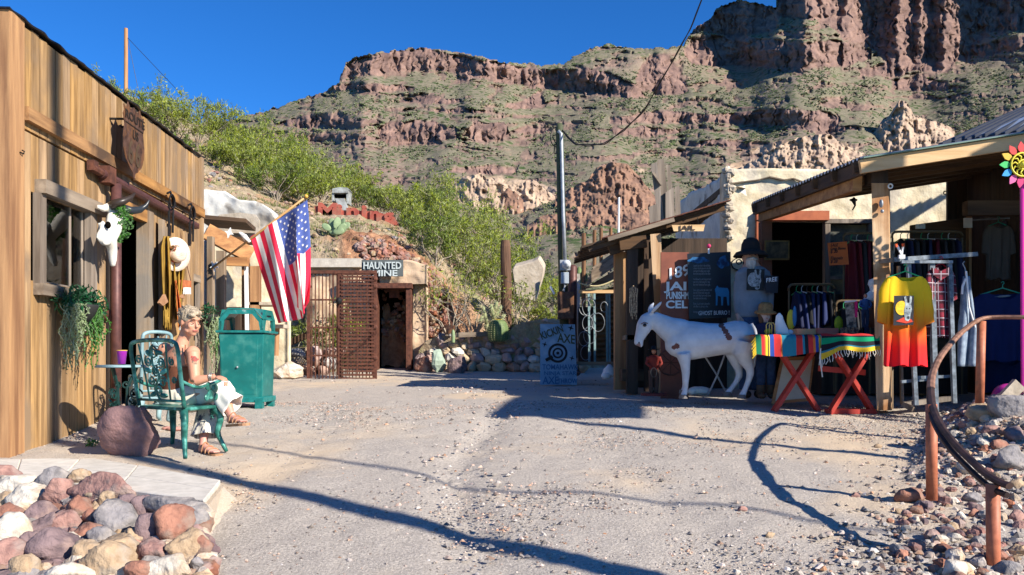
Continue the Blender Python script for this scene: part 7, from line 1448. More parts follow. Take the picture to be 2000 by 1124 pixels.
# ------------------------------------------------------------ iron hand rail on the right
hr = thing('hand_rail', 'bent steel hand rail on orange painted pipe posts at the right', 'hand rail', P(1820, 975, 5.3)); RM = mat('lit_worn_rail_steel', (.38, .20, .135), (.17, .09, .06), scale=12, rough=.5, metal=.3)  # sunlit top put into the upper rail's colour; lower parts darker
path = [(2100, 620, 6.9), (2000, 620, 7.1), (1950, 620, 7.2), (1922, 622, 7.2), (1900, 632, 7.0), (1872, 655, 6.65), (1848, 682, 6.25), (1832, 705, 5.95), (1821, 732, 5.65), (1818, 760, 5.4), (1822, 795, 5.12), (1836, 828, 4.85), (1860, 862, 4.65), (1890, 893, 4.45), (1925, 925, 4.25), (1952, 942, 4.12), (1972, 950, 4.05)]
from mathutils import geometry
pts_ = [P(*q) for q in path]
def sm_(pts, n=4):
    out = []
    for i in range(len(pts)-1):
        p0, p1, p2, p3 = pts[max(i-1, 0)], pts[i], pts[i+1], pts[min(i+2, len(pts)-1)]
        for k in range(n): t = k/n; out.append(.5*((2*p1)+(p2-p0)*t+(2*p0-5*p1+4*p2-p3)*t*t+(3*p1-p0-3*p2+p3)*t**3))
    return out+[pts[-1]]
full = sm_(pts_); cut_i = 4*9
m = MB(); m.tube(full[:cut_i+1], .026, 8, flat=.7); m.build('rail', RM, hr)
m = MB(); m.tube(full[cut_i:], .023, 8, flat=.75); m.build('rail_lower_part', mat('dark_rail_steel', (.09, .05, .04), (.035, .025, .022), scale=12, rough=.45, metal=.4), hr)
m = MB(); m.tube([p+Vector((-.012, 0, -.045)) for p in full[cut_i-6:]], .016, 8); m.build('under_rail', mat('dark_rail_steel2', (.07, .04, .035), (.03, .02, .02), scale=12, rough=.45, metal=.4), hr)
for (x0, y0, x1, y1, d, r_) in ((1917, 628, 1913, 800, 7.2, .036), (1819, 790, 1820, 977, 5.15, .034), (1939, 946, 1941, 1190, 4.15, .033)): m = MB(); m.tube([P(x0, y0, d), P(x1, y1, d)], r_, 14); m.build('post', M['rail_orange'], hr, sm=True)
# ------------------------------------------------------------ foreground, left
pv = MB()
def slab(c4, z, m=pv, h=.035): m.hexa([Vector((p.x, p.y, z-h)) for p in c4]+[Vector((p.x, p.y, z)) for p in c4])
zp = EYE-.80
def onz(px, py, z): d = F*(EYE-z)/(py-HY); return P(px, py, d)
Lf = lambda t, a, b: a+(b-a)*t
A_, B_, C_, D_ = onz(-130, 872, zp), onz(195, 886, zp), onz(432, 938, zp), onz(395, 975, zp)
far_edge = [onz(-130, 880, zp), onz(0, 881, zp), onz(182, 892, zp), onz(432, 938, zp)]; near_edge = [onz(-130, 905, zp), onz(0, 921, zp), onz(130, 942, zp), onz(400, 978, zp)]
def edge(e, t): k = min(int(t*3), 2); return lerp(e[k], e[k+1], t*3-k)
cuts_ = [0, .16, .42, .63, .80, 1.0]
for a, b in zip(cuts_, cuts_[1:]):
    for u, v in ((0, .5), (.5, 1)):
        q = [lerp(edge(near_edge, a), edge(far_edge, a), u), lerp(edge(near_edge, b), edge(far_edge, b), u), lerp(edge(near_edge, b), edge(far_edge, b), v), lerp(edge(near_edge, a), edge(far_edge, a), v)]; ctr = sum(q, Vector())/4; q = [ctr+(p-ctr)*.985 for p in q]; slab(q, zp+rnd.uniform(-.003, .003))
o = pv.build('paved_walkway', M['slab'], None, bevel=.006); o['kind'] = 'structure'
m = MB(); q = [onz(-130, 911, zp), onz(398, 974, zp), onz(430, 938, zp), onz(-130, 884, zp)]; slab(q, zp-.012, m, .03); o = m.build('path_mortar_bed', M['conc'], None); o['kind'] = 'structure'
m = MB(); top = [onz(200, 890, zp), onz(436, 938, zp), onz(400, 980, zp), onz(-200, 905, zp)]; ctr = sum(top, Vector())/4
outr = [onz(215, 878, zp), onz(470, 940, zp), onz(404, 982, zp), onz(-200, 906, zp)]
m.add([p+Vector((0, 0, -.045)) for p in top]+[Vector((p.x, p.y, G(p.x, p.y)-.03)) for p in outr], [(0, 1, 2, 3), (0, 4, 5, 1), (1, 5, 6, 2), (2, 6, 7, 3), (3, 7, 4, 0)]); o = m.build('earth_berm', M['gravel'], None); o['kind'] = 'structure'
# big boulder by the table
gb_ = GP(266, 890); o = stone_mb(Vector((gb_.x-.02, gb_.y-.02, gb_.z+.20)), (.275, .22, .25), 77, ang=.1, nu=30, nv=20).build('boulder', mat('violet_boulder', (.30, .17, .155), (.17, .10, .10), scale=7, rough=.9, bump=.7, bscale=25, c3=(.25, .13, .10), s3=3), None, sm=True); tag(o, 'large rounded violet brown boulder beside the bistro table', 'boulder')
pl_ = thing('weed', 'small green weed sprouting at the foot of the board wall', 'plant', GP(178, 872)); m = MB(); m.leaves(GP(178, 874)+Vector((0, 0, .04)), (.06, .05, .04), 50, .05, asp=.3, up=1.2, rg=rg); m.build('leaves', M['mgreen'], pl_)
# rock pile: every rock its own object
ROCK = [  # px, py, half width px, half height px, material, words
 (28, 958, 42, 26, 3, 'big white angular rock at the left frame edge behind the pile'), (60, 975, 30, 24, 3, 'white rock leaning on the big white angular one'), (102, 942, 28, 18, 1, 'grey green rock by the walkway edge near the left'), (118, 965, 27, 24, 0, 'pink and orange split rock near the walkway'), (205, 955, 62, 22, 0, 'long pink flat rock lying along the walkway'), (152, 995, 24, 18, 4, 'brick red rounded rock in the middle row of the pile'), (78, 1005, 30, 17, 5, 'violet flat rock in the left of the pile'), (132, 1022, 24, 20, 0, 'pink rounded rock at the pile centre left'), (25, 1010, 22, 18, 4, 'dark rust rock at the left edge'), (88, 1034, 24, 22, 5, 'mauve upright rock left of centre'), (228, 1020, 38, 34, 1, 'large grey veined rock in the middle of the pile'), (280, 995, 22, 26, 5, 'violet grey upright rock under the walkway corner'), (340, 990, 52, 18, 1, 'dark flat slate rock touching the walkway corner'), (292, 1035, 28, 30, 5, 'dark pitted rock with pale top right of centre'), (338, 1028, 38, 28, 4, 'red brown rock below the slate'), (22, 1050, 30, 30, 3, 'white chalky rock low at the left edge'), (108, 1078, 36, 30, 5, 'big purple rounded rock in the front row'), (170, 1082, 28, 17, 2, 'tan oval rock between the purple one and the cream one'), (238, 1075, 36, 28, 2, 'cream rounded rock in the front row'), (210, 1102, 48, 28, 2, 'ochre boulder at the bottom edge'), (325, 1112, 54, 22, 3, 'wide white rock at the bottom edge'), (362, 1072, 32, 26, 2, 'sandy yellow rock at the right end of the pile'), (20, 1092, 32, 26, 0, 'salmon rock in the bottom left corner'), (130, 1118, 42, 16, 3, 'pale flat rock cut by the bottom edge'), (300, 1078, 28, 18, 0, 'pale pink flat rock in the front row'), (185, 1012, 16, 13, 4, 'small rusty rock in front of the brick red one'), (188, 960, 18, 13, 2, 'small sandy rock beside the pink split rock'), (212, 978, 14, 12, 2, 'yellowish cobble near the long pink rock'), (178, 1040, 26, 14, 4, 'flat orange brown rock near the centre'), (60, 1060, 18, 15, 5, 'small mauve cobble in the left of the pile'), (200, 1050, 22, 14, 1, 'small bluish grey rock between cream and tan ones'), (50, 1110, 26, 18, 2, 'dusty tan rock near the bottom left'), (270, 1118, 26, 14, 4, 'rust red rock at the bottom edge'), (374, 1012, 22, 22, 1, 'dark grey block at the end of the slate'), (395, 1066, 20, 14, 4, 'small red flat rock lying off the right end of the pile'), (385, 1100, 12, 8, 1, 'small loose grey stone at the pile foot'), (12, 935, 34, 16, 0, 'pinkish flat rock at the far left by the walkway'), (160, 930, 18, 9, 2, 'thin flat stone tucked under the walkway'), (248, 985, 18, 14, 5, 'small violet rock under the long pink rock'), (140, 1052, 16, 12, 3, 'small pale rock in the pile centre'), (8, 982, 18, 14, 2, 'sandy rock squeezed against the left frame edge'), (75, 1088, 12, 10, 4, 'tiny rusty rock beside the big purple one'), (262, 1048, 16, 13, 2, 'small tan rock beside the dark pitted one')]
def pile_d(px, py):                                   # surface of the pile, falling from the walkway edge to the ground
    de = float(np.interp(px, [-130, 0, 130, 400], [6.3, 5.82, 5.31, 4.62])); pe = float(np.interp(px, [-130, 0, 130, 400], [905, 921, 942, 978]))
    return de-(py-pe+6)/(1124-pe)*(de-3.85)
for k, (px, py, hw, hh_, mi, lab) in enumerate(ROCK):
    d = pile_d(px, py); zb = 0
    o = stone_mb(P(px, py, d), (hw/F*d*1.5, min(hw, hh_*1.4)/F*d*1.3, hh_/F*d*1.6), 500+k*3, ang=rnd.uniform(-.3, .3), nu=30, nv=20).build('rock', rk_mats[mi], None, sm=True); tag(o, lab, 'rock', 'rocks piled beside the walkway')
mm = MB(); rg = random.Random(31)
for i in range(620):
    px = rg.uniform(-60, 396); py = rg.uniform(np.interp(px, [-60, 130, 400], [930, 955, 992]), 1124); d = pile_d(px, py)+.02; s = rg.uniform(.04, .10); stone_mb(P(px, py, d)+Vector((0, .04, -.055)), (s*1.2, s, s*.85), i, nu=12, nv=8, mb=mm, m=rk_mats[rg.randint(0, 5)])
tag(mm.build('rubble_fill', None), 'small stones filling the gaps of the left rock pile', 'rubble', kind='stuff')
m = MB()
def bedf(u, v): px = lerp(-400, 415, u)-30*(1-v)*0; py = lerp(1200, 925, v); d = pile_d(px, py); p = P(px, py, d); p.y += .02; p.z -= .15+.02*mnoise.noise(p*5)+max(0, (px-380)/35)*.18; return p
m.grid(bedf, 50, 40); o = m.build('rock_bed', M['hill'], None, sm=True); o['kind'] = 'structure'
# right rubble bank: the largest are their own objects
BANK = [(1925, 805, 38, 22, 2, 'tan flat topped rock at the foot of the far rail post'), (1985, 790, 40, 34, 1, 'big dark pitted boulder at the right edge under the magenta pot'), (1942, 838, 22, 13, 0, 'pinkish block below the tan flat topped rock'), (1985, 848, 28, 18, 5, 'violet rock at the right edge'), (1898, 842, 11, 9, 2, 'small tan stone behind the middle rail post'), (1905, 912, 36, 18, 3, 'white streaked flat rock under the rail curve'), (1985, 900, 36, 30, 1, 'grey boulder at the right edge beside the rail'), (1872, 905, 16, 10, 0, 'small pink rock left of the white streaked one'), (1785, 970, 34, 22, 4, 'flat red slab lying at the foot of the middle rail post'), (1910, 975, 24, 14, 1, 'pale grey green rock left of the near post'), (1870, 978, 14, 9, 0, 'pink stone right of the middle rail post foot'), (1868, 1112, 26, 24, 3, 'pale boulder at the bottom edge left of the near post'), (1975, 1112, 28, 18, 1, 'grey boulder at the bottom right corner'), (1830, 932, 14, 8, 5, 'small violet stone behind the middle post'), (1955, 870, 20, 12, 4, 'rusty rock between grey boulders'), (1990, 1010, 20, 14, 0, 'pink rock at the right edge beyond the near post'), (1905, 1005, 15, 11, 4, 'reddish stone left of the near post'), (1880, 1008, 10, 9, 3, 'white cobble left of the reddish stone'), (1760, 1000, 12, 8, 2, 'lone tan stone in front of the red slab'), (1778, 1012, 11, 9, 4, 'orange stone near the red slab'), (1715, 872, 9, 5, 2, 'flat tan stone alone on the gravel'), (1990, 945, 16, 12, 2, 'sandy rock near the rail end'), (1850, 860, 15, 8, 5, 'dark flat stone behind the rail bend'), (1450, 995, 11, 6, 0, 'single pinkish stone in the middle of the road'), (1675, 968, 12, 7, 0, 'pink stone in the rail shadow'), (1670, 1100, 12, 8, 3, 'pale stone near the bottom right of the road'), (1440, 1118, 10, 6, 3, 'small white stone at the bottom edge'), (1505, 1045, 14, 8, 2, 'tan stone on the road left of the rail shadow'), (1740, 1018, 9, 6, 4, 'brownish small stone on the slope foot')]
for k, (px, py, hw, hh_, mi, lab) in enumerate(BANK):
    g_ = GP(px, py+hh_*.75); d = g_.y; o = stone_mb(Vector((g_.x, g_.y+hh_/F*d*.6, g_.z+hh_/F*d*.55)), (hw/F*d*1.05, max(hh_, hw*.6)/F*d, hh_/F*d*1.1), 900+k*7, ang=rnd.uniform(-.4, .4), nu=26, nv=17).build('rock', rk_mats[mi], None, sm=True); tag(o, lab, 'rock', 'rocks on the right bank' if px > 1740 else 'loose stones on the road')
mm = MB()
for i in range(620):
    y = rg.uniform(3.6, 8.6); x = .625*y-.72+abs(rg.gauss(.1, .7)); 
    if x > .66*y+.5: continue
    s = math.exp(rg.uniform(math.log(.02), math.log(.07))); stone_mb((x, y, G(x, y)+s*.3), (s, s*.8, s*.65), i+50, nu=8, nv=5, mb=mm, m=rk_mats[rg.randint(0, 5)])
tag(mm.build('rubble', None), 'fist sized broken rock over the right bank', 'rubble', kind='stuff')
# ------------------------------------------------------------ bistro table, cup, chairs
GMt, GDk = M['green_m'], M['green_d']
bt = thing('bistro_table', 'small round cast metal bistro table with ornate green legs beside the wall', 'table', GP(245, 850)); tc_ = P(236, 714, 7.25); 
m = MB(); m.lathe(tc_, [(0, -.012), (.17, -.012), (.205, -.02), (.21, -.008), (.19, .004), (0, .006)], 28); m.build('tabletop', M['lblue_m'], bt, sm=True)
gz = G(tc_.x, 7.25)
def scroll(m, c, r, turns, ax1, ax2, rr=.008, a0=0, n=22): m.tube([c+(ax1*math.cos(a0+t*turns*6.283)+ax2*math.sin(a0+t*turns*6.283))*r*(1-.75*t) for t in np.linspace(0, 1, n)], rr, 5)
for k in range(3):
    a = k*2.094+.5; dx = Vector((math.cos(a), math.sin(a), 0)); m = MB(); z = Vector((0, 0, 1)); c = Vector((tc_.x, tc_.y, 0))
    m.tube([c+dx*.13+z*(tc_.z-.02), c+dx*.05+z*(gz+.5), c+dx*.045+z*(gz+.35), c+dx*.11+z*(gz+.15), c+dx*.24+z*(gz+.03)], [.014, .013, .013, .014, .016], 8)
    scroll(m, c+dx*.12+z*(gz+.44), .055, 1.4, dx, z); scroll(m, c+dx*.07+z*(gz+.24), .05, 1.3, dx, z, a0=2); scroll(m, c+dx*.14+z*(gz+.2), .045, 1.3, dx, z, a0=1); scroll(m, c+dx*.04+z*(gz+.52), .035, 1.3, dx, z); m.leaves(c+dx*.1+z*(gz+.34), (.05, .05, .06), 26, .05, rg=rg)
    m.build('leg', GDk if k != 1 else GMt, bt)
cu = thing('plastic_cup', 'magenta purple plastic cup standing on the bistro table', 'cup', P(238, 711, 7.15)); m = MB(); m.lathe(P(238, 711.5, 7.15), [(.030, 0), (.042, .115), (.044, .118), (.042, .12), (.039, .116), (.028, .01)], 22); m.build('cup_body', M['purple'], cu, sm=True); m = MB(); m.lathe(P(238, 711.5, 7.15), [(.0435, .114), (.0455, .118), (.0435, .122)], 22); m.build('rim', plain('cup_rim', (.65, .4, .1)), cu, sm=True)
def chair(name, label, pts4, zs_, backtop, mats_, grp=None, full=True):
    """pts4: seat corners back-left, back-right, front-right, front-left (ground plan)"""
    bl, br, fr_c, fl_c = [Vector((p[0], p[1], 0)) for p in pts4]; Z = Vector((0, 0, 1)); ctr = (bl+br+fr_c+fl_c)/4; gz = G(ctr.x, ctr.y); A, B = mats_
    t = thing(name, label, 'chair', Vector((ctr.x, ctr.y, gz)), grp)
    m = MB(); m.hexa([p+Z*(zs_-.028) for p in (bl, br, fr_c, fl_c)]+[p+Z*zs_ for p in (bl, br, fr_c, fl_c)]); m.build('seat', A, t, bevel=.008)
    for i, p in enumerate((bl, br, fr_c, fl_c)):
        out = (p-ctr).normalized(); pts_ = [p*1.0-out*.03+Z*(zs_-.03), p+out*.02+Z*(zs_-.10), p-out*.005+Z*(zs_-.22), p+out*.015+Z*((zs_+gz)/2-.08), p+out*.07+Z*(gz+.01)]; m = MB(); m.tube(sm_(pts_, 3), [lerp(.034, .016, k/12) for k in range(13)], 8); q = p-out*.06
        m.leaves(p-out*.035+Z*(zs_-.075), (.035, .035, .035), 14, .045, rg=rg); m.build('leg', A, t, sm=True)
    lean = (bl-fl_c).normalized()*.10; tl, tr_ = bl+lean+(bl-br)*.02+Z*backtop, br+lean+(br-bl)*.02+Z*backtop; m = MB(); rr = .017; up0, up1 = bl+Z*zs_, br+Z*zs_
    topc = [lerp(up0, tl, .25), lerp(up0, tl, .6), lerp(up0, tl, .92)+(br-bl)*.01, tl+(br-bl)*.10+Z*.015, lerp(tl, tr_, .5)+Z*.03, tr_+(bl-br)*.10+Z*.015, lerp(up1, tr_, .92), lerp(up1, tr_, .6), lerp(up1, tr_, .25)]
    m.tube(sm_([up0]+topc+[up1], 4), rr, 8); m.tube([lerp(up0, tl, .10), lerp(up1, tr_, .10)], .012, 6); m.build('back_frame', A, t, sm=True)
    if full:
        ax = (br-bl).normalized(); upv = (tl-up0).normalized(); Wb = (br-bl).length; Hb = (tl-up0).length
        def bp(u, v, o=0): return up0+ax*Wb*u+upv*Hb*v
        m = MB()
        for u in (.27, .73): m.tube([bp(u, .1), bp(u+.02*(1 if u > .5 else -1), .5), bp(u+(.07 if u > .5 else -.07), 1.0)], .008, 6)
        for (u, v, r_, tn, a0) in ((.5, .86, .06, 1.8, 0), (.36, .72, .045, 1.5, 2), (.64, .70, .05, 1.6, 4), (.5, .56, .05, 1.7, 1), (.38, .42, .045, 1.5, 3), (.62, .40, .05, 1.5, 0), (.5, .26, .055, 1.7, 2), (.15, .75, .035, 1.3, 1), (.87, .72, .035, 1.3, 2), (.14, .4, .03, 1.3, 1), (.87, .42, .03, 1.3, 0)): scroll(m, bp(u, v), r_, tn, ax, upv, .0075, a0)
        m.tube(sm_([bp(.5, .1), bp(.44, .3), bp(.56, .5), bp(.45, .68), bp(.5, .98)], 4), .009, 6)
        for (u, v) in ((.33, .58), (.67, .56), (.4, .85), (.6, .18), (.38, .2), (.62, .86)): m.blob(bp(u, v), (.035, .012, .02), None, 8, 6, Matrix.Rotation(rg.uniform(0, 3), 3, 'Y'))
        m.build('rose_lattice', A, t)
        for (pa, pb) in ((up1, fr_c), (up0, fl_c)):
            m = MB(); a_ = lerp(pa, pa+lean+Z*(backtop-zs_), .42); f_ = pb+Z*(zs_+.20); m.tube(sm_([a_, lerp(a_, f_, .4)-Z*.05, lerp(a_, f_, .75)-Z*.03, f_+(f_-a_)*.06, f_+Z*-.05+(f_-a_)*.08, pb+Z*(zs_+.08), pb+Z*zs_], 4), .014, 8); m.build('arm', A, t, sm=True)
            m = MB(); cc_ = lerp(Vector((pa.x, pa.y, 0)), pb, .82)+Z*(zs_+.09); vv = (pb-Vector((pa.x, pa.y, 0))).normalized()
            for (u, v, r_) in ((-.05, .07, .04), (.03, .05, .045), (-.02, 0, .045), (.05, -.02, .035), (-.07, -.02, .03)): m.blob(cc_+vv*u+Z*v, (r_, .014, r_*.9), None, 9, 6, Matrix.Rotation(math.atan2(vv.y, vv.x), 3, 'Z') @ Matrix.Rotation(rg.uniform(-.5, .5), 3, 'Y'))
            m.build('leaf_cluster', A, t, sm=False)
    return t
zs_ = P(0, 797, 6.45).z
c4 = [P(272, 0, 6.80), P(360, 0, 6.45), P(426, 0, 6.85), P(338, 0, 7.2)]
chair('garden_chair', 'ornate green cast metal garden chair with rose pattern back', [(p.x, p.y) for p in c4], zs_, P(0, 672, 6.6).z, (GMt, GDk))
c4 = [P(330, 0, 8.0), P(275, 0, 7.75), P(255, 0, 8.1), P(310, 0, 8.35)]
chair('garden_chair', 'pale blue green cast metal garden chair half hidden behind the seated woman', [(p.x, p.y) for p in c4], zs_+.02, P(0, 655, 7.8).z, (M['lblue_m'], M['lblue_m']))
m = MB(); g_ = GP(345, 842); m.blob(g_+Vector((0, 0, .02)), (.10, .04, .022)); m.blob(g_+Vector((-.10, .05, .02)), (.07, .035, .02)); tag(fuse(m.build('flip_flop', plain('pink_rubber', (.55, .27, .22))), .008, 2), 'pink flip flop lying on the gravel behind the green chair', 'sandal')
# ------------------------------------------------------------ seated woman
wn_ = thing('person', 'seated woman in brown top and cream trousers looking down over her shoulder', 'person', GP(400, 886)); W = P
m = MB(); skin = M['skin']
hc = W(372, 629, 6.93); fw = Vector((.80, -.58, -.24)).normalized(); lf_ = Vector((0, 0, 1)).cross(fw).normalized(); uu = fw.cross(lf_)
Rm = Matrix((fw, lf_, uu)).transposed()
def Hd(f, l, u): return hc+fw*f+lf_*l+uu*u
m.blob(Hd(-.015, 0, .02), (.092, .072, .092), None, 18, 14, Rm); m.blob(Hd(.03, 0, -.04), (.060, .058, .075), None, 16, 12, Rm); m.blob(Hd(.055, 0, -.088), (.028, .028, .022), None, 10, 8, Rm)
m.tube([Hd(.075, 0, .022), Hd(.092, 0, -.002), Hd(.108, 0, -.020), Hd(.092, 0, -.032)], [.009, .011, .014, .010], 8)
m.blob(Hd(.078, 0, .038), (.014, .05, .012), None, 10, 8, Rm); m.blob(Hd(.085, 0, -.054), (.012, .026, .008), None, 10, 8, Rm); m.blob(Hd(.084, 0, -.064), (.012, .022, .007), None, 10, 8, Rm)
for s_ in (-1, 1): m.blob(Hd(.058, s_*.038, -.025), (.022, .022, .024), None, 10, 8, Rm); m.blob(Hd(-.010, s_*.074, -.012), (.018, .010, .030), None, 10, 8, Rm); m.blob(Hd(.03, s_*.05, -.07), (.03, .014, .02), None, 10, 8, Rm)
nb = W(352, 676, 6.95); m.tube([Hd(-.02, 0, -.06), lerp(Hd(-.03, 0, -.08), nb, .5), nb+Vector((0, 0, -.02))], [.052, .048, .06], 14)
sR, sL = W(377, 690, 6.80), W(322, 683, 7.08); chest, waist, hip = W(348, 712, 6.95), W(346, 748, 6.96), W(347, 780, 6.97)
def ell(c, ax, a, b, n=20): ay_ = Vector((0, 0, 1)).cross(ax).normalized(); return [c+ax*math.cos(t)*a+ay_*math.sin(t)*b for t in np.linspace(0, 2*math.pi, n+1)[:-1]]
ax = (sR-sL); ax.z = 0; ax.normalize()
torso = [(nb, .05, .05), (lerp(nb, chest, .25), .12, .07), (lerp(nb, chest, .55), .165, .095), (chest, .165, .11), (lerp(chest, waist, .6), .14, .10), (waist, .135, .10), (lerp(waist, hip, .5), .15, .12), (hip, .165, .13)]
m.loft([ell(c, ax, a, b) for c, a, b in torso])
elb, wri = W(381, 745, 6.72), W(415, 737, 6.72)
m.blob(sR+Vector((-.01, .02, .0)), .062); m.tube([sR, lerp(sR, elb, .4), lerp(sR, elb, .8), elb], [.052, .050, .043, .041], 14); m.tube([elb, lerp(elb, wri, .3), lerp(elb, wri, .75), wri, W(420, 736, 6.72)], [.042, .040, .029, .024, .025], 12)
elL, wrL = W(384, 742, 7.12), W(418, 748, 7.0); m.blob(sL, .06); m.tube([sL, lerp(sL, elL, .5), elL], [.052, .046, .038], 12); m.tube([elL, lerp(elL, wrL, .5), wrL], [.038, .032, .024], 10)
def hand(m, w_, dirv, side, curl, L=.085):
    dirv = dirv.normalized(); side = side.normalized(); nrm = dirv.cross(side).normalized(); c = w_+dirv*.045
    m.blob(c, (.045, .036, .018), None, 12, 8, Matrix((dirv, side, nrm)).transposed())
    for i, ln in enumerate((.068, .078, .072, .056)):
        b = w_+dirv*.078+side*(-.030+.020*i); a1 = curl[i]; d1 = dirv*math.cos(a1)-nrm*math.sin(a1); d2 = dirv*math.cos(a1*2)-nrm*math.sin(a1*2); m.tube([b-dirv*.02, b, b+d1*ln*.5, b+d1*ln*.5+d2*ln*.35, b+d1*ln*.5+d2*ln*.5], [.010, .0095, .0085, .0075, .005], 7)
    b = w_+dirv*.02-side*.030; m.tube([b, b+(dirv-side*.7).normalized()*.035, b+(dirv*1.4-side*.5).normalized()*.066], [.012, .010, .007], 7)
hd1 = W(421, 736, 6.72); hand(m, hd1, Vector((1, -.15, -.25)), Vector((0.1, 1, .1)), (.75, .6, .7, .85)); hand(m, wrL, Vector((1, -.2, -.1)), Vector((.1, 1, 0)), (.5, .5, .55, .6))
# legs and feet
h1, k1, a1 = W(352, 776, 6.90), W(432, 762, 6.90), W(451, 808, 6.84); m.tube([h1, lerp(h1, k1, .5), k1], [.085, .07, .055], 14); m.tube([k1, lerp(k1, a1, .4), a1, W(455, 820, 6.84)], [.052, .05, .034, .034], 12)
h2, k2, a2 = W(352, 786, 7.05), W(406, 786, 7.08), W(397, 866, 6.90); m.tube([h2, lerp(h2, k2, .5), k2], [.085, .07, .055], 14); m.tube([k2, lerp(k2, a2, .4), a2, W(396, 876, 6.88)], [.052, .05, .033, .034], 12)
def foot(m, heel, toe):
    dv = (toe-heel); L_ = dv.length; dv.normalize(); sd = Vector((0, 0, 1)).cross(dv).normalized(); up_ = dv.cross(sd)
    m.loft([[heel+dv*L_*t+up_*(zc+math.sin(a)*hh2)+sd*math.cos(a)*ww for a in np.linspace(0, 2*math.pi, 15)[:-1]] for t, zc, hh2, ww in ((-.06, .03, .02, .02), (.05, .035, .034, .032), (.3, .04, .036, .032), (.6, .028, .026, .040), (.85, .018, .016, .044), (.93, .015, .012, .036))])
    for i, (o2, ln) in enumerate(((-.032, .045), (-.012, .04), (.006, .035), (.021, .03), (.034, .024))): b = heel+dv*L_*.86+sd*o2+up_*.014; m.tube([b, b+dv*ln, b+dv*(ln+.006)], [.011, .009, .004], 7)
f1a, f1b = W(448, 828, 6.86), W(476, 826, 6.72); f2a, f2b = W(393, 885, 6.86), W(423, 886, 6.74)
foot(m, f1a, f1b); foot(m, f2a, f2b)
body = m.build('body', skin, wn_); fuse(body, .0062, 4, .5); body.data.materials.clear()
for q in (mat('tanned_skin', (.55, .265, .165), (.50, .235, .145), scale=7, rough=.5, spec=.4), mat('rosy_foot_skin', (.62, .32, .26), (.52, .23, .17), scale=9, rough=.5), mat('tattoo_ink', (.34, .2, .13), (.18, .14, .10), scale=50, contrast=(.45, .55)), mat('red_rose_tattoo', (.42, .07, .06), (.2, .08, .06), scale=60, contrast=(.45, .55)), plain('lip_colour', (.40, .13, .10), .4)): body.data.materials.append(q)
for poly in body.data.polygons:
    c = poly.center+wloc(body); px = HX+F*c.x/c.y; py = HY-(c.z-EYE)*F/c.y; k = mnoise.noise(c*30)
    if py > 795: poly.material_index = 1
    if poly.normal.y < 0 and c.y < 6.95:
        if math.hypot((px-345)/9, (py-688)/6)+k*.9 < 1 and math.hypot(px-345, py-688) < 14: poly.material_index = 2
        if math.hypot((px-380)/7, (py-703)/9)+k*.6 < 1: poly.material_index = 3 if py < 706 else 2
    q = c-hc; 
    if abs(q.dot(uu)+.059) < .009 and q.dot(fw) > .086 and abs(q.dot(lf_)) < .026: poly.material_index = 4
for s_ in (-1, 1): m = MB(); m.tube([Hd(.083, s_*.045, .010), Hd(.090, s_*.032, .006), Hd(.088, s_*.018, .010)], [.002, .004, .002], 6); m.build('eye', plain('eyelash', (.05, .03, .025)), wn_); m = MB(); m.tube([Hd(.080, s_*.052, .036), Hd(.093, s_*.034, .043), Hd(.091, s_*.016, .038)], .0028, 6); m.build('eyebrow', plain('brow_hair', (.2, .12, .07)), wn_)
m = MB(); m.blob(Hd(-.028, 0, .042), (.100, .084, .090), None, 24, 18, Rm, jit=.05, seed=2); m.blob(Hd(.035, .01, .088), (.055, .06, .03), None, 14, 10, Rm, jit=.2, seed=3); m.blob(Hd(.055, -.03, .070), (.035, .035, .03), None, 12, 8, Rm, jit=.2, seed=5); m.blob(Hd(-.075, 0, -.005), (.045, .065, .06), None, 14, 10, Rm, jit=.2, seed=4)
for i in range(110):
    a = rg.uniform(-1, 1); b_ = rg.uniform(-.1, 1); d0 = Vector((rg.uniform(-1, .25), a, b_)).normalized(); p0 = Hd(-.028+d0.x*.098, d0.y*.083, .042+d0.z*.09); sd = (Rm @ Vector((.5, rg.uniform(-.4, .4), -.15))).normalized(); m.tube([p0-sd*.02, p0+(Rm @ d0)*.008, p0+sd*.035+(Rm @ d0)*.002], [.002, .0035, .001], 5)
m.build('hair', mat('ash_blonde', (.52, .42, .29), (.17, .13, .09), scale=60, stretch=(1, 1, .25), rough=.55, bump=.7), wn_, sm=True)
m = MB(); m.tube([Hd(-.012, -.080, -.04), Hd(-.008, -.084, -.075)], [.002, .008], 6); m.build('earring', M['galv'], wn_)
m = MB(); m.loft([ell(c, ax, a+.008, b+.008) for c, a, b in ((W(348, 716, 6.95), .163, .11), (W(347, 735, 6.955), .150, .108), (W(346, 750, 6.96), .143, .108), (W(346.5, 768, 6.965), .152, .125))], cap=False); m.build('camisole', M['brown_top'], wn_, sm=True)
for a, b in (((344, 716, 6.80), (336, 676, 6.98)), ((366, 712, 6.78), (362, 679, 6.86))): m = MB(); pa, pb = W(*a), W(*b); m.tube([pa+Vector((0, -.03, 0)), lerp(pa, pb, .5)+Vector((0, -.035, 0)), pb+Vector((0, -.0, .02))], .004, 6); m.build('strap', M['brown_top'], wn_)
crm = mat('cream_striped_linen', (.66, .6, .48), (.22, .19, .17), scale=5, stretch=(1, 1, 5), rough=.9, contrast=(.30, .42)); stp = mat('navy_striped_linen', (.62, .57, .48), (.035, .045, .09), scale=6, stretch=(4, 3, .35), rough=.9, contrast=(.44, .52)); wht = mat('white_linen', (.78, .75, .68), (.66, .62, .54), scale=5, rough=.9)
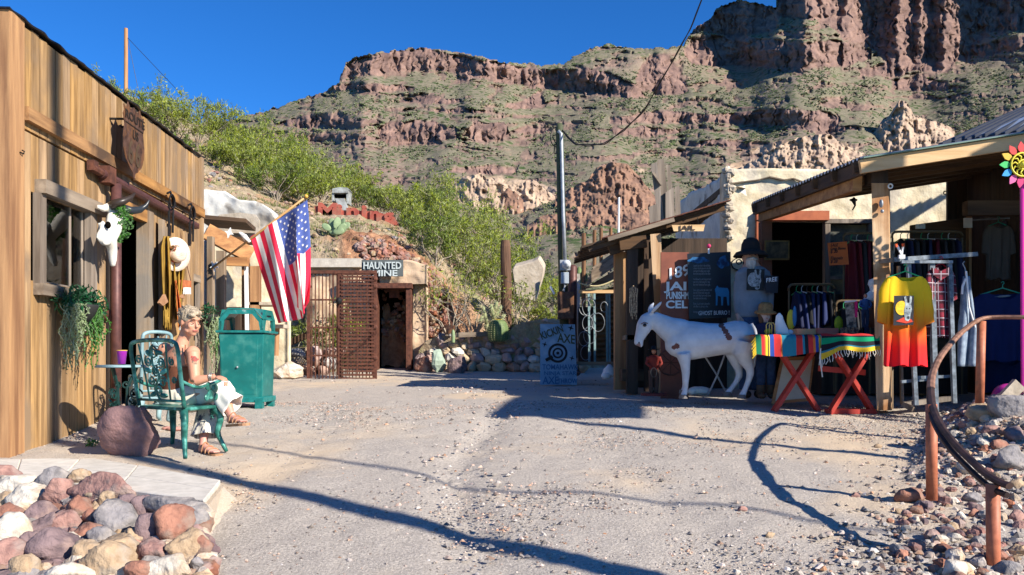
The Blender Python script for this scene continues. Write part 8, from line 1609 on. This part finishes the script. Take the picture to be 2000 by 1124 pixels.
m = MB(); m.loft([ell(c, ax, a+.014, b+.014) for c, a, b in ((W(346.5, 760, 6.965), .150, .12), (W(347, 775, 6.97), .165, .135), (W(348, 790, 6.97), .16, .13))]); m.tube([h2, lerp(h2, k2, .5), k2], [.105, .088, .075], 14); m.tube([h1, lerp(h1, k1, .45)], [.105, .09], 14); o = m.build('trousers', crm, wn_); fuse(o, .011, 4)
def flare(nm, pts_, rs, mt, kk):
    m = MB(); n = 30; rings = []; pts_ = sm_(pts_, 4); N_ = len(pts_)
    for i, p in enumerate(pts_):
        t = i/(N_-1); r_ = float(np.interp(t, np.linspace(0, 1, len(rs)), rs)); d = (pts_[min(i+1, N_-1)]-pts_[max(i-1, 0)]).normalized(); a_ = d.cross(Vector((0, 1, 0))).normalized(); b_ = a_.cross(d).normalized()
        rings.append([p+a_*math.cos(q)*r_*(1+.13*t*math.sin(q*5+kk))+b_*math.sin(q)*r_*.72*(1+.13*t*math.sin(q*5+kk)) for q in np.linspace(0, 2*math.pi, n+1)[:-1]])
    m.loft(rings, cap=False); o = m.build(nm, mt, wn_, sm=True); s = o.modifiers.new('s', 'SOLIDIFY'); s.thickness = .004
flare('crossed_trouser_leg', [lerp(h1, k1, .4), lerp(h1, k1, .8), k1+Vector((.02, 0, .0)), lerp(k1, a1, .35)+Vector((.0, 0, 0)), W(456, 795, 6.84)], (.092, .085, .08, .085, .105), wht, 1)
flare('trouser_leg', [lerp(h2, k2, .6), k2+Vector((.01, 0, -.01)), W(404, 815, 7.0), W(403, 835, 6.95), W(402, 852, 6.92)], (.085, .085, .088, .10, .115), stp, 2)
for a, b in ((f1a, f1b), (f2a, f2b)):
    dv = (b-a); L_ = dv.length; dv.normalize(); sd = Vector((0, 0, 1)).cross(dv).normalized(); up_ = dv.cross(sd); m = MB()
    sole = [(-.09, .02), (0, .036), (.35, .034), (.7, .046), (1.0, .048), (1.17, .036), (1.24, .012)]; poly = [a+dv*L_*t+sd*w__ for t, w__ in sole]+[a+dv*L_*t-sd*w__ for t, w__ in reversed(sole)]; m.prism([p-up_*.004 for p in poly], -up_*.022); so = m.build('sandal', M['leather'], wn_)
    m = MB()
    for t in (.30, .58, .80): m.tube([a+dv*L_*t+sd*.043*math.cos(q)*(.9 if t < .5 else 1.1)+up_*((.088 if t < .4 else .062 if t < .7 else .044)*math.sin(q)) for q in np.linspace(0, math.pi, 12)], .009, 6, flat=.6)
    m.build('strap', M['leather'], so, sm=True)
m = MB()
for dx in (0, .014): c = wri+Vector((-.015+dx, 0, .002)); m.tube([c+Vector((.004*math.cos(q), math.cos(q)*.030, math.sin(q)*.030)) for q in np.linspace(0, 6.28, 18)], .0055, 6)
m.build('bracelet', mat('silver_beads', (.45, .42, .38), (.1, .08, .07), scale=120, metal=.6, rough=.4), wn_)
cg_ = thing('cigarette', 'thin white cigarette between the fingers of the seated woman', 'cigarette', W(440, 745, 6.68)); m = MB(); m.tube([W(433, 745, 6.66), W(447, 747, 6.64)], .0042, 8); m.build('paper_tube', M['whitep'], cg_)
# ------------------------------------------------------------ off frame: shade blocker added for its shadow; pole, cable inferred from theirs

cn = thing('shade_canopy', 'tall dark shade canopy added unseen outside the right edge', 'blocker', (8.6, 4.8, .8))
poly = [(7.1, 3.4), (8.7, 3.2), (8.75, 4.55), (10.1, 3.65), (10.1, 3.95), (7.35, 6.0), (7.2, 5)]  # outline cut so the added shade covers the burro, not the shirt
m = MB(); m.prism([Vector((x, y, 6.0)) for x, y in ((8.2, 5.85), (10.2, 4.4), (10.2, 4.85), (8.4, 6.2))], (0, 0, .06)); m.build('roof_strip', M['dark_h'], cn); m = MB(); m.prism([Vector((x, y, 6.0)) for x, y in poly], (0, 0, .06)); m.build('roof_panel', M['dark_h'], cn)
for x, y in ((7.3, 3.6), (10.0, 4.1), (7.5, 6.9)): m = MB(); m.tube([(x, y, .8), (x, y, 6)], .06, 8); m.build('pole', M['dark_v'], cn)
up2 = thing('utility_pole', 'plain timber utility pole standing outside the frame at the right', 'utility pole', (5.33, .6, .7)); m = MB(); m.tube([(5.33, .6, .3), (5.33, .6, 12)], [.10, .08], 12); m.build('pole', M['tele'], up2)
cb = [(380, 862), (520, 878), (700, 905), (820, 925), (930, 950), (1000, 960), (1150, 962), (1300, 978), (1450, 990), (1640, 1028), (1840, 1045), (2000, 1062)]
m = MB(); m.tube(sm_([GP(*q)+Vector((1, -.72, .70))*8.0 for q in cb], 4), .026, 6); tag(m.build('overhead_cable', M['black']), 'thick black overhead cable above and behind the viewpoint', 'cable')
print('objects', len(bpy.data.objects))
